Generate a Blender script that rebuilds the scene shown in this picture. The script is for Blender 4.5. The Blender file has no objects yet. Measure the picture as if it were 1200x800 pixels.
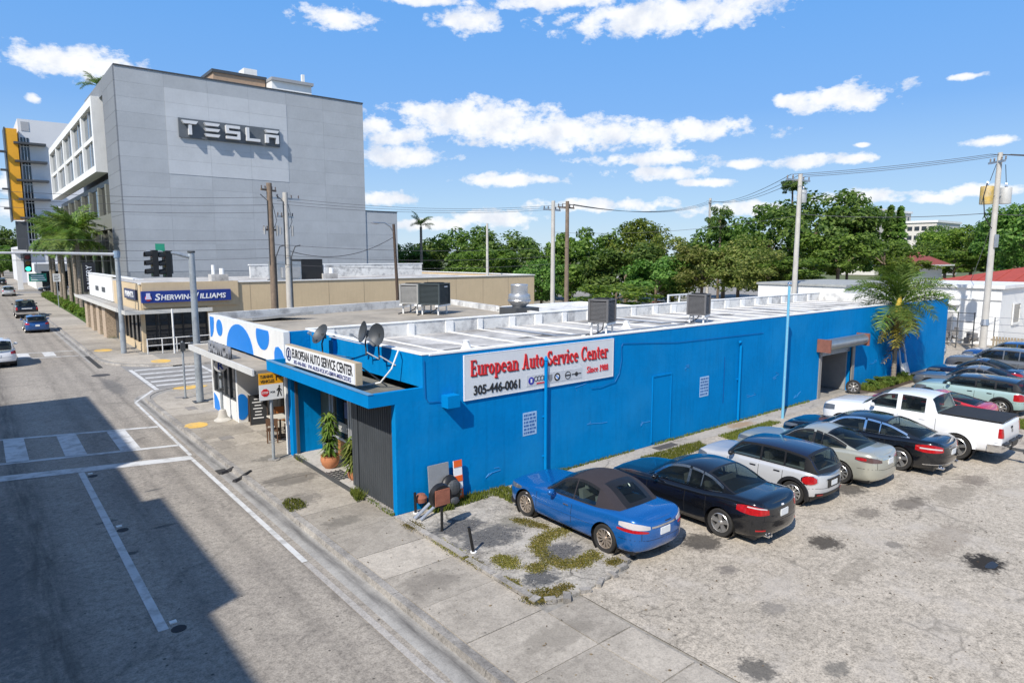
import bpy, math, random
import numpy as np
from math import sin, cos, pi, radians, sqrt, atan2
from mathutils import Vector, Matrix
random.seed(7); RNG = np.random.default_rng(7)
S = bpy.context.scene
COL = S.collection
# ------------------------------------------------------------------ camera
cam = bpy.data.cameras.new('camera'); cam.sensor_width = 36; cam.lens = 774.4/1200*36
cam.clip_end = 8000; cam.clip_start = .1
co = bpy.data.objects.new('camera', cam); COL.objects.link(co)
co.location = (-7.8735, -14.1752, 6.5)
co.rotation_euler = (radians(90-7.336), 0, radians(-39.288))
S.camera = co
# ------------------------------------------------------------------ light and sky
SUNV = Vector((-1.0, -.46, 1.08)).normalized()
EL = math.asin(SUNV.z); AZ = atan2(SUNV.x, SUNV.y)
sl = bpy.data.lights.new('sun', 'SUN'); sl.energy = 4.9; sl.angle = radians(.53); sl.color = (1, .94, .85)
so = bpy.data.objects.new('sun', sl); COL.objects.link(so)
so.rotation_euler = (-SUNV).to_track_quat('-Z', 'Y').to_euler(); so.location = (0, 0, 60)
S.view_settings.view_transform = 'Standard'; S.view_settings.look = 'None'
S.view_settings.exposure = .2; S.view_settings.gamma = 1
S.cycles.max_bounces = 6; S.cycles.diffuse_bounces = 3; S.cycles.transparent_max_bounces = 6
W = bpy.data.worlds.new('World'); S.world = W; W.use_nodes = True

class NT:
    def __init__(s, tree): s.t = tree; s.t.nodes.clear()
    def n(s, typ, ins=None, **kw):
        nd = s.t.nodes.new(typ)
        for k, v in kw.items(): setattr(nd, k, v)
        for k, v in (ins or {}).items():
            sock = nd.inputs[k]
            if hasattr(v, 'is_output'): s.t.links.new(v, sock)
            elif hasattr(v, 'outputs'): s.t.links.new(v.outputs[0], sock)
            else: sock.default_value = v
        return nd
    def math(s, op, a, b=0.0, c=None, clamp=False):
        ins = {0: a, 1: b}
        if c is not None: ins[2] = c
        return s.n('ShaderNodeMath', ins, operation=op, use_clamp=clamp).outputs[0]
    def vmath(s, op, a, b=(0, 0, 0)):
        nd = s.n('ShaderNodeVectorMath', {0: a, 1: b}, operation=op)
        return nd.outputs['Value'] if op in ('LENGTH', 'DOT_PRODUCT', 'DISTANCE') else nd.outputs[0]
    def ramp(s, fac, stops, interp='LINEAR'):
        nd = s.n('ShaderNodeValToRGB', {0: fac}); cr = nd.color_ramp; cr.interpolation = interp
        while len(cr.elements) < len(stops): cr.elements.new(.5)
        for e, (p, c) in zip(cr.elements, stops):
            e.position = p; e.color = (c, c, c, 1) if not hasattr(c, '__len__') else (*c[:3], 1)
        return nd.outputs[0]
    def mix(s, f, a, b, mode='MIX'):
        g = lambda c: (*c, 1) if isinstance(c, (tuple, list)) and len(c) == 3 else c
        return s.n('ShaderNodeMix', {0: f, 6: g(a), 7: g(b)}, data_type='RGBA', blend_type=mode).outputs[2]
    def noise(s, vec, scale, detail=4, rough=.55, dist=0):
        return s.n('ShaderNodeTexNoise', {'Vector': vec, 'Scale': scale, 'Detail': detail, 'Roughness': rough, 'Distortion': dist}).outputs[0]

nt = NT(W.node_tree)
sky = nt.n('ShaderNodeTexSky', sky_type='NISHITA', sun_disc=False, sun_elevation=EL, sun_rotation=AZ, altitude=5,
           air_density=1.0, dust_density=.25, ozone_density=2.2)
skyc = nt.n('ShaderNodeHueSaturation', {'Hue': .503, 'Saturation': 1.12, 'Value': 1.5, 'Fac': 1.0, 'Color': sky.outputs[0]}).outputs[0]
dirv = nt.n('ShaderNodeTexCoord').outputs['Generated']
nrm = nt.vmath('NORMALIZE', dirv)
xyz = nt.n('ShaderNodeSeparateXYZ', {0: nrm})
azn = nt.math('ARCTAN2', xyz.outputs[0], xyz.outputs[1]); eln = nt.math('ARCSINE', xyz.outputs[2])
ae = nt.n('ShaderNodeCombineXYZ', {0: azn, 1: eln, 2: 0.0}).outputs[0]
# cumulus banks: azimuth, elevation, half-width, half-height (degrees)
CL = [(6.6,13.2,4.5,1.08), (9.1,13.3,2.4,0.67), (25.2,18.2,3.3,0.81), (35.4,18.6,2.8,1.06), (51.7,18.5,8.7,1.39), (56.3,18.5,3.8,0.91), (43.5,19.8,6.2,0.58), (32.3,19.8,4.2,0.46), (36.4,11.1,8.2,1.58), (42.2,10.2,7.8,1.47), (48.5,9.9,6.2,1.32), (54.0,10.0,5.5,0.91), (30.0,9.8,3.2,0.80), (30.4,8.2,4.3,0.88), (32.2,11.8,3.5,0.78), (28.3,10.4,1.7,0.92), (64.9,11.6,4.7,0.95), (61.6,11.8,2.1,0.73), (72.8,12.2,1.3,0.27), (74.6,7.8,1.9,0.34), (62.8,7.2,2.5,0.57), (66.0,7.3,1.7,0.43), (58.1,7.3,2.0,0.46), (51.0,7.9,5.4,0.61), (51.4,6.8,4.1,0.54), (38.9,6.4,4.3,0.63), (37.1,3.2,5.1,0.78), (28.9,4.8,2.5,0.62), (55.5,5.9,2.6,0.34), (57.6,3.8,3.8,0.67), (66.2,4.4,3.9,0.57), (71.6,4.1,2.0,0.42), (66.5,8.2,0.6,0.18), (73.6,4.5,2.9,0.47), (46.5,4.3,5.6,0.63), (32.0,2.7,4.3,0.57), (3.4,3.2,2.0,0.69), (2.5,4.9,0.9,0.79), (4.4,10.6,0.5,0.33)
]
rr = random.Random(3)
for k in range(34):
    a = rr.uniform(95, 350); e = rr.choice([4, 7, 10, 14, 19, 25, 33, 42]) + rr.uniform(-1, 2)
    CL.append((a if a < 180 else a-360, e, rr.uniform(2, 11)*(1+e/60), rr.uniform(.6, 1.9)*(1+e/40)))
warp = nt.noise(nrm, 16, 3, .6)
fine = nt.noise(nt.vmath('MULTIPLY', nrm, (1, 1, 1.7)), 34, 7, .62)
mask = None
for (a, e, wa, we) in CL:
    d = nt.vmath('SUBTRACT', ae, (radians(a), radians(e), 0))
    l = nt.vmath('LENGTH', nt.vmath('MULTIPLY', d, (1/radians(wa), 1/radians(we), 0)))
    mask = l if mask is None else nt.math('SMOOTH_MIN', mask, l, .15)
dens = nt.math('ADD', nt.math('SUBTRACT', 1.0, mask), nt.math('ADD', nt.math('MULTIPLY', nt.math('SUBTRACT', fine, .5), 2.6), nt.math('MULTIPLY', nt.math('SUBTRACT', warp, .5), 1.0)))
alpha = nt.ramp(nt.math('MULTIPLY_ADD', dens, .8, .05), [(.0, 0.), (.14, .35), (.34, .82), (.62, 1.)])
ccol = nt.ramp(nt.noise(nt.vmath('ADD', nrm, (0, 0, .012)), 26, 4, .55), [(.3, (7.0, 7.4, 8.2)), (.5, (8.8, 8.9, 9.1)), (.65, (9.4, 9.4, 9.4))])
hor = nt.ramp(eln, [(.0, .92), (.38, .84), (.8, 0.)])
low = nt.ramp(eln, [(.0, (5.2, 6.6, 7.8)), (.07, (3.7, 5.6, 7.9)), (.2, (1.75, 3.9, 7.8)), (.45, (.85, 3.3, 8.0))])
base = nt.mix(hor, skyc, low)
colr = nt.mix(nt.math('MULTIPLY', alpha, .97), base, ccol)
bg = nt.n('ShaderNodeBackground', {'Color': colr, 'Strength': .1})
nt.n('ShaderNodeOutputWorld', {'Surface': bg})

# ------------------------------------------------------------------ mesh helper
class MB:
    def __init__(s): s.v = []; s.f = []; s.m = []; s.k = 0
    def add(s, vs, fs, k=None):
        o = len(s.v); s.v += [tuple(p) for p in vs]
        s.f += [tuple(i+o for i in f) for f in fs]; s.m += [s.k if k is None else k]*len(fs); return s
    def box(s, x0, x1, y0, y1, z0, z1, k=None):
        return s.add([(x0,y0,z0),(x1,y0,z0),(x1,y1,z0),(x0,y1,z0),(x0,y0,z1),(x1,y0,z1),(x1,y1,z1),(x0,y1,z1)],
                     [(0,3,2,1),(4,5,6,7),(0,1,5,4),(1,2,6,5),(2,3,7,6),(3,0,4,7)], k)
    def cbox(s, c, d, rz=0, k=None, tilt=None):
        R = Matrix.Rotation(rz, 3, 'Z')
        if tilt: R = R @ Matrix.Rotation(tilt[1], 3, tilt[0])
        o = len(s.v); s.box(-d[0]/2, d[0]/2, -d[1]/2, d[1]/2, -d[2]/2, d[2]/2, k)
        for i in range(o, o+8): s.v[i] = tuple(R @ Vector(s.v[i]) + Vector(c))
        return s
    def tube(s, pts, r, n=8, k=None, caps=True):
        pts = [Vector(p) for p in pts]; rs = r if hasattr(r, '__len__') else [r]*len(pts)
        o = len(s.v); ref = None; rings = []
        for i, p in enumerate(pts):
            t = (pts[min(i+1, len(pts)-1)] - pts[max(i-1, 0)])
            if t.length < 1e-9: t = Vector((0, 0, 1))
            t.normalize()
            if ref is None: ref = Vector((1, 0, 0)) if abs(t.x) < .8 else Vector((0, 1, 0))
            a = ref - t*ref.dot(t); a.normalize(); ref = a; b = t.cross(a)
            rings.append([p + (a*cos(2*pi*j/n) + b*sin(2*pi*j/n))*rs[i] for j in range(n)])
        vs = [q for R_ in rings for q in R_]; fs = []
        for i in range(len(pts)-1):
            for j in range(n):
                j2 = (j+1) % n; fs.append((i*n+j, i*n+j2, (i+1)*n+j2, (i+1)*n+j))
        if caps: fs.append(tuple(range(n-1, -1, -1))); fs.append(tuple((len(pts)-1)*n+j for j in range(n)))
        return s.add(vs, fs, k)
    def cyl(s, c, r, h, n=16, k=None, r2=None): return s.tube([c, (c[0], c[1], c[2]+h)], [r, r if r2 is None else r2], n, k)
    def poly(s, pts, k=None): return s.add(pts, [tuple(range(len(pts)))], k)
    def prism(s, pts, vec, k=None):       # pts 3d outline, extruded by vec
        n = len(pts); vec = Vector(vec); a = [Vector(p) for p in pts]; b = [p+vec for p in a]
        fs = [tuple(range(n-1, -1, -1)), tuple(range(n, 2*n))]
        for i in range(n): j = (i+1) % n; fs.append((i, j, n+j, n+i))
        return s.add(a+b, fs, k)
    def lathe(s, prof, n=20, c=(0,0,0), axis='Z', k=None):
        vs = []; fs = []
        for (r, z) in prof:
            for j in range(n):
                a = 2*pi*j/n; p = (r*cos(a), r*sin(a), z)
                if axis == 'X': p = (p[2], p[0], p[1])
                if axis == 'Y': p = (p[0], p[2], p[1])
                vs.append((p[0]+c[0], p[1]+c[1], p[2]+c[2]))
        for i in range(len(prof)-1):
            for j in range(n):
                j2 = (j+1) % n; fs.append((i*n+j, i*n+j2, (i+1)*n+j2, (i+1)*n+j))
        return s.add(vs, fs, k)
    def ball(s, c, r, nu=12, nv=8, k=None):
        rx, ry, rz = r if hasattr(r, '__len__') else (r, r, r)
        vs = []; fs = []
        for i in range(nv+1):
            th = pi*i/nv
            for j in range(nu):
                ph = 2*pi*j/nu; vs.append((c[0]+rx*sin(th)*cos(ph), c[1]+ry*sin(th)*sin(ph), c[2]+rz*cos(th)))
        for i in range(nv):
            for j in range(nu):
                j2 = (j+1) % nu; fs.append((i*nu+j, (i+1)*nu+j, (i+1)*nu+j2, i*nu+j2))
        return s.add(vs, fs, k)
    def mesh(s, name, mats, smooth=None):
        me = bpy.data.meshes.new(name); me.from_pydata(s.v, [], s.f)
        for m in (mats if isinstance(mats, (list, tuple)) else [mats]): me.materials.append(m)
        me.polygons.foreach_set('material_index', s.m)
        me.validate(); me.update()
        if smooth is not None:
            me.polygons.foreach_set('use_smooth', [True]*len(me.polygons)); me.set_sharp_from_angle(angle=radians(smooth))
        return me
    def build(s, name, mats, parent=None, loc=None, smooth=None, rz=0):
        return place(name, s.mesh(name, mats, smooth), parent, loc, rz)
def place(name, me, parent=None, loc=None, rz=0):
    o = bpy.data.objects.new(name, me); COL.objects.link(o)
    if parent is not None: o.parent = parent
    if loc is not None: o.location = loc
    if rz: o.rotation_euler = (0, 0, rz)
    return o
def fixnorm(o):
    import bmesh
    b = bmesh.new(); b.from_mesh(o.data); bmesh.ops.recalc_face_normals(b, faces=b.faces); b.to_mesh(o.data); b.free()
def tag(o, label, cat, group=None):
    o['label'] = label; o['category'] = cat
    if group: o['group'] = group
    return o
def thing(name, label, cat, loc=(0,0,0), rz=0, group=None):
    o = bpy.data.objects.new(name, None); COL.objects.link(o); o.location = loc; o.rotation_euler = (0, 0, rz)
    o.empty_display_size = .2
    return tag(o, label, cat, group)
def structure(o): o['kind'] = 'structure'; return o
def stuff(o): o['kind'] = 'stuff'; return o
def copy_tree(o, parent=None):
    c = o.copy(); COL.objects.link(c)
    if parent is not None: c.parent = parent
    for ch in list(o.children): copy_tree(ch, c)
    return c

# ------------------------------------------------------------------ materials
MATS = {}
def mat(name, col, rough=.6, metal=0., var=.12, scale=3., bump=0., bscale=40., spec=.5, coat=0., streak=0., rnd=0., dirt=None):
    """procedural paint / stone / metal: two noise octaves of tone, optional streaks, per-object variation and relief"""
    if name in MATS: return MATS[name]
    m = bpy.data.materials.new(name); m.use_nodes = True; t = NT(m.node_tree)
    ob = t.n('ShaderNodeTexCoord').outputs['Object']
    f = t.noise(ob, scale, 5, .6); g = t.noise(ob, scale*9, 3, .6)
    k = t.math('ADD', t.math('MULTIPLY', f, 1.4), t.math('MULTIPLY', g, .6))
    c = t.mix(t.ramp(k, [(.6/2, 0.), (1.4/2, 1.)]) if False else t.math('MULTIPLY_ADD', k, 1.2, -.7, clamp=True),
              tuple(x*(1-var) for x in col), tuple(min(1, x*(1+var)) for x in col))
    if streak:
        sv = t.vmath('MULTIPLY', ob, (3.0, 3.0, .25))
        c = t.mix(t.math('MULTIPLY', t.ramp(t.noise(sv, 2.2, 5, .65), [(.5, 0.), (.72, 1.)]), streak), c, tuple(x*.45 for x in col))
    if dirt:
        c = t.mix(t.math('MULTIPLY', t.ramp(t.noise(ob, dirt[1], 6, .65), [(.48, 0.), (.66, 1.)]), dirt[2]), c, dirt[0])
    if rnd:
        oi = t.n('ShaderNodeObjectInfo').outputs['Random']
        c = t.mix(1.0, c, t.ramp(oi, [(0., 1-rnd), (1., 1.)]), 'MULTIPLY')
    ins = {'Base Color': c, 'Roughness': t.math('MULTIPLY_ADD', g, .15, rough-.07, clamp=True), 'Metallic': metal, 'Specular IOR Level': spec, 'Coat Weight': coat, 'Coat Roughness': .04}
    if bump: ins['Normal'] = t.n('ShaderNodeBump', {'Strength': bump, 'Distance': .02, 'Height': t.noise(ob, bscale, 4, .6)})
    b = t.n('ShaderNodeBsdfPrincipled', ins); t.n('ShaderNodeOutputMaterial', {'Surface': b})
    MATS[name] = m; return m
def glass(name, col=(.012, .016, .02), rough=.03, spec=.8, see=0.):
    if name in MATS: return MATS[name]
    m = bpy.data.materials.new(name); m.use_nodes = True; t = NT(m.node_tree)
    ob = t.n('ShaderNodeTexCoord').outputs['Object']
    c = t.mix(t.noise(ob, 2.3, 3, .6), tuple(x*.5 for x in col), tuple(x*1.8 for x in col))
    b = t.n('ShaderNodeBsdfPrincipled', {'Base Color': c, 'Roughness': rough, 'Specular IOR Level': spec})
    if see: b = t.n('ShaderNodeMixShader', {0: see, 1: b, 2: t.n('ShaderNodeBsdfTransparent', {'Color': (.75,.85,.82,1)})})
    t.n('ShaderNodeOutputMaterial', {'Surface': b}); MATS[name] = m; return m
def glow(name, col, st):
    m = bpy.data.materials.new(name); m.use_nodes = True; t = NT(m.node_tree)
    b = t.n('ShaderNodeBsdfPrincipled', {'Base Color': (*col, 1), 'Emission Color': (*col, 1), 'Emission Strength': st, 'Roughness': .3})
    t.n('ShaderNodeOutputMaterial', {'Surface': b}); return m
def ground(name, col, dark, speck=.5, cracks=0., crack_scale=.45, stains=(), tracks=None, pale=None, rough=.9, rnd=0., mottled=.6):
    m = bpy.data.materials.new(name); m.use_nodes = True; t = NT(m.node_tree)
    ob = t.n('ShaderNodeNewGeometry').outputs['Position']
    med = t.noise(ob, 7.5, 6, .75); dots = t.n('ShaderNodeTexVoronoi', {'Vector': ob, 'Scale': 3.6, 'Randomness': 1.}); big = t.noise(ob, .22, 6, .62); mid = t.noise(ob, 1.7, 6, .65); fin = t.noise(ob, 26, 4, .7); grit = t.n('ShaderNodeTexVoronoi', {'Vector': ob, 'Scale': 38.}).outputs['Distance']
    k = t.math('ADD', t.math('MULTIPLY', big, .9), t.math('MULTIPLY', mid, .9))
    c = t.mix(t.math('MULTIPLY', t.ramp(k, [(.62, 1.), (1.0, 0.)]), mottled), col, dark)
    c = t.mix(1., c, t.ramp(fin, [(.25, 1-speck*.75), (.5, 1.), (.75, 1+speck*.35)]), 'MULTIPLY')
    c = t.mix(t.math('MULTIPLY', t.ramp(grit, [(.05, 1.), (.22, 0.)]), speck*.5), c, tuple(x*.5 for x in dark))
    c = t.mix(1., c, t.ramp(med, [(.28, 1-speck*.62), (.5, 1.), (.72, 1+speck*.38)]), 'MULTIPLY')
    dv_ = t.math('MULTIPLY', t.ramp(dots.outputs['Distance'], [(.07, 1.), (.12, 0.)]), t.ramp(t.n('ShaderNodeSeparateColor', {0: dots.outputs['Color']}).outputs[0], [(.55, 0.), (.6, 1.)]))
    c = t.mix(t.math('MULTIPLY', dv_, min(1., speck*1.3)), c, tuple(x*.35 for x in dark))
    if pale: c = t.mix(t.math('MULTIPLY', t.ramp(t.noise(ob, .8, 5, .6), [(.52, 0.), (.7, 1.)]), .6), c, pale)
    if tracks:
        xs = t.n('ShaderNodeSeparateXYZ', {0: ob}).outputs[0]
        tot = None
        for (x0, w, s_) in tracks:
            d = t.math('DIVIDE', t.math('SUBTRACT', xs, x0), w); e = t.math('POWER', 2.718, t.math('MULTIPLY', t.math('MULTIPLY', d, d), -1.))
            e = t.math('MULTIPLY', e, s_); tot = e if tot is None else t.math('ADD', tot, e)
        tv = t.vmath('MULTIPLY', ob, (5, .5, 1)); tot = t.math('MULTIPLY', tot, t.ramp(t.noise(tv, 1.2, 6, .7), [(.3, .15), (.62, 1.)]), clamp=True)
        c = t.mix(tot, c, tuple(x*.45 for x in dark))
    if cracks:
        wv = t.vmath('ADD', ob, t.vmath('MULTIPLY', t.n('ShaderNodeTexNoise', {'Vector': ob, 'Scale': 1.3, 'Detail': 5.}).outputs[1], (1.1, 1.1, 0)))
        v = t.n('ShaderNodeTexVoronoi', {'Vector': wv, 'Scale': crack_scale}, feature='DISTANCE_TO_EDGE').outputs[0]
        v2 = t.n('ShaderNodeTexVoronoi', {'Vector': wv, 'Scale': crack_scale*3.7}, feature='DISTANCE_TO_EDGE').outputs[0]
        a = t.math('MULTIPLY', t.ramp(v, [(.0, 1.), (.014, 0.)]), t.ramp(t.noise(ob, .5, 3), [(.45, 0.), (.6, 1.)]))
        b_ = t.math('MULTIPLY', t.ramp(v2, [(.0, 1.), (.03, 0.)]), t.ramp(t.noise(t.vmath('ADD', ob, (31, 7, 0)), .35, 4), [(.53, 0.), (.63, 1.)]))
        c = t.mix(t.math('MULTIPLY', t.math('MAXIMUM', a, b_), cracks), c, tuple(x*.3 for x in dark))
    for (x0, y0, ra, rb, col2, st) in stains:
        dv = t.vmath('MULTIPLY', t.vmath('SUBTRACT', ob, (x0, y0, 0)), (1/ra, 1/rb, 0))
        l = t.math('ADD', t.vmath('LENGTH', dv), t.math('MULTIPLY', t.math('SUBTRACT', t.noise(ob, 3.5/max(ra, .3), 6, .68), .5), 2.0))
        c = t.mix(t.math('MULTIPLY', t.ramp(l, [(.62, 1.), (1.02, 0.)]), st), c, col2)
    if rnd:
        oi = t.n('ShaderNodeObjectInfo').outputs['Random']
        c = t.mix(1.0, c, t.ramp(oi, [(0., 1-rnd), (1., 1.)]), 'MULTIPLY')
    bmp = t.n('ShaderNodeBump', {'Strength': .35, 'Distance': .012, 'Height': t.math('ADD', fin, t.math('MULTIPLY', grit, .6))})
    b = t.n('ShaderNodeBsdfPrincipled', {'Base Color': c, 'Roughness': rough, 'Normal': bmp, 'Specular IOR Level': .25})
    t.n('ShaderNodeOutputMaterial', {'Surface': b}); return m
def leaf(name, a, b, c, trans=.42):
    m = bpy.data.materials.new(name); m.use_nodes = True; t = NT(m.node_tree)
    isl = t.n('ShaderNodeNewGeometry').outputs['Random Per Island']; oi = t.n('ShaderNodeObjectInfo').outputs['Random']
    col = t.ramp(isl, [(0., a), (.5, b), (1., c)])
    col = t.n('ShaderNodeHueSaturation', {'Hue': t.math('MULTIPLY_ADD', oi, .03, .485), 'Value': t.math('MULTIPLY_ADD', oi, .5, .75), 'Saturation': 1., 'Fac': 1., 'Color': col}).outputs[0]
    d = t.n('ShaderNodeBsdfPrincipled', {'Base Color': col, 'Roughness': .5, 'Specular IOR Level': .3})
    tr = t.n('ShaderNodeBsdfTranslucent', {'Color': t.mix(1., col, (1.0, 1.25, .5), 'MULTIPLY')})
    t.n('ShaderNodeOutputMaterial', {'Surface': t.n('ShaderNodeMixShader', {0: trans, 1: d, 2: tr})}); return m

BLUE = mat('blue_wall_paint', (.0, .205, .52), .75, spec=.06, var=.12, scale=.8, bump=.4, bscale=9, streak=.28, dirt=((.02,.26,.56), .35, .35))
BLUE2 = mat('blue_trim_paint', (.0, .205, .52), .75, spec=.06, var=.1, scale=.8, bump=.15, streak=.1)
WHITE = mat('white_paint', (.74, .74, .72), .55, var=.06, scale=1, streak=.12, bump=.1)
DOTB = mat('bright_blue_paint', (.005, .2, .66), .5, var=.05, bump=.1)
ROOFW = mat('white_roof_coating', (.50, .485, .46), .85, var=.3, scale=.8, bump=.5, bscale=10, streak=.35, dirt=((.20, .19, .18), .5, .95))
PARW = mat('white_parapet_coating', (.66, .66, .64), .8, var=.15, scale=1.2, bump=.3, dirt=((.33, .33, .33), 1.6, .9))
SEAM = mat('fresh_white_sealant', (.8, .8, .78), .7, var=.08, scale=2)
ROOFB = mat('brown_gravel_roof', (.36, .32, .26), .95, var=.25, scale=.6, bump=.5, bscale=60, dirt=((.2, .18, .15), .5, .8))
STEEL = mat('galvanised_steel', (.5, .51, .52), .35, .85, var=.15, scale=2)
ALU = mat('brushed_aluminium', (.6, .61, .62), .4, .6, var=.1)
DGREY = mat('dark_grey_metal', (.07, .075, .08), .5, .2, var=.15)
BLACK = mat('black_plastic', (.012, .012, .013), .45, var=.2)
RUBBER = mat('tyre_rubber', (.022, .021, .02), .8, var=.25, scale=6)
CHROME = mat('chrome', (.75, .76, .78), .12, 1., var=.04)
WOODP = mat('weathered_pole_wood', (.2, .15, .11), .9, var=.3, scale=4, streak=.5, bump=.4)
CONC = mat('cast_concrete', (.48, .46, .42), .9, var=.15, scale=2, bump=.3, streak=.25)
CORR = mat('dark_corrugated_steel', (.075, .085, .095), .5, .35, var=.15, scale=1.5, streak=.25)
BEIGE = mat('beige_stucco', (.56, .44, .28), .9, var=.08, scale=.6, bump=.2, streak=.12)
TERRA = mat('terracotta', (.5, .2, .09), .75, var=.2, scale=6)
SGREY = mat('satellite_dish_grey', (.045, .052, .06), .5, var=.12)
INK = mat('black_lettering', (.02, .02, .022), .5, var=.1)
RED = mat('red_lettering', (.62, .018, .025), .5, var=.08)
SIGNW = mat('white_sign_face', (.78, .79, .8), .45, var=.04, scale=.7, streak=.05)
TLRED = mat('red_lens', (.36, .008, .010), .12, var=.45, scale=14, coat=.5)
TLWHITE = mat('clear_lens', (.5, .47, .47), .15, var=.1, coat=.5)
TLSMOKE = mat('smoked_lens', (.1, .06, .055), .15, var=.1, coat=.5)
GLASS = glass('dark_window_glass')
CARGLASS = glass('car_glass', (.007, .010, .013), .02, .5, .5)
PLATE = mat('licence_plate', (.72, .74, .74), .4, var=.05)
RIM = mat('alloy_wheel_silver', (.55, .54, .52), .3, .8, var=.08)
TAN = mat('yellow_tactile_paint', (.72, .45, .1), .8, var=.2, scale=3, dirt=((.4, .34, .24), 2, .7))
ROADW = mat('white_road_paint', (.60, .60, .585), .8, var=.12, scale=2, dirt=((.34, .33, .31), 2.6, .85))
LEAF_D = leaf('leaf_dark', (.035, .085, .016), (.105, .195, .035), (.21, .31, .07))
LEAF_M = leaf('leaf_mid', (.045, .095, .014), (.13, .22, .034), (.24, .34, .07))
LEAF_L = leaf('leaf_lime', (.06, .10, .012), (.15, .225, .028), (.26, .32, .06))
LEAF_B = leaf('leaf_olive', (.075, .10, .02), (.17, .20, .045), (.29, .28, .09))
LEAF_P = leaf('palm_leaf', (.05, .10, .016), (.12, .20, .035), (.24, .31, .07), .3)
LEAF_Y = leaf('palm_leaf_yellow', (.20, .20, .03), (.36, .28, .04), (.48, .36, .05), .25)
DRY = leaf('dry_frond', (.10, .065, .03), (.19, .135, .07), (.30, .23, .13), .1)
GRASS = leaf('grass_blades', (.06, .085, .014), (.12, .15, .022), (.19, .20, .04), .2)
MOSS = leaf('moss_blades', (.07, .075, .014), (.15, .14, .028), (.24, .19, .055), .1)
BARK = mat('bark', (.16, .12, .085), .95, var=.3, scale=5, bump=.6)
PBARK = mat('palm_bark', (.24, .2, .155), .95, var=.35, scale=7, bump=.6)
def paint(name, col, metal=.35, rough=.28): return mat(name, col, rough, metal, var=.02, scale=2, spec=.5, coat=1.)
# ================================================================== the setting
GROUND = ground('far_ground', (.13, .15, .07), (.07, .10, .04), .5)
ROAD = ground('worn_road_asphalt', (.35, .315, .268), (.235, .212, .185), .72, cracks=.35, crack_scale=.16, mottled=.7,
   tracks=[(-7.2, .45, .85), (-4.9, .3, .4), (-3.5, .25, .4), (-4.2, .2, .25), (-8.9, .35, .5), (-2.75, .12, .5)],
   stains=[(-7.9, 3., .5, 6., (.10,.10,.10), .55), (-5.6, 2.2, .25, .12, (.06,.06,.06), .8), (-4.3, 6.4, .3, .08, (.07,.07,.07), .7), (-4.6, 3.4, .3, .1, (.07,.07,.07), .7), (-5.7, 4.6, .3, .1, (.06,.06,.06), .7), (-2.6, 24.5, .5, 3.2, (.1,.1,.1), .6)])
SIDER = ground('side_street_asphalt', (.27, .262, .25), (.18, .175, .17), .4, cracks=.4, crack_scale=.2)
LOT = ground('old_lot_asphalt', (.445, .395, .325), (.28, .25, .205), .85, cracks=.5, crack_scale=.26, mottled=.75, pale=(.47, .43, .38),
   stains=[(4.65,-5.75,.62,.5,(.05,.045,.04),.85), (6.8,-7.55,.5,.4,(.055,.048,.04),.9), (10.8,-6.3,.7,.45,(.05,.045,.04),.8), (10.9,-7.8,.8,.35,(.1,.085,.07),.7),
     (8.45,-10.2,.62,.42,(.028,.025,.022),1.), (1.3,-9.1,.35,.35,(.05,.05,.048),.75), (3.2,-8.3,.35,.25,(.12,.11,.1),.5), (2.3,-9.9,.3,.2,(.08,.08,.075),.6),
     (7.9,-8.6,.25,.2,(.1,.09,.08),.6), (12.6,-8.3,1.4,.5,(.16,.14,.11),.45), (14.4,-8.3,.7,.4,(.12,.10,.085),.6), (17.2,-9.6,.8,.4,(.12,.105,.09),.6), (9.4,-7.4,.5,.35,(.11,.095,.08),.6), (5.9,-8.6,1.1,.3,(.2,.175,.14),.4), (20.5,-8.4,.9,.4,(.12,.1,.085),.55), (3.9,-6.9,.3,.2,(.1,.09,.085),.6), (16,-10,1.5,.6,(.17,.15,.12),.4), (9.2,-9.2,1.6,.5,(.2,.165,.13),.4)])
CONCG = ground('pavement_concrete', (.47, .425, .36), (.29, .26, .22), .45, mottled=.8, rnd=.3, stains=[(-1.,4.5,1.0,.6,(.13,.12,.105),.6), (-1.5,2.7,.7,.5,(.12,.11,.10),.6), (-1.2,.6,.6,.35,(.15,.14,.12),.5), (-.7,6.9,.7,.4,(.12,.115,.10),.6), (-1.5,9.5,.5,.8,(.17,.155,.135),.5), (-1.2,-3.4,.8,.5,(.19,.17,.145),.5), (-.5,-6.4,.9,.4,(.2,.18,.15),.5), (-1.4,-8.8,.7,.7,(.2,.18,.15),.5)])
BASEC = ground('pavement_base', (.30, .285, .26), (.2, .19, .17), .4)
KERBC = ground('kerb_concrete', (.41, .385, .35), (.17, .16, .15), .6, mottled=1., rnd=.2)
GUTT = ground('gutter_concrete', (.40, .385, .355), (.22, .21, .2), .35, mottled=.7, tracks=[(-2.22, .12, .9)])
WALK = ground('walkway_concrete', (.40, .365, .315), (.24, .215, .185), .4, cracks=.7, crack_scale=.5, pale=(.47,.44,.4), stains=[(14.9,-.4,.9,.3,(.30,.19,.10),.7), (26.3,-.6,2.2,.5,(.07,.05,.035),.9), (10.2,-.5,.3,.2,(.1,.1,.1),.6)])
PAD = ground('broken_pad_concrete', (.40, .37, .32), (.2, .185, .165), .85, cracks=1., crack_scale=.42, mottled=.85, pale=(.47,.445,.4),
   stains=[(.75,-1.6,.85,.55,(.075,.078,.082),.85), (.95,-2.5,1.1,.6,(.085,.088,.092),.85), (1.75,-4.1,.62,.42,(.10,.10,.105),.85), (.6,-4.75,.45,.4,(.085,.088,.09),.9), (2.0,-2.2,.4,.5,(.2,.19,.16),.7)])
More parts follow.
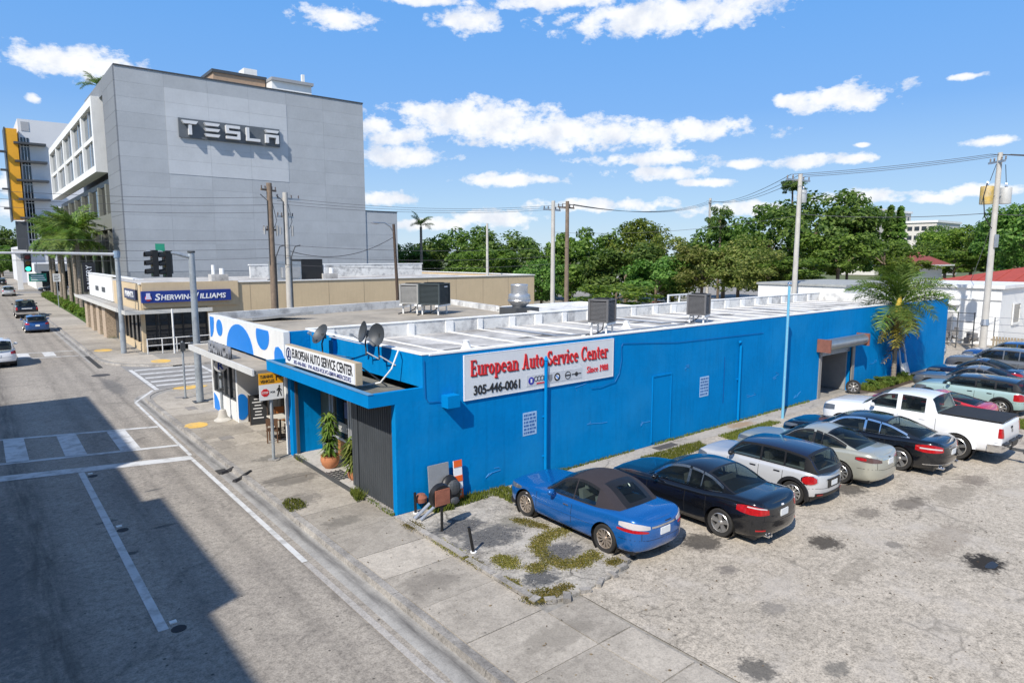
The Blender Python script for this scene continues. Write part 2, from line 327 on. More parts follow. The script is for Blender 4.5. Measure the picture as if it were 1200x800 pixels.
def sheet(name, pts, z, m, parent=None, thick=0.):
    b = MB()
    if thick: b.prism([(x, y, z-thick) for x, y in pts], (0, 0, thick))
    else: b.poly([(x, y, z) for x, y in pts])
    o = b.build(name, m, parent); fixnorm(o) if thick else None
    return o
def arc(cx, cy, r, a0, a1, n=10): return [(cx+r*cos(radians(a0+(a1-a0)*i/n)), cy+r*sin(radians(a0+(a1-a0)*i/n))) for i in range(n+1)]
structure(sheet('ground', [(-3500,-3500),(3500,-3500),(3500,3500),(-3500,3500)], -.2, GROUND))
road = structure(sheet('main_road', [(-16,-140),(-1.2,-140),(-1.2,900),(-16,900)], -.12, ROAD))
side = structure(sheet('side_street', [(-1.2,21.5),(160,21.5),(160,30.5),(6,30.5),(-1.2,37)], -.12, SIDER))
cross = structure(sheet('cross_street', [(-1.2,131),(160,131),(160,142),(-1.2,142)], -.12, SIDER))
# --- south-east block
cor = arc(.55, 19.5, 2.55, 180, 90, 12)
blk = [(-2.0,-140)] + cor + [(160,22.05),(160,-140)]
pave = structure(sheet('pavement', blk, -.025, BASEC, thick=.14))
def kerb(parent, pts, w=.17, step=1.5):
    "kerb stones following a polyline; the pavement is on the right-hand side of the path"
    P = [Vector((x, y, 0)) for x, y in pts]; seg = []
    for a, b in zip(P, P[1:]):
        L = (b-a).length; n = max(1, round(L/step)); seg += [(a+(b-a)*(i/n), a+(b-a)*((i+1)/n)) for i in range(n)]
    for a, b in seg:
        d = (b-a).normalized(); nr = Vector((d.y, -d.x, 0)); g = min(.006, (b-a).length*.02)
        a2 = a + d*g; b2 = b - d*g; h = random.uniform(-.004, .006)
        q = [a2 - nr*.03, b2 - nr*.03, b2 + nr*w, a2 + nr*w]
        m = MB(); lo = [(p.x, p.y, -.125) for p in q]; hi = [(a2.x-nr.x*.0, a2.y-nr.y*.0, h), (b2.x, b2.y, h), (q[2].x, q[2].y, h), (q[3].x, q[3].y, h)]
        m.add(lo+hi, [(3,2,1,0),(4,5,6,7),(0,1,5,4),(1,2,6,5),(2,3,7,6),(3,0,4,7)])
        m.build('kerb_stone', KERBC, parent)
kerb(pave, [(-2.03,-14),(-2.03,19.5)] + cor[1:] + [(16,22.05)])
# slabs of the pavement (each its own piece)
ys = [-14.0,-12.6,-11.2,-9.8,-8.35,-7.02,-5.6,-4.15,-2.72,-1.5,0.0,1.55,3.05,4.6,6.1,7.6,9.1,10.6,12.1,13.6,15.1,16.6,18.1]
def slab(parent, pts, m=CONCG, z=0., sink=.03):
    b = MB(); j = random.uniform(-.004, .003)
    b.prism([(x, y, z-sink) for x, y in pts], (0, 0, sink+j)); o = b.build('slab', m, parent); fixnorm(o); return o
for a, b in zip(ys, ys[1:]):
    g = .009
    xr = -.13 if a < 0 else -.02
    slab(pave, [(-1.845,a+g),(xr,a+g),(xr,b-g),(-1.845,b-g)])
    if 7 < a < 12.2: slab(pave, [(0,a+g),(1.55,a+g),(1.55,b-g),(0,b-g)])
slab(pave, [(-1.845,18.11),(-.02,18.11),(-.02,20.0),(-.85,20.9),(-1.35,20.3),(-1.75,19.5)])
for x0, x1 in [(-.0,1.9),(1.92,4.),(4.02,6.2),(6.22,8.5),(8.52,11),(11.02,14)]:
    slab(pave, [(x0,16.6),(x1,18.2),(x1,21.85),(max(x0,.5),21.85)] + ([(-.6,21.1),(0,20.0)] if x0 < .5 else []))
slab(pave, [(-.02,15.65),(3,15.65),(3,16.58),(-.02,16.58)])
# driveway apron between pavement and lot
for a, b in [(-14,-11.3),(-11.28,-8.36),(-8.34,-7.02),(-7.0,-5.72)]: slab(pave, [(-.11,a),(.72,a),(.80 if b > -6 else .72,b-.015),(-.11,b-.015)])
for x, y, n in [(-1.5, 12.95, 1), (.25, 21.2, 2)]:
    b = MB(); rng = random.Random(n)
    b.poly([(x+(.42 if n == 1 else .75)*(1+rng.uniform(-.12,.12))*cos(t), y+.5*(1+rng.uniform(-.12,.12))*sin(t), .008) for t in [i*pi/9 for i in range(18)]])
    b.build('tactile_patch', TAN, pave)
for x, y, w, d in [(-1.15,10.35,.45,.5), (-.9,16.2,.4,.7), (-.7,18.9,.5,.4)]:
    MB().box(x-w/2,x+w/2,y-d/2,y+d/2,0.,.007).build('utility_cover', mat('cast_iron_cover', (.27,.25,.23), .8, .2, var=.2), pave)
lot = structure(sheet('parking_lot', [(.8,-140),(160,-140),(160,-.02),(50,-.02),(50,14),(37.95,14),(37.95,-.02),(2.9,-.02),(2.9,-5.3),(2.2,-5.6),(.8,-5.62)], .004, LOT))
sheet('walkway', [(3.2,-.02),(3.6,-.62),(9,-.66),(20,-.8),(25.3,-1.0),(25.3,-.02)], .010, WALK, lot)
sheet('walkway', [(25.3,-.02),(25.3,-1.25),(31.3,-1.2),(31.3,-.02)], .010, ground('dark_planting_soil', (.09,.065,.045), (.04,.03,.022), .7), lot)
MB().box(9.7,10.75,-.56,-.24,.01,.022).build('drain_cover', mat('rusty_plate', (.10,.09,.08), .8, .3), lot)
# puddle in the pothole
b = MB(); b.poly([(8.42+.22*(1+.2*sin(3*t))*cos(t), -10.33+.11*(1+.2*cos(2*t))*sin(t), .009) for t in [i*pi/8 for i in range(16)]]); b.build('puddle', glass('dark_puddle', (.02,.02,.022), .3, .25), lot)
# broken concrete pad beside the corner of the blue building
padpts = [(-.1,-.03),(-.1,-1.2),(-.12,-2.6),(-.1,-3.7),(-.08,-4.7),(-.05,-5.3),(.3,-5.58),(1.0,-5.66),(1.7,-5.6),(2.35,-5.42),(2.75,-5.1),(2.95,-4.5),(3.0,-3.6),(3.1,-2.2),(3.2,-1.0),(3.3,-.03)]
pad = structure(sheet('broken_pad', padpts, .045, PAD, thick=.07))
for y0, y1 in [(-1.55,-.06),(-3.0,-1.6),(-4.0,-3.1),(-5.2,-4.1)]:
    b = MB(); b.box(-.115,.03,y0,y1,.0,.075+random.uniform(-.015,.01)); b.build('edging_stone', KERBC, pad)
for k in range(15):
    t = k/14; i = t*9; p = padpts[5:15][min(8, int(i))]; q = padpts[5:15][min(9, int(i)+1)]; f = i-int(i)
    x = p[0]+(q[0]-p[0])*f; y = p[1]+(q[1]-p[1])*f
    if y > -4.6: continue
    b = MB(); b.cbox((0,0,0), (random.uniform(.16,.3), random.uniform(.1,.16), .09), random.uniform(0,3)); b.build('broken_stone', KERBC, pad, (x, y, .03))
# --- north-east block with its kerb
ne = [(-1.95,900),(-1.95,142)] ; cor2 = arc(3.6, 34.6, 5.55, 180, 270, 14)
pave2 = structure(sheet('north_pavement', [(-1.95,131)] + cor2 + [(160,29.05),(160,131)], -.025, BASEC, thick=.14))
kerb(pave2, [(16,29.05)] + cor2[::-1] + [(-1.95,90)], step=2.5)
y = 35.
while y < 128:
    L = 1.9 if y < 70 else 4.
    slab(pave2, [(-1.75,y),(.55+(y-35)*.008,y),(.55+(y-35)*.008,y+L-.02),(-1.75,y+L-.02)]); y += L
x = 1.2
while x < 14: slab(pave2, [(x,29.3),(x+1.9,29.3),(x+1.9,32.4),(x,32.4)]); x += 1.92
slab(pave2, [(-1.72,34.98),(-1.3,32.9),(-.5,31.4),(1.18,30.2),(1.18,34.98)])
for x, y in [(-1.05,39.2),(1.0,31.4)]:
    b = MB(); b.poly([(x+.55*cos(t), y+.8*sin(t), .006) for t in [i*pi/9 for i in range(18)]]); b.build('tactile_patch', TAN, pave2)
north = structure(sheet('far_pavement', [(-1.95,142),(160,142),(160,900),(-1.95,900)], -.025, CONCG, thick=.14))
west = structure(sheet('west_pavement', [(-40,-140),(-16,-140),(-16,900),(-40,900)], 0., CONCG, thick=.14))
# --- gutter and painted markings (children of the road)
sheet('gutter', [(-2.04,-14),(-2.04,18.9),(-2.36,18.9),(-2.56,-14)], -.116, GUTT, road)
sheet('gutter', [(-2.36,18.92)] + [(-2.04,18.92)] + [(x-.02*0, y) for x, y in arc(.55,19.5,2.6,190,100,10)] + arc(.55,19.5,3.05,100,180,10), -.116, GUTT, road)
sheet('gutter', [(-1.97,36),(-1.97,60),(-2.5,60),(-2.5,34)], -.116, GUTT, road)
MB().box(-2.36,-2.1,31.5,37.5,-.115,-.11).build('gutter_drain', mat('dark_drain', (.04,.038,.035), .9), road)
MB().box(-2.44,-2.14,6.6,7.1,-.115,-.108).build('gutter_drain', MATS['dark_drain'], road)
def mark(name, pts): sheet(name, pts, -.112, ROADW, road)
mark('edge_line', [(-2.76,-.7),(-2.63,-.7),(-2.61,8.75),(-2.73,8.75)])
sheet('worn_line', [(-2.72,-14),(-2.58,-14),(-2.63,-.75),(-2.76,-.75)], -.111, ground('scrubbed_line', (.40,.375,.345), (.3,.285,.265), .5), road)
mark('edge_line', [(-2.66,9.3),(-2.55,9.3),(-2.40,19.6),(-2.51,19.6)])
mark('edge_line', [(-2.51,19.62),(-2.40,19.62),(-1.2,22.1),(-1.3,22.25)])
mark('lane_line', [(-5.78,-1.7),(-5.61,-1.7),(-5.60,9.5),(-5.76,9.5)])
mark('stop_line', [(-9.6,10.55),(-2.62,8.75),(-2.62,9.25),(-9.6,11.2)])
mark('crosswalk_line', [(-9.6,16.2),(-2.62,14.05),(-2.62,14.28),(-9.6,16.45)])
mark('crosswalk_line', [(-9.6,12.5),(-2.62,10.75),(-2.62,10.98),(-9.6,12.75)])
for x, a, b in [(-8.4,.6,0),(-7.1,.62,0),(-5.54,.6,0),(-4.0,.55,0)]:
    yt = 14.08+(-2.62-x)*.308; yb = 10.95+(-2.62-x)*.25
    mark('crosswalk_bar', [(x-.33,yb+.06),(x+.27,yb-.06),(x+.3,yt-.1),(x-.3,yt+.08)])
mark('edge_line', [(-1.15,22.2),(-.95,22.2),(-.9,29.6),(-1.1,29.6)])
mark('edge_line', [(2.4,22.3),(2.6,22.3),(2.75,28.8),(2.55,28.8)])
for y in (29.2, 27.6, 26.1, 24.7, 23.4): mark('crosswalk_bar', [(-.85,y-.2),(2.35,y-.45),(2.35,y-.05),(-.85,y+.2)])
for y in (38.4, 41.4): mark('crosswalk_line', [(-9,y+1.),(-2.6,y-.2),(-2.6,y),(-9,y+1.25)])
for x in (-8.2,-6.9,-5.5,-4.1): mark('crosswalk_bar', [(x-.3,38.9+(-2.6-x)*.19),(x+.35,38.8+(-2.6-x)*.19),(x+.35,41.2+(-2.6-x)*.19),(x-.3,41.3+(-2.6-x)*.19)])
for y in (52, 64, 76, 90, 105): mark('lane_dash', [(-6.6,y),(-6.46,y),(-6.46,y+3),(-6.6,y+3)])
MB().cyl((-2.6,28.7,-.118),.46,.008,20).build('manhole_cover', mat('iron_manhole', (.09,.085,.08), .7, .4), road)
for x, y in [(-5.5,4.07),(-5.5,-1.5),(-5.48,9.2)]:
    MB().box(x-.06,x+.06,y-.05,y+.05,-.119,-.10).build('road_stud', mat('white_stud', (.75,.75,.72), .5), road)
    MB().cyl((x+.03,y-.3,-.119),.13,.006,12).build('tar_spot', mat('tar', (.03,.03,.032), .8), road)
# tarry cracks patched in the kerb
for pts in ([(-2.4,6.6),(-2.15,6.75),(-2.0,6.65)], [(-2.3,5.6),(-2.1,5.75),(-1.95,5.7),(-1.7,5.95)]):
    MB().tube([(x,y,-.1+.115*max(0,min(1,(x+2.1)*9))) for x, y in pts], [.07,.06,.05,.04][:len(pts)], 6).build('tar_patch', MATS['tar'], pave)
# --- grass and weeds
def inpoly(x, y, P):
    c = False
    for i in range(len(P)):
        (x1,y1),(x2,y2) = P[i], P[i-1]
        if (y1 > y) != (y2 > y) and x < (x2-x1)*(y-y1)/(y2-y1)+x1: c = not c
    return c
def blades(name, P, n, h, z, m, w=.012, lean=.6, jit=.02):
    xs = [p[0] for p in P]; ys_ = [p[1] for p in P]; b = MB(); i = 0; tries = 0
    while i < n and tries < n*12:
        tries += 1; x = random.uniform(min(xs), max(xs)); y = random.uniform(min(ys_), max(ys_))
        if not inpoly(x, y, P): continue
        i += 1; x += random.gauss(0, jit); y += random.gauss(0, jit); a = random.uniform(0, 2*pi); hh = h*random.uniform(.4, 1.2); dx, dy = cos(a)*w, sin(a)*w; l = random.uniform(.1, lean)*hh; c = random.uniform(0, 2*pi)
        b.add([(x-dx,y-dy,z),(x+dx,y+dy,z),(x+cos(c)*l,y+sin(c)*l,z+hh)], [(0,1,2)])
    return stuff(b.build(name, m))
def blob(cx, cy, ra, rb, n=14, j=.25, rot=0):
    r = [1+random.uniform(-j, j) for _ in range(n)]
    return [(cx+ra*r[i]*cos(2*pi*i/n)*cos(rot)-rb*r[i]*sin(2*pi*i/n)*sin(rot), cy+ra*r[i]*cos(2*pi*i/n)*sin(rot)+rb*r[i]*sin(2*pi*i/n)*cos(rot)) for i in range(n)]
gm = ground('matted_moss', (.12,.125,.03), (.16,.12,.05), .6)
ring = [(1.15,-4.2),(1.35,-3.5),(1.8,-3.2),(2.4,-3.1),(2.9,-3.4),(2.55,-3.5),(2.0,-3.55),(1.6,-3.75),(1.45,-4.1),(1.5,-4.5),(1.9,-4.6),(2.35,-4.5),(2.3,-4.85),(1.7,-5.0),(1.2,-4.75)]
patches = [ring, blob(.5,-3.75,.25,.3), blob(.85,-4.35,.25,.2), blob(.1,-5.3,.3,.22), blob(.6,-5.35,.32,.13), blob(2.3,-5.2,.22,.13), blob(2.25,-2.55,.14,.5,rot=.3), blob(-.05,-.9,.12,.35), blob(-.06,-2.4,.07,.7), blob(-.05,-3.3,.07,.4), blob(0,-4.5,.1,.2)]
for P in patches:
    A = abs(sum(P[i-1][0]*P[i][1]-P[i][0]*P[i-1][1] for i in range(len(P))))/2
    blades('moss', P, int(5200*A)+90, .026, .046, MOSS, .02, .9, .055)
G2 = [( [(1.0,-.06),(2.4,-.06),(2.5,-.5),(1.7,-.55),(.9,-.45)], .14), ([(2.3,-.06),(3.3,-.06),(3.55,-.5),(3.1,-1.1),(2.7,-1.25),(2.75,-.6)], .1), ([(.75,.0),(1.2,-.1),(1.35,-.65),(.8,-.5)], .22),
  ([(8.5,-.72),(10.4,-.74),(11.6,-.82),(11.3,-1.35),(9.7,-1.5),(8.7,-1.5)], .09), ([(12.8,-.8),(16.2,-.85),(16.4,-1.2),(12.6,-1.5)], .09), ([(3.9,-.02),(5.8,-.02),(5.8,-.12),(3.9,-.16)], .12), ([(5.8,-.02),(9,-.02),(9,-.08),(5.8,-.1)], .08),
  ([(10,-.02),(21,-.02),(21,-.09),(10,-.09)], .10), ([(-.35,1.55),(-.05,1.6),(-.02,2.3),(-.22,2.2)], .22), ([(-.12,.1),(-.02,.1),(-.02,1.5),(-.1,1.5)], .08), ([(-2.0,1.95),(-1.5,2.05),(-1.45,2.75),(-1.75,2.9),(-2.0,2.6)], .07), ([(-.14,5.6),(-.02,5.6),(-.02,6.4),(-.2,6.4)], .13), ([(29.8,-.6),(31.8,-.6),(31.8,-.1),(29.8,-.1)], .12),
  ([(22.5,-6.3),(24.3,-6.3),(24.3,-8.3),(22.5,-8.1)], .09), ([(25.5,-.9),(30.5,-.9),(30.5,-.1),(25.5,-.1)], .25)]
for P, h in G2:
    A = abs(sum(P[i-1][0]*P[i][1]-P[i][0]*P[i-1][1] for i in range(len(P))))/2
    blades('grass', P, int(1300*A)+80, h, .015 if P[0][0] > 3.4 or P[0][0] < 0 else .045, GRASS, .016)
def debris(name, P, n, z, m, s):
    b = MB(); xs = [p[0] for p in P]; ys_ = [p[1] for p in P]; i = 0
    while i < n:
        x = random.uniform(min(xs), max(xs)); y = random.uniform(min(ys_), max(ys_))
        if not inpoly(x, y, P): continue
        i += 1; a = random.uniform(0, 6.3); r = s*random.uniform(.4, 1.3)
        b.add([(x+r*cos(a),y+r*sin(a),z),(x+r*.5*cos(a+2),y+r*.5*sin(a+2),z),(x+r*cos(a+3.3),y+r*sin(a+3.3),z+r*.2),(x+r*.5*cos(a+5),y+r*.5*sin(a+5),z+r*.15)], [(0,1,2,3)])
    return stuff(b.build(name, m))
debris('fallen_leaves', [(-1.9,-10),(1.,-9),(3,-6),(0,0),(-.2,16),(-1.9,16)], 150, .012, DRY, .03)
debris('fallen_leaves', [(.9,-12),(20,-12),(14,-7.5),(1,-6)], 220, .014, DRY, .028)
for cx, cy, ra, rb, n_ in [(1.75,-4.1,.5,.36,420),(.75,-1.6,.6,.35,380),(.6,-4.75,.35,.3,220),(1.1,-2.6,.8,.4,380)]:
    debris('gravel', blob(cx, cy, ra, rb), n_, .052, mat('dark_grit', (.12,.12,.125), .9, var=.4, scale=30), .024)
debris('gravel', [(-.1,-5.3),(3,-5),(3.2,-.3),(0,-.3)], 500, .055, KERBC, .022)
# ================================================================== buildings
def text(body, w, h, d, name, m, parent, loc, facing, bold=0., shear=0., pos='c'):
    "raised lettering fitted to w x h; facing 'S' (-Y), 'W' (-X); returns the object"
    cu = bpy.data.curves.new('t', 'FONT'); cu.body = body; cu.size = 1; cu.extrude = .01; cu.offset = bold; cu.shear = shear; cu.resolution_u = 3
    cu.align_x = 'CENTER'; cu.align_y = 'CENTER'
    o = bpy.data.objects.new('t', cu); COL.objects.link(o); bpy.context.view_layer.update()
    me = bpy.data.meshes.new_from_object(o.evaluated_get(bpy.context.evaluated_depsgraph_get())); bpy.data.objects.remove(o)
    n = len(me.vertices); co_ = np.empty(n*3); me.vertices.foreach_get('co', co_); co_ = co_.reshape(-1, 3)
    lo, hi = co_.min(0), co_.max(0); co_ = (co_-(lo+hi)/2)*np.array([w/max(hi[0]-lo[0], 1e-6), h/max(hi[1]-lo[1], 1e-6), d/max(hi[2]-lo[2], 1e-6)])
    me.vertices.foreach_set('co', co_.ravel()); me.materials.clear(); me.materials.append(m); me.name = name; me.update()
    o = place(name, me, parent, loc); o.rotation_euler = {'S': (pi/2, 0, 0), 'W': (pi/2, 0, -pi/2), 'N': (pi/2, 0, pi), 'U': (0,0,0)}[facing]; return o
# ---- hand-drawn serif capitals and lower case (stroke-built)
def glyphs():
    V, H = .17, .075
    def bar(x, y0, y1, w=V): return [(x-w/2,y0),(x+w/2,y0),(x+w/2,y1),(x-w/2,y1)]
    def hb(x0, x1, y, h=H): return [(x0,y-h/2),(x1,y-h/2),(x1,y+h/2),(x0,y+h/2)]
    def serif(x, y, w=.34): return hb(x-w/2, x+w/2, y+(H/2 if y < .01 else (-H/2)))
    def ring(cx, cy, rx, ry, a0=0, a1=360, n=18, t=V, th=H):
        o = []
        for i in range(n):
            p0 = radians(a0+(a1-a0)*i/n); p1 = radians(a0+(a1-a0)*(i+1)/n)
            q = lambda p, rx_, ry_: (cx+rx_*cos(p), cy+ry_*sin(p))
            o.append([q(p0,rx,ry), q(p1,rx,ry), q(p1,rx-t,ry-th), q(p0,rx-t,ry-th)])
        return o
    def dg(x0, y0, x1, y1, w): return [(x0-w/2,y0),(x0+w/2,y0),(x1+w/2,y1),(x1-w/2,y1)]
    xh = .66; G = {}
    G['E'] = (.72, [bar(.2,0,1), hb(.08,.66,H/2), hb(.08,.64,1-H/2), hb(.2,.5,.52), bar(.64,0,.24,.05), bar(.62,.78,1,.05), bar(.5,.4,.64,.05)])
    G['A'] = (.86, [dg(.2,0,.43,1,.08), dg(.66,0,.43,1,.19), hb(.22,.62,.32), serif(.17,0,.28), serif(.68,0,.34)])
    G['S'] = (.66, ring(.33,.74,.26,.26,20,270,12) + ring(.33,.26,.28,.26,-160,90,12) + [bar(.55,.72,.98,.05), bar(.09,.02,.28,.05)])
    G['C'] = (.8, ring(.44,.5,.38,.5,40,320,18) + [bar(.72,.66,1.,.05)])
    G['u'] = (.7, [bar(.18,.08,xh), bar(.54,0,xh), serif(.14,xh,.24), serif(.5,xh,.24), serif(.6,0,.2)] + ring(.34,.2,.25,.2,180,300,8))
    G['r'] = (.5, [bar(.18,0,xh), serif(.18,0), serif(.14,xh,.22)] + ring(.4,.42,.2,.24,40,150,7) + ring(.42,.56,.09,.09,0,360,8,.088,.088))
    G['o'] = (.64, ring(.32,xh/2,.28,xh/2))
    G['p'] = (.7, [bar(.18,-.3,xh), hb(.02,.34,-.3+H/2), serif(.14,xh,.22)] + ring(.36,xh/2,.28,xh/2,-150,150,16))
    G['e'] = (.62, ring(.32,xh/2,.28,xh/2,0,320,16) + [hb(.12,.56,.38,.06)])
    G['a'] = (.64, [bar(.46,.04,.5), hb(.42,.62,H/2)] + ring(.3,.18,.24,.19,0,360,14) + ring(.29,.46,.25,.2,0,160,9))
    G['n'] = (.74, [bar(.18,0,xh), bar(.56,0,.48), serif(.18,0,.3), serif(.56,0,.3), serif(.14,xh,.22)] + ring(.4,.42,.245,.24,0,140,9))
    G['t'] = (.44, [bar(.2,.1,.86), hb(.02,.4,xh-H/2)] + ring(.34,.16,.22,.16,180,300,7))
    G['v'] = (.66, [dg(.32,0,.12,xh,.17), dg(.34,0,.54,xh,.075), serif(.13,xh,.3), serif(.53,xh,.24)])
    G['i'] = (.36, [bar(.18,0,xh), serif(.18,0,.32), serif(.14,xh,.22)] + ring(.18,.86,.1,.1,0,360,10,.098,.098))
    G['c'] = (.58, ring(.32,xh/2,.28,xh/2,40,320,16) + ring(.5,.46,.09,.09,0,360,8,.088,.088))
    G['1'] = (.5, [bar(.26,0,1), serif(.26,0,.4), dg(.12,.82,.22,.96,.12)])
    G['9'] = (.62, ring(.31,.68,.28,.31,0,360,16) + ring(.24,.42,.35,.42,-80,40,8))
    G['8'] = (.62, ring(.31,.74,.25,.26,0,360,16) + ring(.31,.26,.29,.27,0,360,16))
    return G
GLY = glyphs()
def serif_text(body, w, h, d, name, m, parent, loc, facing):
    b = MB(); x = 0; z = 0
    for ch in body:
        if ch == ' ': x += .36; continue
        adv, polys = GLY[ch]
        for P in polys:
            ar = sum(P[i-1][0]*P[i][1]-P[i][0]*P[i-1][1] for i in range(4))
            if ar < 0: P = P[::-1]
            z += .0007; b.prism([(px+x, py, 0) for px, py in P], (0, 0, 1+z))
        x += adv
    V = np.array(b.v); lo, hi = V.min(0), V.max(0); base = 0
    V[:,0] = (V[:,0]-(lo[0]+hi[0])/2)*w/(hi[0]-lo[0]); V[:,1] = V[:,1]*h; V[:,2] *= d
    b.v = [tuple(p) for p in V]; o = b.build(name, m, parent, loc); o.rotation_euler = {'S': (pi/2, 0, 0), 'W': (pi/2, 0, -pi/2)}[facing]; return o

# ---------------------------------------------------------------- blue building
B = thing('blue_building', 'long single-storey blue building with white coated roof along the parking lot', 'building')
b = MB(); L = 37.8
b.box(0,.8,0,.2,-.1,2.88); b.box(.8,22.0,0,.2,-.1,4.0); b.box(22.0,25.1,0,.2,2.3,4.0); b.box(25.1,L,0,.2,-.1,4.0)
b.build('wall', BLUE, B)
b = MB(); b.box(L-.2,L,.2,8,-.1,4.0); b.build('wall', WHITE, B)
MB().box(.8,1.0,.2,7.29,3.2,4.02).build('wall', BLUE, B)
MB().box(.795,1.01,.02,7.29,4.0205,4.05).build('coping', SEAM, B)
MB().box(.66,.8,5.0,5.3,3.2,3.9).build('pilaster', BLUE, B)
b = MB(); b.box(1.012,L,-.015,.215,4.0,4.045); b.build('coping', SEAM, B)
b = MB(); b.box(1.01,L-.2,7.75,8.0,-.1,4.0); b.build('rear_parapet', PARW, B)
b = MB(); b.box(1.01,L-.2,7.72,8.03,4.0,4.03); b.box(L-.21,L+.01,.22,8.03,4.003,4.032); b.build('coping', SEAM, B)
b = MB(); b.box(1.0,1.06,.2,7.75,3.5,3.99); b.box(1.06,L-.2,.2,.26,3.5,3.99); b.box(L-.26,L-.2,.26,7.75,3.5,3.99); b.build('parapet_lining', PARW, B)
b = MB(); b.box(1.0,L-.2,.2,7.75,3.3,3.5); b.build('roof', ROOFW, B)
for pts in ([(10.3,3.4,3.55),(9.0,3.8,3.55),(9.0,7.5,3.55)], [(17.3,4.0,3.55),(15.9,4.3,3.55),(15.9,7.5,3.55)], [(11.0,3.2,3.55),(17.2,3.5,3.55)], [(20,2.2,3.54),(27,2.4,3.54),(27,6.5,3.54)]):
    MB().tube(pts, .035, 6).build('conduit', STEEL, B)
# sealed seams running across the roof and turned up the rear parapet
sm = MB().box(-.065,.065,.3,7.7,3.5,3.525).mesh('roof_seam', SEAM); su = MB().box(-.17,.17,7.70,7.748,3.46,3.95).mesh('parapet_seam', SEAM)
x = 1.9
while x < 36.8:
    dx = random.uniform(-.15, .15); o = place('roof_seam', sm, B, (x+dx,0,0)); o.scale = (random.uniform(.6,1.5),1,1); o.rotation_euler.z = random.uniform(-.008,.008)
    o = place('parapet_seam', su, B, (x+dx,0,0)); o.scale.x = random.uniform(.7,1.4); x += 1.62
for (cx, cy, ra, rb) in [(4.2,2.9,1.6,.7),(11.6,2.4,1.9,.5),(9.,4.4,1.2,.3),(21.,5.2,2.6,.35),(29.,3.6,1.5,.4),(7.0,2.0,1.2,.45),(14.5,5.4,1.8,.3),(16.0,2.6,1.4,.4),(25.,2.6,2.2,.35),(33.,4.6,2.2,.4)]:
    b = MB(); b.poly([(x,y,3.504) for x, y in blob(cx,cy,ra,rb,18,.3)]); b.build('roof_patch', mat('bare_grey_membrane', (.17,.165,.16), .9, var=.3, scale=2, bump=.3), B)
# canopy
b = MB(); b.box(-.6,.79,.14,6.95,2.92,3.04,0); b.build('canopy_deck', mat('dirty_canopy_felt', (.16,.15,.12), .95, var=.4, scale=2.5, bump=.4), B)
b = MB(); b.box(-.72,-.6,0,7.0,2.88,3.2); b.box(-.6,.8,.0,.14,2.88,3.199); b.box(-.6,-.1,6.95,7.06,2.88,3.2); b.build('fascia', BLUE2, B)
MB().box(-.735,-.59,-.012,7.01,3.2,3.218).build('fascia_cap', mat('fascia_edge', (.10,.25,.42), .6), B)
# corrugated shutter panel
b = MB(); n = 17
for i in range(n):
    y0 = .2+i*(2.02/n); w = 2.02/n
    b.prism([(.10,y0,.06),(.06,y0+w*.2,.06),(.06,y0+w*.5,.06),(.10,y0+w*.7,.06),(.10,y0+w,.06),(.16,y0+w,.06),(.16,y0,.06)], (0,0,2.8))
o = b.build('corrugated_panel', CORR, B); fixnorm(o)
b = MB(); b.box(.05,.17,2.23,2.33,.03,2.87); b.box(.06,.16,2.36,2.46,.03,2.87); b.box(.07,.16,2.5,2.62,.03,2.87); b.build('panel_post', CORR, B)
MB().box(-.1,.2,.2,2.3,-.08,.05).build('sill', KERBC, B)
# recessed entrance
b = MB(); b.box(-.12,.85,2.3,6.55,-.1,.10); b.build('entrance_floor', ground('entrance_tiles', (.46,.44,.41), (.32,.31,.29), .3), B)
MB().box(-.16,-.12,2.3,6.5,-.06,.115).build('floor_edge', DGREY, B)
gb = MB()
for i in range(5): gb.box(-.08,.35,3.25+i*.17,3.32+i*.17,.104,.125)
for i in range(4): gb.box(-.1+i*.14,-.07+i*.14,3.2,4.1,.103,.118)
gb.build('floor_grate', DGREY, B)
MB().box(.02,.86,6.56,6.72,-.1,2.9).build('entrance_wall', BLUE, B)
MB().box(-.1,.02,6.62,6.9,-.1,2.9).build('entrance_pier', BLUE2, B)
MB().box(-.16,-.1,6.94,7.08,-.05,2.86).build('white_post', WHITE, B)
MB().box(-.02,.06,6.46,6.55,-.05,2.86).build('downpipe', DGREY, B)
b = MB(); b.box(.87,1.02,.22,6.72,-.1,2.9); b.build('back_wall', mat('grey_green_panel', (.14,.18,.155), .6, var=.15, streak=.2), B)
b = MB(); b.box(.855,.868,2.4,5.5,.12,2.6); b.build('shop_window', GLASS, B)
b = MB()
for y in (2.45,3.4,4.2,4.35,5.5): b.box(.79,.85,y-.045,y+.05,.12,2.7)
for z in (.78,2.15,2.62): b.box(.80,.845,2.4,5.5,z-.04,z+.04)
b.build('window_frame', ALU, B)
MB().box(.78,.86,5.62,5.74,.12,2.7).build('window_post', ALU, B)
for (y0,y1,z0,z1,c) in [(4.5,5.3,.2,.75,(.35,.16,.05)),(4.6,5.2,1.0,1.3,(.5,.5,.48)),(3.5,4.0,.15,1.2,(.12,.13,.15)),(2.6,3.2,.2,.9,(.4,.38,.33)),(4.45,4.75,1.5,2.0,(.08,.12,.3))]: MB().box(.848,.856,y0,y1,z0,z1).build('window_display', mat('display%d' % int(y0*100+z0*10), c, .6, var=.3, scale=4), B)
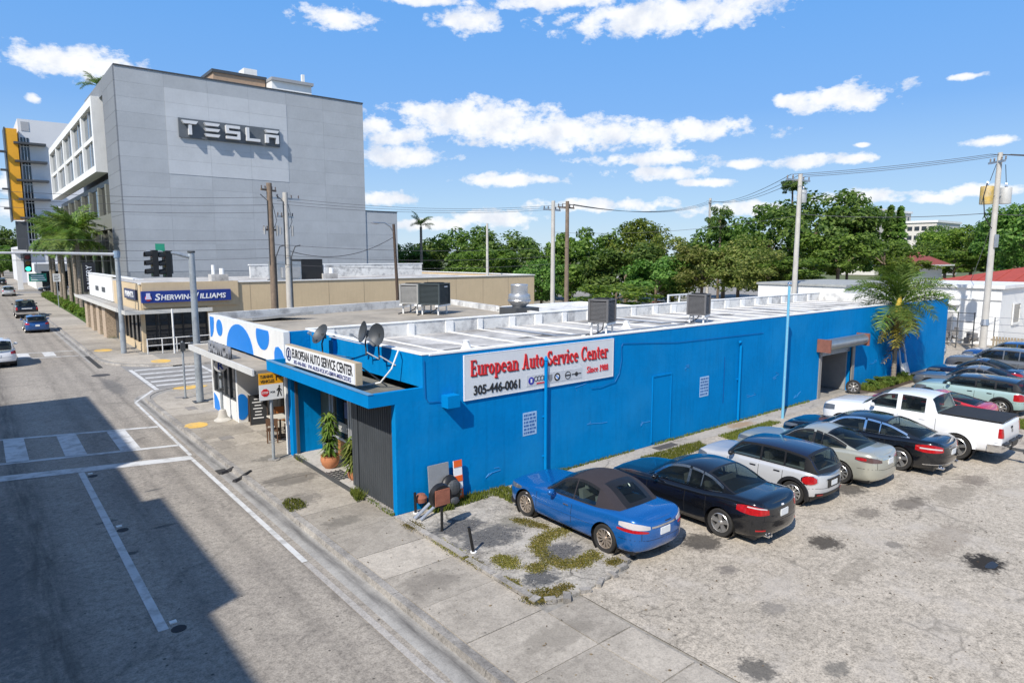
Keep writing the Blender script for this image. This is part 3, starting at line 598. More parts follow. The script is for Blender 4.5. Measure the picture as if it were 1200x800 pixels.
# roller door
b = MB(); b.tube([(21.6,-.32,2.52),(25.5,-.32,2.52)], .27, 20); b.build('roller_drum', STEEL, B, smooth=40)
b = MB(); b.box(21.5,21.6,-.62,-.02,2.22,2.80); b.box(25.5,25.6,-.6,.0,2.22,2.8); b.build('drum_bracket', mat('rusty_bracket', (.24,.10,.07), .85, .2, var=.3), B)
b = MB(); b.box(21.8,22.0,-.05,.05,0,2.2); b.box(25.1,25.35,-.06,.04,0,2.2); b.build('door_guide', mat('door_guide_grey', (.3,.29,.27), .7, .3, streak=.4), B)
b = MB()
for i in range(3): b.box(22.0,25.1,.08,.12,2.1-.0-i*.085+.0,2.1-i*.085+.075)
b.build('roller_slat', STEEL, B)
b = MB(); b.box(22.0,25.1,5.0,5.1,0,3.3); b.box(22.0,22.1,.2,5,0,3.3); b.box(25.0,25.1,.2,5,0,3.3); b.build('garage_interior', mat('dim_interior', (.3,.3,.29), .9), B)
b = MB(); b.box(22.5,22.72,.9,1.1,0,2.3); b.box(22.45,22.8,.8,1.2,0,.12); b.build('lift_post', mat('blue_lift', (.01,.05,.25), .4), B)
b = MB()
for i in range(5): b.box(23.1,24.9,1.6,2.2,.3+i*.42,.34+i*.42)
b.box(23.1,23.16,1.6,2.2,0,2.2); b.box(24.84,24.9,1.6,2.2,0,2.2); b.build('shelf', DGREY, B)
# fittings of the long wall
b = MB(); b.tube([(4.95,-.07,.05),(4.95,-.07,3.5)], .05, 10); b.cyl((4.95,-.07,3.5),.07,.12,10,r2=.02)
for z in (.6,1.8,2.9): b.box(4.88,5.02,-.06,0,z,z+.04)
b.build('vent_pipe', BLUE2, B, smooth=40)
b = MB(); b.tube([(15.2,-.07,.08),(15.2,-.07,3.1),(15.18,-.08,3.2),(15.05,-.12,3.22)], .05, 10); b.box(15.1,15.3,-.05,0,1.7,1.75); b.build('drain_pipe', BLUE2, B, smooth=40)
b = MB(); b.box(9.92,9.97,-.03,0,.1,2.45); b.box(10.93,10.98,-.03,0,.1,2.45); b.box(9.97,10.93,-.03,0,2.4,2.45); b.box(9.97,10.93,-.012,0,.1,2.4); b.build('painted_door', BLUE2, B)
b = MB(); b.tube([(16.9,-.02,3.42),(11.2,-.02,3.5),(8.35,-.02,3.7),(8.28,-.03,3.62),(8.3,-.03,3.2),(8.2,-.03,2.75),(8.0,-.03,2.5),(7.3,-.03,2.4),(6.9,-.03,2.42)], .008, 4); b.build('cable', mat('cable_blue', (.0,.09,.32), .5), B)
b = MB(); b.tube([(.84,-.02,3.9),(.86,-.02,2.95),(.95,-.02,2.8),(1.3,-.02,2.78)], .008, 4); b.build('cable', MATS['cable_blue'], B)
b = MB(); b.tube([(14.2,-.02,.9),(14.2,-.02,2.7)], .01, 5); b.build('cable', MATS['cable_blue'], B)
MB().box(1.36,1.74,-.3,0,2.62,2.94).build('wall_vent_box', BLUE2, B)
for x in (3.0,6.3,6.9,9.4,12.0,16.1,17.9,20.1,27.2,33.4):   # hairline repairs in the render of the wall
    b = MB(); z = random.uniform(.4,2.6); pts = [(x,-.004,z)]
    for k in range(5): pts.append((pts[-1][0]+random.uniform(-.3,.5),-.004,pts[-1][2]+random.uniform(-.12,.12)))
    b.tube(pts, .009, 4); b.build('plaster_repair', mat('light_blue_filler', (.04,.24,.55), .6), B)
def stencil(x0, z0, w, h, rows, rng):      # painted notice, unreadable small print
    b = MB(); n = MB()
    n.box(x0,x0+w,-.007,0,z0-h,z0)
    for r in range(rows):
        x = x0+.03; zz = z0-.05-(r)*(h-.06)/rows; hh = (h-.06)/rows*.62
        while x < x0+w-.06:
            l = rng.uniform(.03,.11); l = min(l, x0+w-.03-x); b.box(x,x+l,-.010,-.007,zz-hh,zz); x += l+rng.uniform(.012,.035)
    return n, b
for (x0,z0,w,h,rows,lab) in [(4.13,2.03,.52,.68,6,'small pale blue notice with rows of print beside the vent pipe'),(12.68,2.08,.55,.75,6,'small pale blue notice with rows of print on the wall beyond the painted door')]:
    t = thing('wall_notice', lab, 'notice', group='notices on the blue wall'); n, q = stencil(x0,z0,w,h,rows,random.Random(4))
    n.build('panel', mat('notice_blue', (.35,.52,.72), .6), t); q.build('small_print', mat('notice_print', (.05,.14,.36), .6), t)
# ---------------------------------------------------------------- signs on the blue building
t = thing('wall_sign', 'wide white wall sign with red serif name and phone number on the blue wall', 'sign')
MB().box(2.08,7.86,-.04,0,2.70,3.89).build('panel', mat('sign_panel', (.66,.68,.70), .5, var=.05, scale=.8, streak=.06), t)
b = MB(); b.box(2.05,7.89,-.045,-.005,3.89,3.91); b.box(2.05,7.89,-.045,-.005,2.68,2.70); b.box(2.05,2.08,-.044,-.005,2.7,3.89); b.box(7.86,7.89,-.044,-.005,2.7,3.89); b.build('frame', SIGNW, t)
serif_text('European Auto Service Center', 5.35, .43, .012, 'lettering', INK, t, (4.965,-.042,3.30), 'S')
serif_text('European Auto Service Center', 5.35, .43, .02, 'lettering', RED, t, (4.94,-.042,3.325), 'S')
text('305-446-0061', 1.62, .27, .014, 'phone_number', INK, t, (3.17,-.048,2.93), 'S', bold=.025)
serif_text('Since 1988', .96, .20, .014, 'lettering', RED, t, (7.16,-.042,2.92), 'S')
MB().box(4.22,6.46,-.048,-.04,2.80,3.12).build('emblem_strip', mat('emblem_strip', (.55,.57,.6), .5, var=.04), t)
def emblem(x, z, kind):
    b = MB(); y = -.05
    def rg(cx, r, t_, m=0):
        for i in range(20):
            a0, a1 = 2*pi*i/20, 2*pi*(i+1)/20
            b.prism([(cx+r*cos(a0),y,z+r*sin(a0)),(cx+r*cos(a1),y,z+r*sin(a1)),(cx+(r-t_)*cos(a1),y,z+(r-t_)*sin(a1)),(cx+(r-t_)*cos(a0),y,z+(r-t_)*sin(a0))], (0,-.006,0), m)
    if kind == 'disc': rg(x,.11,.108,0); b.box(x-.03,x+.03,y-.009,y-.006,z-.05,z+.06,1)
    if kind == 'rings':
        for k in range(4): rg(x-.18+k*.12,.075,.016,2)
        b.box(x-.16,x+.16,y-.006,y,z-.16,z-.12,3)
    if kind == 'round': rg(x,.12,.045,2); rg(x,.07,.069,1); b.box(x-.05,x,y-.008,y-.006,z,z+.05,4); b.box(x,x+.05,y-.008,y-.006,z-.05,z,4)
    if kind == 'wheel': rg(x,.12,.022,2); b.box(x-.11,x+.11,y-.006,y,z-.02,z+.02,2)
    if kind == 'wing': rg(x,.065,.064,2); b.box(x-.2,x-.075,y-.006,y,z-.008,z+.02,2); b.box(x+.075,x+.2,y-.006,y,z-.008,z+.02,2)
    if kind == 'shield': b.prism([(x-.07,y,z+.1),(x+.07,y,z+.1),(x+.07,y,z-.03),(x,y,z-.12),(x-.07,y,z-.03)][::-1], (0,-.006,0), 5)
    o = b.build('emblem', [mat('emblem_blue', (.03,.03,.35), .4), SIGNW, INK, RED, DOTB, mat('emblem_grey', (.25,.26,.28), .4)], t); fixnorm(o)
for x, k in [(4.40,'disc'),(4.76,'rings'),(5.14,'shield'),(5.42,'round'),(5.86,'wheel'),(6.22,'wing')]: emblem(x, 2.95 if k != 'rings' else 2.99, k)
t = thing('canopy_sign', 'long white box sign with black letters standing on the blue canopy', 'sign')
MB().box(-.42,-.24,1.24,6.08,3.21,3.79).build('sign_box', mat('sign_box_timber', (.42,.35,.24), .8, var=.15), t)
MB().box(-.445,-.42,1.27,6.05,3.23,3.77).build('sign_face', SIGNW, t)
text('EUROPEAN AUTO SERVICE CENTER', 4.1, .28, .01, 'lettering', INK, t, (-.45,3.42,3.58), 'W', bold=.012)
text('305-446-0061  VW-AUDI-VOLVO-BMW-MERCEDES', 3.9, .12, .008, 'lettering', mat('blue_grey_lettering', (.06,.07,.2), .5), t, (-.45,3.42,3.33), 'W', bold=.01)
b = MB()
for i in range(20):
    a0, a1 = 2*pi*i/20, 2*pi*(i+1)/20; cy, cz, r, q = 5.76, 3.52, .21, .16
    b.prism([(-.445,cy+r*cos(a0),cz+r*sin(a0)),(-.445,cy+r*cos(a1),cz+r*sin(a1)),(-.445,cy+q*cos(a1),cz+q*sin(a1)),(-.445,cy+q*cos(a0),cz+q*sin(a0))], (-.01,0,0))
b.box(-.455,-.445,5.70,5.82,3.42,3.64); b.box(-.454,-.445,5.64,5.88,3.41,3.45); o = b.build('emblem', mat('navy_lettering', (.03,.04,.12), .5), t); fixnorm(o)
b = MB()
for y in (1.4,3.2,5.4): b.tube([(-.25,y,3.7),(.55,y,3.06)], .02, 5)
b.build('brace', DGREY, t)
# ---------------------------------------------------------------- cafe building next door (white with blue spots)
C = thing('cafe_building', 'white single-storey corner cafe with bright blue painted spots and flat canopy', 'building')
DX = 12.6
b = MB(); b.box(-.1,.1,7.08,15.6,2.95,4.05); b.build('wall', WHITE, C)
MB().box(-.08,.79,7.1,7.28,2.9,4.04).build('wall', BLUE, C)
b = MB(); b.prism([(.1,7.30,3.3),(.1,15.6,3.3),(DX+1.2,18.3,3.3),(DX-.7,8.06,3.3),(.82,8.06,3.3),(.82,7.3,3.3)], (0,0,.42)); o = b.build('roof', ROOFB, C); fixnorm(o)
b = MB(); b.prism([(-.1,15.6,-.1),(-.1,15.8,-.1),(DX+1.3,18.5,-.1),(DX+1.2,18.28,-.1)], (0,0,4.2)); o = b.build('wall', PARW, C); fixnorm(o)
b = MB(); b.prism([(DX+1.2,18.28,-.1),(DX+1.42,18.28,-.1),(DX-.5,8.06,-.1),(DX-.72,8.06,-.1)], (0,0,4.1)); o = b.build('parapet', PARW, C); fixnorm(o)
b = MB(); b.prism([(1.0,15.5,3.72),(2.9,15.9,3.72),(3.9,14.2,3.95),(1.3,14.5,3.78)], (0,0,.12)); o = b.build('metal_sheet', mat('ribbed_sheet', (.4,.4,.39), .5, .5, streak=.3), C); fixnorm(o)
b = MB(); b.box(.105,.25,7.3,15.55,3.72,4.03); b.build('parapet_lining', PARW, C)
b = MB(); b.box(-1.1,-.1,7.08,14.9,2.76,2.88,0); b.build('canopy', ROOFB, C)
b = MB(); b.box(-1.16,-1.1,7.05,14.95,2.72,2.93); b.box(-1.1,-.1,14.9,14.95,2.72,2.929); b.build('canopy_edge', mat('canopy_edge_white', (.6,.6,.58), .6), C)
def wallpatch(name, pts, x=-.1, d=.012, m=DOTB):      # outline in (y, z) on the street front
    b = MB(); b.prism([(x, y, z) for y, z in pts], (-d, 0, 0)); o = b.build(name, m, C); fixnorm(o); return o
def clipz(cy, cz, ry, rz, z0, z1, n=32): return [(cy+ry*cos(2*pi*i/n), min(z1, max(z0, cz+rz*sin(2*pi*i/n)))) for i in range(n)]
wallpatch('painted_spot', clipz(11.75, 2.9, 1.6, 1.04, 2.955, 4.0))
wallpatch('painted_spot', clipz(9.1, 3.75, .66, .5, 3.26, 3.97))
wallpatch('painted_spot', clipz(14.25, 3.6, .42, .34, 2.96, 4.0))
wallpatch('painted_spot', clipz(15.6, 3.75, .62, .5, 2.96, 4.0)[0:0] or [(15.59,3.98),(15.59,3.1),(15.35,3.15),(15.1,3.4),(15.0,3.75),(15.02,3.98)])
wallpatch('painted_spot', [(7.1,2.96),(7.1,3.22),(7.3,3.42),(7.6,3.52),(7.85,3.48),(7.98,3.3),(8.0,2.96)])
# ground floor
b = MB(); b.box(-.1,.05,12.55,15.6,-.1,.78); b.build('bulkhead', WHITE, C)
wallpatch('painted_spot', [(15.59,-.0),(15.59,.7),(15.2,.6),(14.9,.4),(14.75,.0)])
b = MB(); b.box(-.02,.02,12.6,15.55,.78,2.75); b.build('shop_window', GLASS, C)
b = MB()
for y in (12.65,13.4,14.1,14.8,15.5): b.box(-.08,-.02,y-.04,y+.04,.78,2.75)
b.box(-.07,-.02,12.6,15.55,.78,.84); b.build('window_frame', DGREY, C)
MB().box(-.1,1.5,12.3,12.5,-.1,2.75).build('side_wall', WHITE, C)
b = MB(); P = [(.04+.27*cos(2*pi*i/28), 1.0*0+.62+.52*sin(2*pi*i/28)) for i in range(28)]
b.prism([(max(-.1,x),12.3,z) for x, z in P], (0,-.012,0)); o = b.build('painted_spot', DOTB, C); fixnorm(o)
b = MB(); b.prism([(.72+.52*cos(2*pi*i/28),12.3,min(2.74,2.42+.5*sin(2*pi*i/28))) for i in range(28)], (0,-.012,0)); o = b.build('painted_spot', DOTB, C); fixnorm(o)
b = MB(); b.box(1.5,1.65,7.3,12.3,-.1,2.76); b.build('back_wall', mat('charcoal_wall', (.06,.06,.06), .7), C)
b = MB(); b.box(1.47,1.5,7.5,12.1,.1,2.6); b.build('shop_window', GLASS, C)
b = MB()
for y in (7.5,8.5,9.4,10.3,11.2,12.1): b.box(1.4,1.47,y-.05,y+.05,.05,2.7)
b.box(1.41,1.47,7.5,12.1,2.0,2.1); b.build('window_frame', ALU, C)
MB().box(.0,1.5,6.74,7.06,-.1,2.9).build('party_wall', WHITE, C)
t = thing('letter_sign', 'row of grey standing letters on the edge of the cafe canopy', 'sign')
for i, ch in enumerate('BRUNCH'): text(ch, .33, .42, .09, 'letter', mat('letter_grey', (.33,.34,.36), .5, .3), t, (-.98,12.35-i*.44,3.12), 'W', bold=.03)
MB().box(-1.02,-.94,9.95,12.6,2.88,2.91).build('rail', DGREY, t)
for i, ch in enumerate('BRUNCH'): MB().box(-.93,-.90,12.2-i*.44,12.5-i*.44,2.91,3.3).build('letter_back', INK, t)

# ---------------------------------------------------------------- paint shop (beige) across the side street
P_ = thing('beige_shop', 'beige single-storey shop with white flat roof and blue sign across the side street', 'building', (0,0,0))
b = MB(); b.box(1.0,36.5,36.5,36.8,2.6,4.6); b.box(5.2,36.5,36.5,36.78,-.1,2.6); b.box(36.2,36.5,36.8,60,-.1,4.6); b.box(1.0,1.3,36.8,47,2.6,4.6); b.build('wall', BEIGE, P_)
for x in np.arange(5.2, 36, 3.1): MB().box(x-.01,x+.01,36.488,36.5,-.1,4.58).build('wall_joint', mat('joint_brown', (.3,.24,.17), .9), P_)
b = MB(); b.box(1.1,7.4,36.35,36.5,3.0,4.72); b.build('raised_parapet', BEIGE, P_)
b = MB(); b.box(.9,1.0,47,60,2.9,4.9); b.build('white_front', WHITE, P_)
b = MB(); b.box(.95,36.55,36.42,36.86,4.6,4.68); b.box(36.1,36.56,36.86,60,4.6,4.679); b.box(.85,1.35,36.86,60,4.9,4.97) ; b.build('coping', WHITE, P_)
MB().box(1.3,36.2,36.8,60,4.2,4.35).build('roof', ROOFW, P_)
b = MB(); b.box(-.1,5.3,35.5,36.5,2.7,2.84); b.box(-.1,.95,36.5,62,2.7,2.839); b.build('awning', mat('awning_grey', (.33,.32,.3), .8, var=.2), P_)
b = MB(); b.box(-.15,5.3,35.45,35.5,2.66,2.92); b.box(-.15,-.1,35.5,62,2.66,2.919); b.build('awning_edge', mat('awning_edge', (.55,.54,.5), .7), P_)
b = MB(); b.box(1.15,5.2,36.62,36.66,.3,2.65); b.box(1.12,1.16,36.9,46,.5,2.65); b.build('shop_window', GLASS, P_)
b = MB()
for x in (1.15,1.9,2.7,3.6,4.5,5.15): b.box(x-.05,x+.05,36.56,36.62,-.05,2.7)
b.box(1.15,5.2,36.57,36.62,2.05,2.12); b.box(1.15,5.2,36.57,36.62,.25,.34)
for y in (37,38.5,40,41.5,43,44.5,46): b.box(1.05,1.12,y-.06,y+.06,.5,2.7)
b.build('window_frame', BLACK, P_)
b = MB(); b.box(1.0,1.2,36.9,46,-.1,.5); b.box(1.0,1.2,36.45,36.9,-.1,2.7); b.build('plinth', BEIGE, P_)
stone = mat('stone_pier', (.42,.33,.24), .95, var=.45, scale=9, bump=.8)
for y in (47.2,50.5,54,57.5): MB().box(.3,1.0,y,y+1.6,-.1,2.7).build('stone_pier', stone, P_)
b = MB(); b.box(1.0,1.2,46,60,-.1,2.7); b.build('rear_wall', DGREY, P_)
b = MB(); b.box(.86,.9,54.2,55.8,3.5,3.9); b.box(.86,.9,50.6,52.2,3.5,3.9); b.build('front_grille', DGREY, P_)
t = thing('shop_sign', 'long blue sign with white capital letters on the beige shop front', 'sign')
MB().box(1.0,6.78,36.05,36.34,3.36,4.15).build('sign_box', mat('sign_blue', (.012,.035,.22), .4, var=.06), t)
text('S', .34, .46, .03, 'lettering', SIGNW, t, (1.98,36.04,3.74), 'S', bold=.02, shear=.15)
text('HERWIN-', 1.9, .36, .03, 'lettering', SIGNW, t, (3.13,36.04,3.70), 'S', bold=.02, shear=.15)
text('W', .5, .46, .03, 'lettering', SIGNW, t, (4.36,36.04,3.76), 'S', bold=.02, shear=.15)
text('ILLIAMS', 1.75, .36, .03, 'lettering', SIGNW, t, (5.55,36.04,3.72), 'S', bold=.02, shear=.15)
b = MB(); b.ball((1.4,36.03,3.68),(.2,.03,.2),14,8,0); b.box(1.28,1.52,36.0,36.04,3.82,4.02,1); b.prism([(1.2,36.02,3.6),(1.6,36.02,3.6),(1.5,36.02,3.88),(1.3,36.02,3.88)], (0,-.03,0), 1); o = b.build('emblem', [RED, mat('emblem_pale', (.6,.6,.75), .5)], t); fixnorm(o)
t = thing('shop_sign', 'dark sign with pale letters on the street side of the beige shop', 'sign')
MB().box(.86,1.0,37.4,41.6,3.5,4.2).build('sign_box', mat('sign_navy', (.02,.03,.1), .4), t)
text('PAINTS', 3.2, .42, .03, 'lettering', SIGNW, t, (.85,39.5,3.85), 'W', bold=.02)
# ---------------------------------------------------------------- grey panelled office block
T = thing('grey_office_building', 'tall grey panelled office block with a lettered wall and projecting white windows', 'building')
PANEL = mat('grey_panel', (.40,.425,.45), .75, var=.09, scale=.5, rnd=.09, bump=.2, bscale=3, streak=.08)
PANELL = mat('light_grey_panel', (.49,.515,.54), .75, var=.08, scale=.5, rnd=.05, streak=.06)
PANELD = mat('slate_panel', (.20,.215,.235), .7, var=.06, rnd=.1)
core = mat('dark_joint', (.34,.36,.38), .9)
b = MB(); b.box(6.15,35.2,70.625,78,-.1,26.8); b.box(10,35.2,78,134,-.1,26.5); b.box(35.3,40.2,70.745,120,-.1,12.6); b.build('core', core, T)
rows = 17; hgt = 26.96; dz = hgt/rows; xs = [6.0,10.8,15.45,20.1,24.75,29.6,35.3]
for r in range(rows):
    z0 = r*dz; z1 = z0+dz
    if z1 < 5: continue
    for i in range(len(xs)-1):
        x0, x1 = xs[i], xs[i+1]; off = 0
        light = 1 <= i <= 3 and 9.5 <= r < 15.5
        MB().box(x0+.006,x1-.006,70.6-(.03 if light else 0),70.75,z0+.006,z1-.006).build('wall_panel', PANELL if light else PANEL, T)
    if z1 < 12.8: MB().box(35.32,40.3,70.72,70.85,z0+.012,z1-.012).build('wall_panel', PANEL, T)
b = MB(); b.box(5.95,35.35,70.52,71.2,26.96,27.1); b.box(35.2,35.35,71.2,134,26.9,27.09); b.box(35.4,40.35,70.65,71.2,12.7,12.8); b.box(40.2,40.35,71.2,120,12.7,12.8); b.build('coping', DGREY, T)
b = MB(); b.box(35.2,35.3,70.75,134,0,26.9); b.box(40.2,40.3,70.85,120,0,12.7); b.build('east_wall', PANEL, T)
# street side: slate panels, white framed window box, dark voids
for r in range(rows):
    z0 = r*dz; z1 = z0+dz
    if z1 < 3: continue
    for (y0,y1) in [(70.6,74.5),(74.5,78.2)]:
        MB().box(5.85 if y0 < 71 else 5.86,6.15,y0+.012,y1-.012,z0+.012,z1-.012).build('wall_panel', PANELD, T)
for i in range(8):
    y0 = 78.2+i*7; MB().box(5.86,6.3,y0+.02,y0+6.98,25.2,26.9 if y0 < 92 else 25.9).build('wall_panel', PANELD, T)
b = MB(); b.box(6.3,10,78.2,134,24.4,25.9); b.box(6.3,10,78.2,134,15.2,15.9); b.build('floor_slab', PANELD, T)
b = MB(); b.box(5.0,6.3,80.6,81.6,16.6,25.4); b.box(5.0,6.3,132,133,16.6,25.4); b.box(4.99,6.3,81.6,132,24.4,25.4); b.box(4.99,6.3,81.6,132,16.6,17.4); b.build('white_window_surround', WHITE, T)
b = MB(); b.box(5.42,5.5,81.6,132,17.4,24.4); b.build('window', glass('blue_office_glass', (.03,.05,.07), .04, .8), T)
for y in (91,101.5,112,122.5):
    MB().box(5.05,5.42,y-.55,y+.55,17.4,24.4).build('mullion', WHITE, T)
for y in (86,96,107,117,127): MB().box(5.3,5.42,y-.15,y+.15,17.4,24.4).build('window_bar', ALU, T)
MB().box(5.2,5.419,81.6,132,20.6,21.1).build('transom', WHITE, T)
b = MB(); b.box(6.4,6.6,79,134,-.1,15.2); b.build('dark_glazing', glass('black_glazing', (.01,.012,.014), .06, .6), T)
for y in (82,88,96,104,112,120,128): MB().box(6.0,6.6,y-.5,y+.5,-.1,15.3).build('column', mat('olive_grey_panel', (.17,.175,.15), .8), T)
MB().box(5.9,6.7,78.3,134,9.8,11.6).build('spandrel', MATS['olive_grey_panel'], T)
b = MB(); b.box(5.2,6.4,79,118,6.6,7.0); b.build('street_canopy', DGREY, T)
MB().box(6.6,10,78.2,134,26.5,26.6).build('terrace', PANELD, T)
# sign letters
t = thing('letter_sign', 'wide dark wall sign with five white capital letters high on the grey block', 'sign')
MB().box(12.05,23.65,70.3,70.5,20.05,22.2).build('backing', mat('sign_slate', (.10,.115,.13), .6), t)
def letter(ch, x, w, z0=20.35, h=1.55):
    b = MB(); y = 70.3; th = .36
    def bar(x0,x1,za,zb): b.box(x+x0*w,x+x1*w,y-.55,y-.05,z0+za*h,z0+zb*h)
    if ch == 'T': b.prism([(x-.05*w,y-.05,z0+h),(x+1.05*w,y-.05,z0+h),(x+.9*w,y-.05,z0+.78*h),(x+.1*w,y-.05,z0+.78*h)][::-1], (0,-.5,0)); bar(.4,.6,0,.7)
    if ch == 'E':
        for a in (.0,.4,.8): b.prism([(x-.04*w,y-.05,z0+(a+.2)*h),(x+1.04*w,y-.05,z0+(a+.2)*h),(x+.92*w,y-.05,z0+a*h),(x+.08*w,y-.05,z0+a*h)][::-1], (0,-.5,0))
    if ch == 'S': bar(0,1,.8,1); bar(0,.2,.6,.8); bar(0,1,.4,.6); bar(.8,1,.2,.4); bar(0,1,0,.2)
    if ch == 'L': bar(0,.2,.2,1); bar(0,1,0,.2)
    if ch == 'A': b.prism([(x-.04*w,y-.05,z0+h),(x+1.04*w,y-.05,z0+h),(x+.92*w,y-.05,z0+.8*h),(x+.08*w,y-.05,z0+.8*h)][::-1], (0,-.5,0)); bar(0,1,.45,.65); bar(0,.22,0,.45); bar(.78,1,0,.45)
    o = b.build('letter', mat('bright_white_letter', (.62,.63,.64), .4, var=.03), t); fixnorm(o)
for ch, x in zip('TESLA', (12.35,14.75,17.1,19.45,21.75)): letter(ch, x, 1.6)
# roof structures of the office block
r_ = thing('roof_plant_room', 'white plant rooms and tan screen on the roof of the grey block', 'plant room')
b = MB(); b.box(20,27,84,92,26.5,31.3); b.build('tan_screen', mat('tan_brick', (.36,.25,.17), .9, var=.2), r_)
MB().box(19.8,27.2,83.8,92.2,31.3,31.7).build('roof', DGREY, r_)
b = MB(); b.box(27.2,33,82,92,26.5,31.0); b.build('white_room', WHITE, r_)
b = MB(); b.box(27.1,33.2,81.6,92.2,31.0,31.4); b.box(33,34.4,83,92,26.5,29.6); b.box(29.2,31.6,81.85,82,27.2,29.3); b.build('trim', mat('plant_grey', (.3,.31,.32), .7), r_)
b = MB(); b.box(24.2,26.0,84.2,86.5,31.7,32.6); b.box(31.8,32.2,82.4,82.8,31.4,32.6); b.build('vent', WHITE, r_)
# ---------------------------------------------------------------- white and orange tower far up the street
O = thing('white_tower', 'white tower with an orange corner fin and thin dark balconies far up the street', 'tower')
b = MB(); b.box(4.2,40,190,230,9,39.6); b.box(2.3,40.01,191,230,-.1,9); b.build('wall', mat('tower_white', (.62,.63,.65), .7, var=.04, scale=.2), O)
b = MB(); b.box(1.6,3.9,189.2,196,15.5,37.0); b.build('orange_fin', mat('orange_cladding', (.75,.36,.02), .6, var=.06), O)
b = MB(); b.box(1.35,1.6,189.1,196,15.0,37.2); b.build('fin_edge', DGREY, O)
for z in (15.6,20.1,24.6,29.1,33.4): MB().box(3.0,9.4,187.6,189.98,z,z+.45).build('balcony_slab', DGREY, O)
for z in (17.8,22.4,26.9,31.2): MB().box(.0,1.3,187.9,190,z,z+.35).build('balcony_slab', DGREY, O)
b = MB(); b.box(4.5,6.1,189.9,190,9.6,35.2); b.build('window_strip', GLASS, O)
for z in np.arange(10.5,35,4.5): MB().box(4.5,6.1,189.86,189.9,z,z+.14).build('window_bar', ALU, O)
for x in (5.0,5.6): MB().box(x-.05,x+.05,189.84,189.9,9.6,35.2).build('window_bar', ALU, O)
b = MB(); b.box(4.8,6.4,189.9,190,36.8,39.0); b.build('roof_opening', mat('tower_recess', (.35,.36,.38), .8), O)
b = MB(); b.box(2.0,4.2,189.5,190.98,6,15); b.build('dark_base', DGREY, O)
# ---------------------------------------------------------------- building across the road, whose shadow falls on the carriageway
K = thing('apartment_block', 'plain pale apartment block on the west side of the road, outside the picture', 'building')
xb = -16.6; sec = [(16.8,4.0,13.55),(4.0,-.1,12.75),(-.1,-7.0,13.25),(-7.0,-60,12.55)]
b = MB()
for (y1,y0,h) in sec: b.box(xb-14,xb,y0,y1,-.1,h)
b.build('wall', mat('pale_render', (.5,.47,.42), .85, var=.06), K)
w = MB().box(0,.05,0,1.8,0,1.5).mesh('window', GLASS)
for z in (1.0,4.2,7.4,10.4):
    for y in np.arange(-40,15,3.6): place('window', w, K, (xb-.0+.004,y,z))
# ================================================================== cars
def pchip(xq, pts):
    "monotone smooth interpolation through (x, v) points"
    x = np.array([p[0] for p in pts], float); v = np.array([p[1] for p in pts], float); h = np.diff(x); d = np.diff(v)/h; m = np.zeros(len(x))
    for i in range(1, len(x)-1):
        if d[i-1]*d[i] > 0: w1 = 2*h[i]+h[i-1]; w2 = h[i]+2*h[i-1]; m[i] = (w1+w2)/(w1/d[i-1]+w2/d[i])
    m[0], m[-1] = d[0], d[-1]
    xq = np.clip(np.asarray(xq, float), x[0], x[-1]); k = np.clip(np.searchsorted(x, xq, 'right')-1, 0, len(h)-1); t = (xq-x[k])/h[k]
    return (2*t**3-3*t**2+1)*v[k]+(t**3-2*t**2+t)*h[k]*m[k]+(-2*t**3+3*t**2)*v[k+1]+(t**3-t**2)*h[k]*m[k+1]
TR = np.array([0,.05,.12,.2,.3,.4,.5,.58,.66,.74,.82,.88,.93,.97,1.0])
def profile(t, sq=1.): return np.interp(t, [0,.05,.2,.42,.62,.72,.85,.93,.97,1.], [.10,.05,.012,0,.004,.018,.035,.055,.08,.125])*sq
_wheels = {}
def wheel_meshes(r, w, n, wide, rimm, tag_):
    key = (r, w, n, wide, tag_)
    if key in _wheels: return _wheels[key]
    b = MB(); ro = r*.69
    b.lathe([(ro,-w*.5+.02),(r*.93,-w*.5),(r*.985,-w*.42),(r,-w*.25),(r,w*.25),(r*.985,w*.42),(r*.93,w*.5),(ro,w*.5-.02)], 28, axis='X')
    ty = b.mesh('tyre', RUBBER, 40)
    b = MB(); b.lathe([(ro*1.01,w*.5-.02),(ro*.95,w*.5-.008),(ro*.9,w*.5-.03),(ro*.88,-.02),(ro*.88,-w*.45)], 28, axis='X', k=0)
    b.lathe([(ro*.88,.0),(.0001,.0)], 20, axis='X', k=1)
    for i in range(n):
        a = 2*pi*i/n; hw = ro*wide
        q = [(w*.5-.045,-hw*.75,ro*.08),(w*.5-.045,hw*.75,ro*.08),(w*.5-.018,hw*1.15,ro*.92),(w*.5-.018,-hw*1.15,ro*.92)]
        ca, sa = cos(a), sin(a); Q = [(x, y*ca-z*sa, y*sa+z*ca) for x, y, z in q]
        b.prism(Q, (-.03,0,0), 0)
    b.lathe([(ro*.2,w*.5-.05),(ro*.2,w*.5-.022),(ro*.14,w*.5-.012),(.0001,w*.5-.01)], 14, axis='X', k=0)
    rm = b.mesh('rim', [rimm, DGREY], 35)
    _wheels[key] = (ty, rm); return _wheels[key]
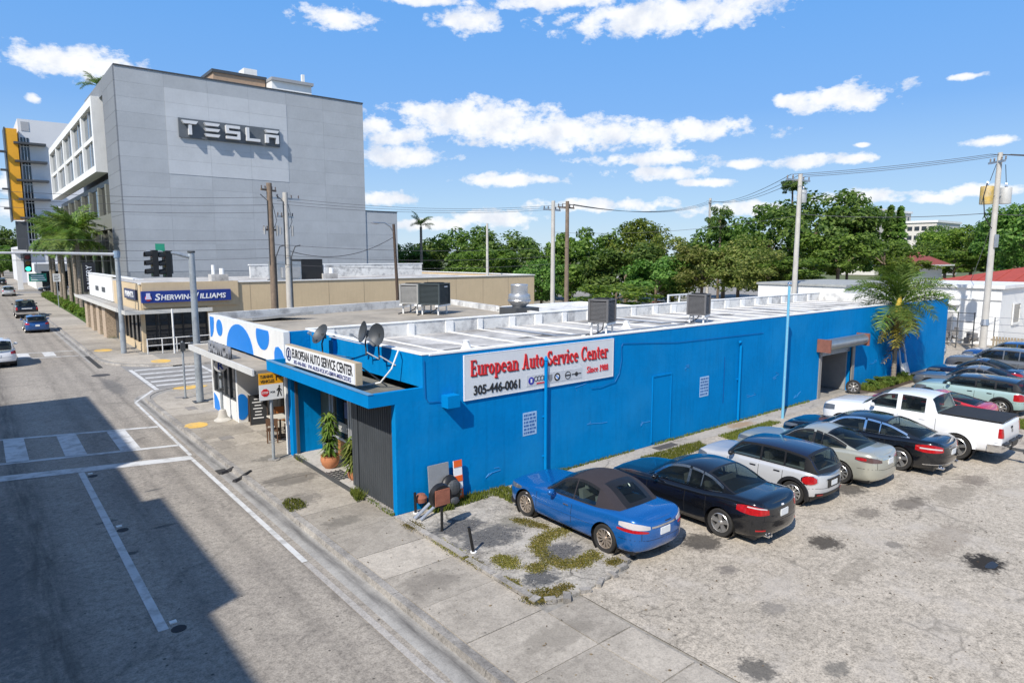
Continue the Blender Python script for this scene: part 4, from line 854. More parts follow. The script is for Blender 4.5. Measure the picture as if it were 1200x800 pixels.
def car(name, label, cat, loc, sp, group=None, rz=0.):
    L, Wd, H = sp['L'], sp['W'], sp['H']; hb = Wd/2; body = sp['paint']; yr = -L/2; yf = L/2
    root = thing(name, label, cat, loc, rz, group)
    ra, rn = sp.get('rear', (.55, 3.2)); fa, fn = sp.get('front', (.8, 2.6))
    # --- plan outline (one side, rear centre -> front centre)
    O = []
    for p in np.linspace(0, pi/2, 17)[:-1]: O.append((hb*sin(p)**(2/rn), yr+ra*(1-cos(p)**(2/rn))))
    for y in np.arange(yr+ra, yf-fa, .045): O.append((hb, y))
    for p in np.linspace(pi/2, 0, 18): O.append((hb*abs(sin(p))**(2/fn), yf-fa*(1-abs(cos(p))**(2/fn))))
    O = np.array(O); O[:,0] *= 1-.045*np.clip((O[:,1]/(L/2)), -1, 1)**2*np.where(O[:,1] > 0, 1.3, 1.)
    arcl = np.concatenate([[0], np.cumsum(np.hypot(*np.diff(O, axis=0).T))])
    tang = np.gradient(O, axis=0); tang /= np.linalg.norm(tang, axis=1)[:,None]+1e-9; nor = np.stack([tang[:,1], -tang[:,0]], 1)
    shoulder = sp['shoulder']; zs = lambda y: pchip(y, shoulder)
    zb = sp.get('zb', .2); zbot = lambda y: zb+.05*np.clip((np.abs(y)-L*.36)/(L*.14), 0, 1)
    def surf(i_s, t, off=0.):      # arc-length, height fraction -> point on the right-hand (+x) side
        x = np.interp(i_s, arcl, O[:,0]); y = np.interp(i_s, arcl, O[:,1]); nx = np.interp(i_s, arcl, nor[:,0]); ny = np.interp(i_s, arcl, nor[:,1])
        ins = profile(t, sp.get('tuck', 1.)) - off
        return np.stack([np.maximum(x-nx*ins, 0.), y-ny*ins, zbot(y)+t*(zs(y)-zbot(y))], -1)
    wys = [sp['wr'], sp['wf']]; R = sp['R']; Ra = R+.055
    N = len(O); M = len(TR)
    G = surf(arcl[:,None]*np.ones(M), np.ones((N,1))*TR)        # N,M,3
    keep = np.ones((N-1, M-1), bool); moved = G.copy()
    cx = (G[:-1,:-1]+G[1:,1:])/2
    mid = np.abs(cx[...,1]) < L/2
    for wy in wys:
        d = np.hypot(cx[...,1]-wy, cx[...,2]-R); side_ = cx[...,0] > hb*.7; kill = (d < Ra)&side_; keep &= ~kill
        tch = np.zeros((N, M), bool)
        for a in (0,1):
            for c in (0,1): tch[a:N-1+a, c:M-1+c] |= kill
        dy, dz = G[...,1]-wy, G[...,2]-R; dd = np.hypot(dy, dz)+1e-9
        mv = tch & (G[...,2] > zb+.001)
        moved[...,1] = np.where(mv, wy+dy/dd*Ra, moved[...,1]); moved[...,2] = np.where(mv, np.maximum(R+dz/dd*Ra, zb*.9), moved[...,2])
    b = MB(); zsp = sp.get('cladding_t', -1)
    for sgn in (1, -1):
        vs = moved.reshape(-1,3)*np.array([sgn,1,1]); fs = []; ks = []
        for i in range(N-1):
            for j in range(M-1):
                if keep[i,j]:
                    q = (i*M+j, (i+1)*M+j, (i+1)*M+j+1, i*M+j+1); fs.append(q if sgn < 0 else q[::-1]); ks.append(1 if TR[j+1] <= zsp else 0)
        o = len(b.v); b.v += [tuple(p) for p in vs]; b.f += [tuple(k+o for k in f) for f in fs]; b.m += ks
    # deck across the top (bonnet, boot)
    cs = np.linspace(0, 1, 11); crown = sp.get('crown', .045); top = G[:,-1,:]; vs = []; fs = []
    for i in range(N):
        for c in np.linspace(-1, 1, 15):
            e = 1-abs(c)**2.2; hoodz = crown*e*min(1., top[i,0]/(hb*.8)) + (sp.get('rib',.012)*max(0, 1-abs(abs(c)-.62)/.14) if top[i,1] > sp['gh'][3] and top[i,1] < yf-.25 else 0)
            vs.append((top[i,0]*c, top[i,1], top[i,2]+hoodz))
    for i in range(N-1):
        for j in range(14): fs.append((i*15+j, i*15+j+1, (i+1)*15+j+1, (i+1)*15+j))
    for f_ in fs:
        i_, j_ = divmod(f_[0], 15); b.add([], [f_], 1) if False else None
    o_ = len(b.v); b.v += [tuple(p) for p in vs]
    for f_ in fs:
        i_, j_ = divmod(f_[0], 15); yy = top[min(i_, N-1),1]; b.f.append(tuple(q_+o_ for q_ in f_)); b.m.append(2 if (2 <= j_ <= 11 and sp['gh'][0]+.12 < yy < sp['gh'][3]-.1) else 0)
    bo = b.build('body', [body, sp.get('cladding', BLACK), CABIN], root, smooth=38)
    import bmesh
    bm = bmesh.new(); bm.from_mesh(bo.data); bmesh.ops.remove_doubles(bm, verts=bm.verts, dist=.0008); bmesh.ops.dissolve_degenerate(bm, dist=.0005, edges=bm.edges)
    bmesh.ops.recalc_face_normals(bm, faces=bm.faces); bm.to_mesh(bo.data); bm.free(); bo.data.set_sharp_from_angle(angle=radians(38))
    MB().box(-hb*.86,hb*.86,yr+.25,yf-.3,zb-.02,zb+.12).build('underbody', BLACK, root)
    # --- wheel wells, wheels
    ty, rm = wheel_meshes(R, sp.get('tw', .22), sp.get('spokes', 10), sp.get('spoke_w', .10), sp.get('rim', RIM), sp.get('rimtag', 'a'))
    for wy in wys:
        for sg in (1, -1):
            w = MB(); xo = hb-.02; pr = [(Ra+.004, xo-.012), (Ra+.004, xo-.36), (.01, xo-.36)]
            w.lathe([(r_, x_*sg) for r_, x_ in pr], 26, (0, wy, R), 'X'); w.build('wheel_well', BLACK, root)
            wh = place('wheel', ty, root, (sg*(hb-.03-sp.get('tw', .22)/2), wy, R)); wh.scale = (sg,1,1)
            place('rim', rm, wh)
    # --- cabin
    yrb, yrt, yft, yfb = sp['gh']; nc = sp.get('cab_in', .125); tb = sp.get('tumble', .36); roofm = sp.get('roofm', body)
    zr_pts = [(yrb, float(zs(yrb))+.01)] + ([(yrb+(yrt-yrb)*.55, float(zs(yrb))+.01+(H-.05-float(zs(yrb)))*.63)] if yrt-yrb > .5 else []) + [(yrt, H-sp.get('rdrop',.05)), ((yrt*.45+yft*.55), H), (yft, H-.055), (yft+(yfb-yft)*.5, H-.055-(H-.055-float(zs(yfb)))*.47), (yfb, float(zs(yfb))+.012)]
    zr = lambda y: pchip(y, zr_pts)
    wins = sp['wins']; bp = {yrb, yrt, yft, yfb} | {v for w in wins for v in w}
    st = sorted(set(np.round(np.concatenate([np.arange(yrb, yfb, .07), list(bp)]), 4)))
    st2 = [st[0]]
    for v in st[1:]:
        if v-st2[-1] < .02 and v not in bp: continue
        st2.append(v)
    st = np.array(st2)
    NS = len(st); rings = []
    ga = np.zeros(NS); SR = 9; TC = 7
    for y in st:
        z0 = float(zs(y))-.03; z1 = max(float(zr(y)), z0+.034); h = z1-z0; wb = hb-nc
        if y > yft: wb -= .05*((y-yft)/(yfb-yft))**2
        if y < yrt: wb -= sp.get('rear_in', .07)*((yrt-y)/(yrt-yrb))**2
        dr = min(.075, .4*h); hs = h-dr; lo = min(.075/h, .45); hi = max(1-.06/max(hs, .01), lo+.02); hi = min(hi, .97)
        rows_ = [0, lo*.8, lo] + [lo+(hi-lo)*q for q in (.33,.66)] + [hi, min(hi+.03, .985), .99, 1.]
        ring_ = []
        for t in rows_: ring_.append([wb-tb*hs*(t**1.25), y, z0+hs*t])
        wt = ring_[-1][0]
        for c in [.035,.09,.16,.3,.55,.8,1.]:
            e = (1-(1-c)**2.6); ring_.append([wt*(1-c), y, z0+hs+dr*e])
        for p in ring_:
            q = 1-(p[0]/wb)**2
            if y > yft: p[1] += sp.get('bow', .16)*q*min(1, (y-yft)/.25)
            if y < yrt: p[1] -= sp.get('rbow', .10)*q*min(1, (yrt-y)/.2)
        rings.append(ring_)
    A = np.array(rings); K = A.shape[1]
    parts = {}
    for sgn in (1, -1):
        V = A*np.array([sgn,1,1])
        for i in range(NS-1):
            ym = (st[i]+st[i+1])/2
            for j in range(K-1):
                q = [V[i,j], V[i+1,j], V[i+1,j+1], V[i,j+1]]
                key = 'roof'
                inw = next((n for n, w in enumerate(wins) if w[0] < ym < w[1]), None)
                if j < 8:
                    hh = A[i,8,2]-A[i,0,2]
                    if inw is not None and 2 <= j < 5 and hh > .12: key = ('glass', inw, sgn)
                    elif inw is not None and hh > .12 and j in (1, 5, 6): key = 'trim'
                    elif j in (1, 2, 3, 4) and (sp.get('black_pillars') and wins[0][0] < ym < yft+.1): key = 'trim'
                    else: key = 'pillar'
                else:
                    cmin = sp.get('rear_edge', 1)
                    if yft+.02 < ym < yfb-.03 and j >= 10: key = ('glass', 'front', 0)
                    elif yrb+sp.get('rear_low', .04) < ym < yrt-sp.get('rear_top', .04) and j >= 9+cmin: key = ('glass', 'rear', 0)
                    elif yft-.02 < ym < yfb or (yrb < ym < yrt and j >= 8+cmin): key = 'trimb' if j >= 9 else 'pillar'
                mb = parts.setdefault(key, MB())
                mb.add(q if sgn > 0 else q[::-1], [(0,1,2,3)])
    def weld(o, ang=40):
        bm = bmesh.new(); bm.from_mesh(o.data); bmesh.ops.remove_doubles(bm, verts=bm.verts, dist=.0008); bmesh.ops.dissolve_degenerate(bm, dist=.0005, edges=bm.edges); bmesh.ops.recalc_face_normals(bm, faces=bm.faces); bm.to_mesh(o.data); bm.free()
        o.data.set_sharp_from_angle(angle=radians(ang))
    for key, mb in parts.items():
        if key == 'roof': o = mb.build('roof', roofm, root, smooth=40)
        elif key == 'pillar': o = mb.build('cabin_frame', sp.get('pillarm', roofm if sp.get('soft') else body), root, smooth=40)
        elif key == 'trimb': o = mb.build('window_seal', BLACK, root, smooth=40)
        elif key == 'trim': o = mb.build('window_trim', sp.get('trim', BLACK), root, smooth=40)
        else: o = mb.build({'front':'windscreen','rear':'rear_window'}.get(key[1], 'side_window'), CARGLASS, root, smooth=40)
        weld(o)
    # --- seats seen through the glass
    zs0 = float(zs((yrt+yft)/2)); sm_ = sp.get('seatm', SEATM); ym = yrt+(yft-yrt)*.62
    def seat(x, y, w, hh, hr=True):
        b = MB(); b.cbox((x, y, zs0-.12+hh/2), (w, .13, hh+.1), 0, None, ('X', -.16)); b.build('seat', sm_, root)
        if hr: b = MB(); b.cbox((x, y-.06, zs0-.12+hh+.14), (w*.55, .1, .15), 0, None, ('X', -.1)); b.build('headrest', sm_, root)
    hh = min(.30, H-zs0-.22)
    for sx in (-1, 1): seat(sx*hb*.42, ym, hb*.52, hh)
    if sp.get('rear_seat', True): seat(0, max(yrt+.05, yrb+.5), hb*1.25, hh-.06, False)
    # --- things laid on the skin
    sl_ = lambda f: float(np.interp(f*hb, O[:16,0], arcl[:16]))          # arc length at a given fraction of the half width (rear)
    fl_ = lambda f: float(arcl[-1]-np.interp(f*hb, O[::-1][:16,0], (arcl[-1]-arcl[::-1])[:16]))
    def sy(y): m_ = slice(14, N-16); return float(np.interp(y, O[m_,1], arcl[m_]))
    def patch(nm, m, s0, s1, t0, t1, off=.006, sides=(1,-1), ns=8, nt_=5, slant=0., round_=0.):
        for sg in sides:
            s_ = np.linspace(s0, s1, ns+1)[:,None]*np.ones(nt_+1); t_ = np.linspace(t0, t1, nt_+1)[None,:]*np.ones((ns+1,1))
            s_ = s_ + slant*(t_-t0)/(max(t1-t0, 1e-6))
            if round_:
                u = np.linspace(-1, 1, ns+1)[:,None]; t_ = (t0+t1)/2+(t_-(t0+t1)/2)*(1-round_*np.abs(u)**2.5)
            P = surf(s_, t_, off); P2 = surf(s_, t_, -.004)
            mb = MB(); n1, n2 = P.shape[:2]; f = lambda i, j: i*n2+j; fs = [(f(i,j),f(i+1,j),f(i+1,j+1),f(i,j+1)) for i in range(n1-1) for j in range(n2-1)]
            vs = [tuple(p) for p in (P*np.array([sg,1,1])).reshape(-1,3)]; n0 = len(vs); vs += [tuple(p) for p in (P2*np.array([sg,1,1])).reshape(-1,3)]
            edge = [f(i,0) for i in range(n1)]+[f(n1-1,j) for j in range(1,n2)]+[f(i,n2-1) for i in range(n1-2,-1,-1)]+[f(0,j) for j in range(n2-2,0,-1)]
            fs += [(edge[k], edge[(k+1)%len(edge)], edge[(k+1)%len(edge)]+n0, edge[k]+n0) for k in range(len(edge))]
            mb.add(vs, fs); o = mb.build(nm, m, root, smooth=40); fixnorm(o)
    sp['skin'](patch, sl_, fl_, sy, surf, zs) if sp.get('skin') else None
    # taillights
    for (f0, ext, t0, t1, m, rd) in sp.get('tail', []): patch('tail_light', m, sl_(f0), sl_(.985)+ext, t0, t1, .008 if m is not TLRED or f0 < .9 else .014, ns=10, round_=rd)
    for (f0, ext, t0, t1, m, rd) in sp.get('head', []): patch('headlight', m, fl_(f0), fl_(.97)-ext, t0, t1, .006, ns=8, round_=rd)
    if sp.get('arch'):
        for wy in wys:
            for sg in (1, -1):
                w = MB(); a_ = .075; n = 22
                for q in range(n):
                    t0, t1 = -.25+(pi+.5)*q/n, -.25+(pi+.5)*(q+1)/n
                    P = [(r_*cos(t_), R+r_*sin(t_)) for t_ in (t0, t1) for r_ in (Ra-.01, Ra+a_)]
                    if min(p_[1] for p_ in P) < zb: continue
                    x1 = sg*(hb+.006); x0 = sg*(hb-.06); vs = [(x1,wy+P[0][0],P[0][1]),(x1-sg*.012,wy+P[1][0],P[1][1]),(x1-sg*.012,wy+P[3][0],P[3][1]),(x1,wy+P[2][0],P[2][1])]; vs += [(x0,v_[1],v_[2]) for v_ in vs]
                    w.add(vs, [(0,1,2,3),(1,5,6,2),(0,3,7,4),(0,4,5,1),(2,6,7,3)])
                o = w.build('wheel_arch_trim', sp['arch'], root, smooth=40); fixnorm(o)
    seam = mat('panel_gap', (.004,.004,.005), .8)
    for y in sp.get('seams', []): patch('door_seam', seam, sy(y)-.006, sy(y)+.006, .06, .97, .0015, ns=1, nt_=8)
    if sp.get('seams'):
        patch('door_seam', seam, sy(min(sp['seams'])), sy(max(sp['seams'])), .05, .063, .0015, ns=6, nt_=1)
    for y in sp.get('handles', []): patch('door_handle', sp.get('handlem', body), sy(y)-.085, sy(y)+.085, .80, .835, .022, ns=3, nt_=1)
    if sp.get('strip'): patch('rubbing_strip', sp.get('stripm', body), sy(sp['strip'][0]), sy(sp['strip'][1]), .50, .53, .012, ns=6, nt_=1)
    patch('sill', sp.get('sillm', BLACK), sy(wys[0]+Ra+.03), sy(wys[1]-Ra-.03), .0, .06, .004, ns=6, nt_=1)
    # bumper line, boot line
    bt = sp.get('bumper_t', .46)
    patch('bumper_gap', seam, 0.02, sl_(.98)+.15, bt, bt+.014, .0015, ns=12, nt_=1)
    if sp.get('boot', True):
        for f in (.74,): patch('boot_gap', seam, sl_(f), sl_(f)+.012, bt, .99, .0015, ns=1, nt_=6)
    pz, ph = sp.get('plate', (.62, .16))
    P0 = surf(np.array(0.), np.array(pz)); b = MB(); b.cbox((0, float(P0[1])-.012, float(P0[2])), (.31, .02, ph)); b.build('licence_plate', PLATE, root)
    if sp.get('plate_recess'): b = MB(); b.cbox((0, float(P0[1])-.002, float(P0[2])+.01), (.62, .02, ph+.1)); b.build('plate_recess', sp['plate_recess'], root)
    for x in sp.get('pipes', []):
        b = MB(); b.tube([(x, yr+.3, zb+.06), (x, yr+.035, zb+.06)], .035, 10); b.build('exhaust_pipe', CHROME, root, smooth=50)
    # mirrors
    for sg in (1, -1):
        b = MB(); b.ball((sg*(hb+.07), yft+(yfb-yft)*.42, float(zs(yfb))+.09), (.11, .075, .075), 10, 7); b.tube([(sg*(hb-.1), yft+(yfb-yft)*.45, float(zs(yfb))+.03), (sg*(hb+.02), yft+(yfb-yft)*.43, float(zs(yfb))+.06)], .025, 6); b.build('wing_mirror', sp.get('mirrorm', body), root, smooth=50)
    # wipers and seats glimpsed through the windows are too dark to read; wipers lie on the scuttle
    b = MB(); b.tube([(-.5, yfb-.02, float(zs(yfb))+.05), (.05, yfb-.10, float(zs(yfb))+.11)], .012, 5); b.tube([(.15, yfb-.02, float(zs(yfb))+.05), (.6, yfb-.14, float(zs(yfb))+.1)], .012, 5); b.build('wiper', BLACK, root)
    return root
# paints
P_BLUE = paint('paint_bright_blue', (.004, .105, .36), .25, .25); P_BLACK = paint('paint_black', (.006, .007, .010), .2, .16); P_SILV = paint('paint_silver', (.56, .57, .58), .3, .3)
P_CHAMP = paint('paint_champagne', (.46, .46, .39), .45, .3); P_WHITE = paint('paint_white', (.74, .75, .76), .0, .3); P_RED = paint('paint_red', (.55, .008, .02), .15, .25); P_MINT = paint('paint_mint', (.34, .47, .45), .2, .3)
P_NAVY = paint('paint_navy', (.012, .022, .06), .3, .2); P_GREY = paint('paint_grey', (.17, .18, .19), .5, .3); P_BLUE3 = paint('paint_mid_blue', (.02, .09, .28), .35, .25); P_SKY = paint('paint_pale_blue', (.30, .40, .50), .45, .3); P_DKROOF = paint('paint_dark_blue_roof', (.012, .018, .045), .3, .15)
P_TEAL = paint('paint_teal', (.03, .18, .28), .3, .3)
HEADL = mat('headlamp_lens', (.16,.17,.18), .08, .3, var=.2, coat=1.)
SOFT = mat('black_soft_top', (.028, .024, .03), .95, var=.12, scale=5, bump=.15, bscale=300)
def sedan(L, W, H, wb, ro, paint_, **k):
    yr = -L/2; wr = yr+ro; wf = wr+wb; belt = k.pop('belt', .92); trunk = k.pop('trunk', .98); hood = k.pop('hood', .86); nose = k.pop('nose', .68)
    yfb = k.pop('yfb', wf-.62); yft = yfb-k.pop('screen', .78); yrb = k.pop('yrb', yr+.62); yrt = yrb+k.pop('backlight', .95)
    d = dict(black_pillars=True, L=L, W=W, H=H, wr=wr, wf=wf, R=k.pop('R', .325), paint=paint_, gh=(yrb, yrt, yft, yfb),
      shoulder=[(yr, trunk-.10), (yr+.10, trunk-.03), (yr+.35, trunk), (yrb+.1, trunk), (yrt, belt+.02), (yft, belt-.01), (yfb, hood+.015), (L/2-.75, hood-.045), (L/2-.25, (hood+nose)/2), (L/2, nose-.06)])
    mid = (yrt+yft)/2 - .05
    d['wins'] = k.pop('wins', [(yrb+.34, yrt+.08), (yrt+.11, mid), (mid+.07, yfb-.25)])
    d['seams'] = [yrt-.12, mid+.03, yfb-.12]; d['handles'] = [yrt+.12, mid+.2]
    d.update(k); return d
CHR = CHROME
SEATM = mat('seat_leather', (.16,.15,.14), .7, var=.2); CABIN = mat('dark_cabin', (.02,.02,.022), .8)
spec_saab = sedan(4.63, 1.77, 1.45, 2.67, 1.0, P_BLUE, trunk=.97, belt=.90, hood=.86, backlight=.72, yrb=-1.62, roofm=SOFT, soft=True, black_pillars=False, seatm=mat('pale_leather', (.42,.42,.38), .6), rear_edge=4, rear_low=.16, rear_top=.17, spokes=12, spoke_w=.075, bumper_t=.40,
    rim=mat('warm_alloy', (.5,.43,.36), .3, .7), rimtag='w', tumble=.40, crown=.05, strip=(-1.0,.85), tail=[(.50,.17,.725,.90,TLWHITE,.45), (.56,.21,.63,.715,TLRED,.5)], head=[(.55,.22,.74,.92,HEADL,.5)], rear_in=.12, plate=(.64,.15), handlem=CHROME)
spec_saab['wins'] = [(-.95,-.28), (-.25,.86)]; spec_saab['seams'] = [-.30, .92]; spec_saab['handles'] = [-.12]; spec_saab['pillarm'] = SOFT
def saab_skin(patch, sl, fl, sy, surf, zs):
    patch('chrome_bar', CHROME, 0.001, sl(.46), .79, .85, .012, ns=6, nt_=1)
    patch('badge', INK, sl(.06), sl(.3), .9, .93, .008, sides=(1,), ns=3, nt_=1)
    patch('repeater', TLWHITE, sy(1.28)-.03, sy(1.28)+.03, .66, .70, .008, ns=2, nt_=1)
spec_saab['skin'] = saab_skin
spec_bmw = sedan(4.84, 1.85, 1.48, 2.89, 1.1, P_BLACK, yrb=-1.62, backlight=.82, trunk=1.04, belt=.94, hood=.90, trim=CHROME, spokes=5, spoke_w=.21, R=.335, tail=[(.60,.26,.66,.90,TLRED,.45)], head=[(.55,.22,.74,.92,HEADL,.5)], pipes=[-.55,-.45], plate=(.70,.15), bumper_t=.47, rimtag='five')
spec_bmw['skin'] = lambda patch, sl, fl, sy, surf, zs: (patch('tail_light_strip', TLWHITE, sl(.66), sl(.97), .845, .875, .012, ns=6, nt_=1), patch('badge', SIGNW, .001, sl(.05), .91, .95, .01, ns=2, nt_=2), patch('fog_reflector', TLRED, sl(.7), sl(.9), .2, .24, .008, ns=3, nt_=1))
spec_champ = sedan(4.64, 1.77, 1.45, 2.67, 1.04, P_CHAMP, trunk=1.02, belt=.93, hood=.87, spokes=10, spoke_w=.10, tail=[(.55,.22,.70,.88,TLSMOKE,.5), (.95,.19,.74,.84,TLRED,.4)], plate=(.76,.15), head=[(.55,.22,.74,.92,HEADL,.5)])
spec_champ['skin'] = lambda patch, sl, fl, sy, surf, zs: (patch('boot_strip', CHROME, .001, sl(.5), .86, .90, .01, ns=5, nt_=1), patch('badge', DGREY, .001, sl(.05), .91, .95, .012, ns=2, nt_=2))
spec_merc = sedan(5.21, 1.88, 1.47, 3.16, 1.17, P_BLACK, trunk=1.03, belt=.95, hood=.92, trim=CHROME, spokes=5, spoke_w=.20, R=.36, tail=[(.62,.22,.62,.90,TLRED,.4)], backlight=1.1, screen=.85, pipes=[-.62,-.54,.54,.62], plate=(.66,.15), rimtag='five2', rear=(.65,2.9), head=[(.55,.22,.74,.92,HEADL,.5)])
spec_merc['skin'] = lambda patch, sl, fl, sy, surf, zs: (patch('tail_light_strip', TLWHITE, sl(.66), sl(.985)+.1, .74, .79, .012, ns=6, nt_=1), patch('chrome_bar', CHROME, .001, sl(.35), .83, .86, .012, ns=5, nt_=1), patch('bumper_trim', CHROME, .001, sl(.97), .16, .19, .008, ns=8, nt_=1))
def hatch(L, W, H, wb, ro, paint_, **k):
    yr = -L/2; wr = yr+ro; wf = wr+wb; belt = k.pop('belt', .98); hood = k.pop('hood', .93); nose = k.pop('nose', .74)
    yfb = wf-k.pop('fb', .48); yft = yfb-k.pop('screen', .55); yrb = yr+.10; yrt = yrb+k.pop('backlight', .42)
    d = dict(L=L, W=W, H=H, wr=wr, wf=wf, R=k.pop('R', .32), paint=paint_, gh=(yrb, yrt, yft, yfb), rdrop=.07, rbow=.14, tumble=k.pop('tumble', .22), rear_in=.10, rear=k.pop('rear', (.42, 3.2)),
      shoulder=[(yr, belt-.07), (yr+.14, belt), (yft, belt), (yfb, hood+.02), (L/2-.7, hood-.03), (L/2-.2, (hood+nose)/2), (L/2, nose-.08)], boot=False)
    mid = (yrt+yft)/2
    d['wins'] = k.pop('wins', [(yrb+.36, mid-.38), (mid-.33, mid+.30), (mid+.36, yfb-.2)]); d['seams'] = [mid-.36, mid+.33, yfb-.1]; d['handles'] = [mid-.2, mid+.5]
    d.update(k); return d
spec_mini = hatch(3.88, 1.73, 1.47, 2.53, .70, P_SILV, belt=.95, hood=.91, rear=(.5,2.7), backlight=.34, tumble=.19, screen=.48, nose=.80, front=(.55,3.0), roofm=P_DKROOF, pillarm=BLACK, black_pillars=True, spokes=10, spoke_w=.11, R=.315, tail=[(.76,.04,.57,.86,TLRED,.6)], plate=(.60,.13), plate_recess=BLACK, arch=BLACK, handlem=BLACK, mirrorm=BLACK, head=[(.55,.16,.66,.93,HEADL,.5)], cladding_t=.13, bumper_t=.42)
def mini_skin(patch, sl, fl, sy, surf, zs):
    patch('diffuser', BLACK, .001, sl(.80), .10, .24, .012, ns=6, nt_=2); patch('chrome_bar', CHROME, .001, sl(.38), .76, .79, .016, ns=5, nt_=1); patch('fog_light', TLRED, sl(.55), sl(.75), .14, .2, .016, ns=3, nt_=1)
    patch('light_ring', CHROME, sl(.73), sl(.985)+.07, .545, .885, .007, ns=10, nt_=4, round_=.6)
spec_mini['skin'] = mini_skin
spec_mint = hatch(4.3, 1.8, 1.50, 2.67, .8, P_MINT, roofm=P_BLACK, pillarm=BLACK, black_pillars=True, spokes=8, spoke_w=.13, R=.33, belt=1.02, hood=.98, tail=[(.70,.06,.55,.92,TLRED,.2)], plate=(.55,.13), handlem=BLACK, cladding=BLACK, cladding_t=.19, head=[(.55,.16,.66,.93,HEADL,.5)], backlight=.28, arch=BLACK)
spec_suv = hatch(4.75, 1.9, 1.68, 2.8, .98, P_SILV, belt=1.10, hood=1.06, nose=.85, R=.37, fb=.5, screen=.7, backlight=.5, tail=[(.68,.14,.66,.9,TLRED,.3)], plate=(.62,.15), zb=.26, cladding=BLACK, cladding_t=.14, head=[(.55,.2,.72,.93,HEADL,.4)], spokes=6, spoke_w=.16)
spec_red = sedan(4.45, 1.8, 1.30, 2.6, .95, P_RED, trunk=.98, belt=.88, hood=.84, backlight=1.2, screen=.85, R=.34, spokes=5, spoke_w=.18, tail=[(.6,.2,.66,.9,TLRED,.4)], yrb=-1.85)
spec_grey = sedan(4.7, 1.8, 1.44, 2.75, 1.02, P_GREY, trunk=1.0, tail=[(.6,.2,.66,.9,TLRED,.4)], head=[(.5,.25,.74,.93,HEADL,.4)])
spec_navy = sedan(4.3, 1.76, 1.43, 2.6, .85, P_NAVY, trunk=1.0, tail=[(.6,.2,.66,.9,TLRED,.4)], head=[(.5,.25,.74,.93,HEADL,.4)])
spec_bluecar = hatch(4.4, 1.82, 1.5, 2.65, .85, P_BLUE3, belt=1.0, tail=[(.62,.14,.66,.88,TLRED,.4)], plate=(.6,.15), R=.33, mirrorm=P_BLUE3, bumper_t=.4)
def pickup(L, W, H, wb, ro, paint_, **k):
    yr = -L/2; wr = yr+ro; wf = wr+wb; bed = k.pop('bed', 1.36); hood = k.pop('hood', 1.26); bl = k.pop('bedlen', 1.78)
    yrb = yr+bl+.05; yrt = yrb+.22; yfb = wf-.55; yft = yfb-.78
    d = dict(L=L, W=W, H=H, wr=wr, wf=wf, R=k.pop('R', .42), tw=.28, paint=paint_, gh=(yrb, yrt, yft, yfb), zb=.42, rdrop=.05, rbow=.03, bow=.14, tumble=.20, rear_in=.02, rear=(.12, 6), front=(.55, 3.0), cab_in=.11, rear_low=.03, crown=.05,
       shoulder=[(yr, bed-.02), (yr+.06, bed), (yrb-.06, bed), (yrb+.3, bed-.05), (yft, bed-.06), (yfb, hood+.03), (L/2-.7, hood-.02), (L/2-.15, hood-.1), (L/2, hood-.26)], boot=False, bumper_t=.34, rib=.02)
    mid = yrt+(yfb-yrt)*.44; d['wins'] = [(yrt+.16, mid-.07), (mid+.08, yfb-.34)]; d['seams'] = [yrb+.02, mid, yfb-.16]; d['handles'] = [yrt+.2, mid+.2]; d.update(k); return d
spec_ram = pickup(5.75, 2.02, 1.92, 3.57, 1.22, P_WHITE, tail=[(.80,.06,.52,.86,TLRED,.05)], plate=(.16,.14), spokes=5, spoke_w=.17, sillm=P_WHITE, arch=P_WHITE, rimtag='ram', head=[(.6,.25,.62,.88,HEADL,.2)])
def ram_skin(patch, sl, fl, sy, surf, zs):
    patch('chrome_bumper', CHROME, .001, sl(.985)+.3, .02, .30, .10, ns=12, nt_=3); patch('bumper_step', BLACK, .001, sl(.30), .10, .34, .115, ns=4, nt_=2); patch('bumper_step', BLACK, sl(.45), sl(.9), .27, .33, .112, ns=4, nt_=1)
    patch('tailgate_handle', BLACK, .001, sl(.09), .76, .83, .012, ns=2, nt_=1); patch('badge', mat('badge_grey', (.3,.3,.3), .4, .5), .001, sl(.07), .62, .74, .014, ns=3, nt_=3, round_=.4)
    patch('tailgate_gap', mat('panel_gap', (.004,.004,.005), .8), sl(.795), sl(.795)+.014, .33, .97, .0015, ns=1, nt_=4)
spec_ram['skin'] = ram_skin
spec_pick2 = pickup(5.9, 2.03, 1.92, 3.65, 1.25, P_BLACK, tail=[(.80,.06,.52,.86,TLRED,.05)], plate=(.16,.14), sillm=BLACK); spec_pick2['skin'] = lambda patch, sl, fl, sy, surf, zs: (patch('chrome_bumper', CHROME, .001, sl(.985)+.3, .02, .28, .10, ns=12, nt_=3), patch('tailgate_lettering', SIGNW, .001, sl(.45), .66, .74, .006, ns=4, nt_=1))
PG = 'vehicles parked nose to the blue wall'
def parked(name, label, cat, x, ywr, sp, dz=0., rz=0.): return car(name, label, cat, (x, ywr-sp['wr'], .004+dz), sp, PG, rz)
parked('convertible_car', 'bright blue convertible with black fabric roof, nearest the street', 'car', 3.32, -4.72, spec_saab, .012)
parked('sedan_car', 'shiny black saloon with chrome window trim and red tail lights beside the blue convertible', 'car', 6.10, -5.82, spec_bmw)
parked('hatchback_car', 'small silver hatchback with dark blue roof and black wheel arch trim', 'car', 9.30, -5.86, spec_mini)
parked('sedan_car', 'pale champagne saloon with smoked tail lights beside the silver hatchback', 'car', 11.94, -5.90, spec_champ)
parked('sedan_car', 'long black saloon with red and white tail lights beside the white pickup', 'car', 14.58, -6.50, spec_merc)
rm_ = parked('pickup_truck', 'white crew-cab pickup truck with black bed cover and tow hitch', 'pickup truck', 17.25, -7.22, spec_ram)
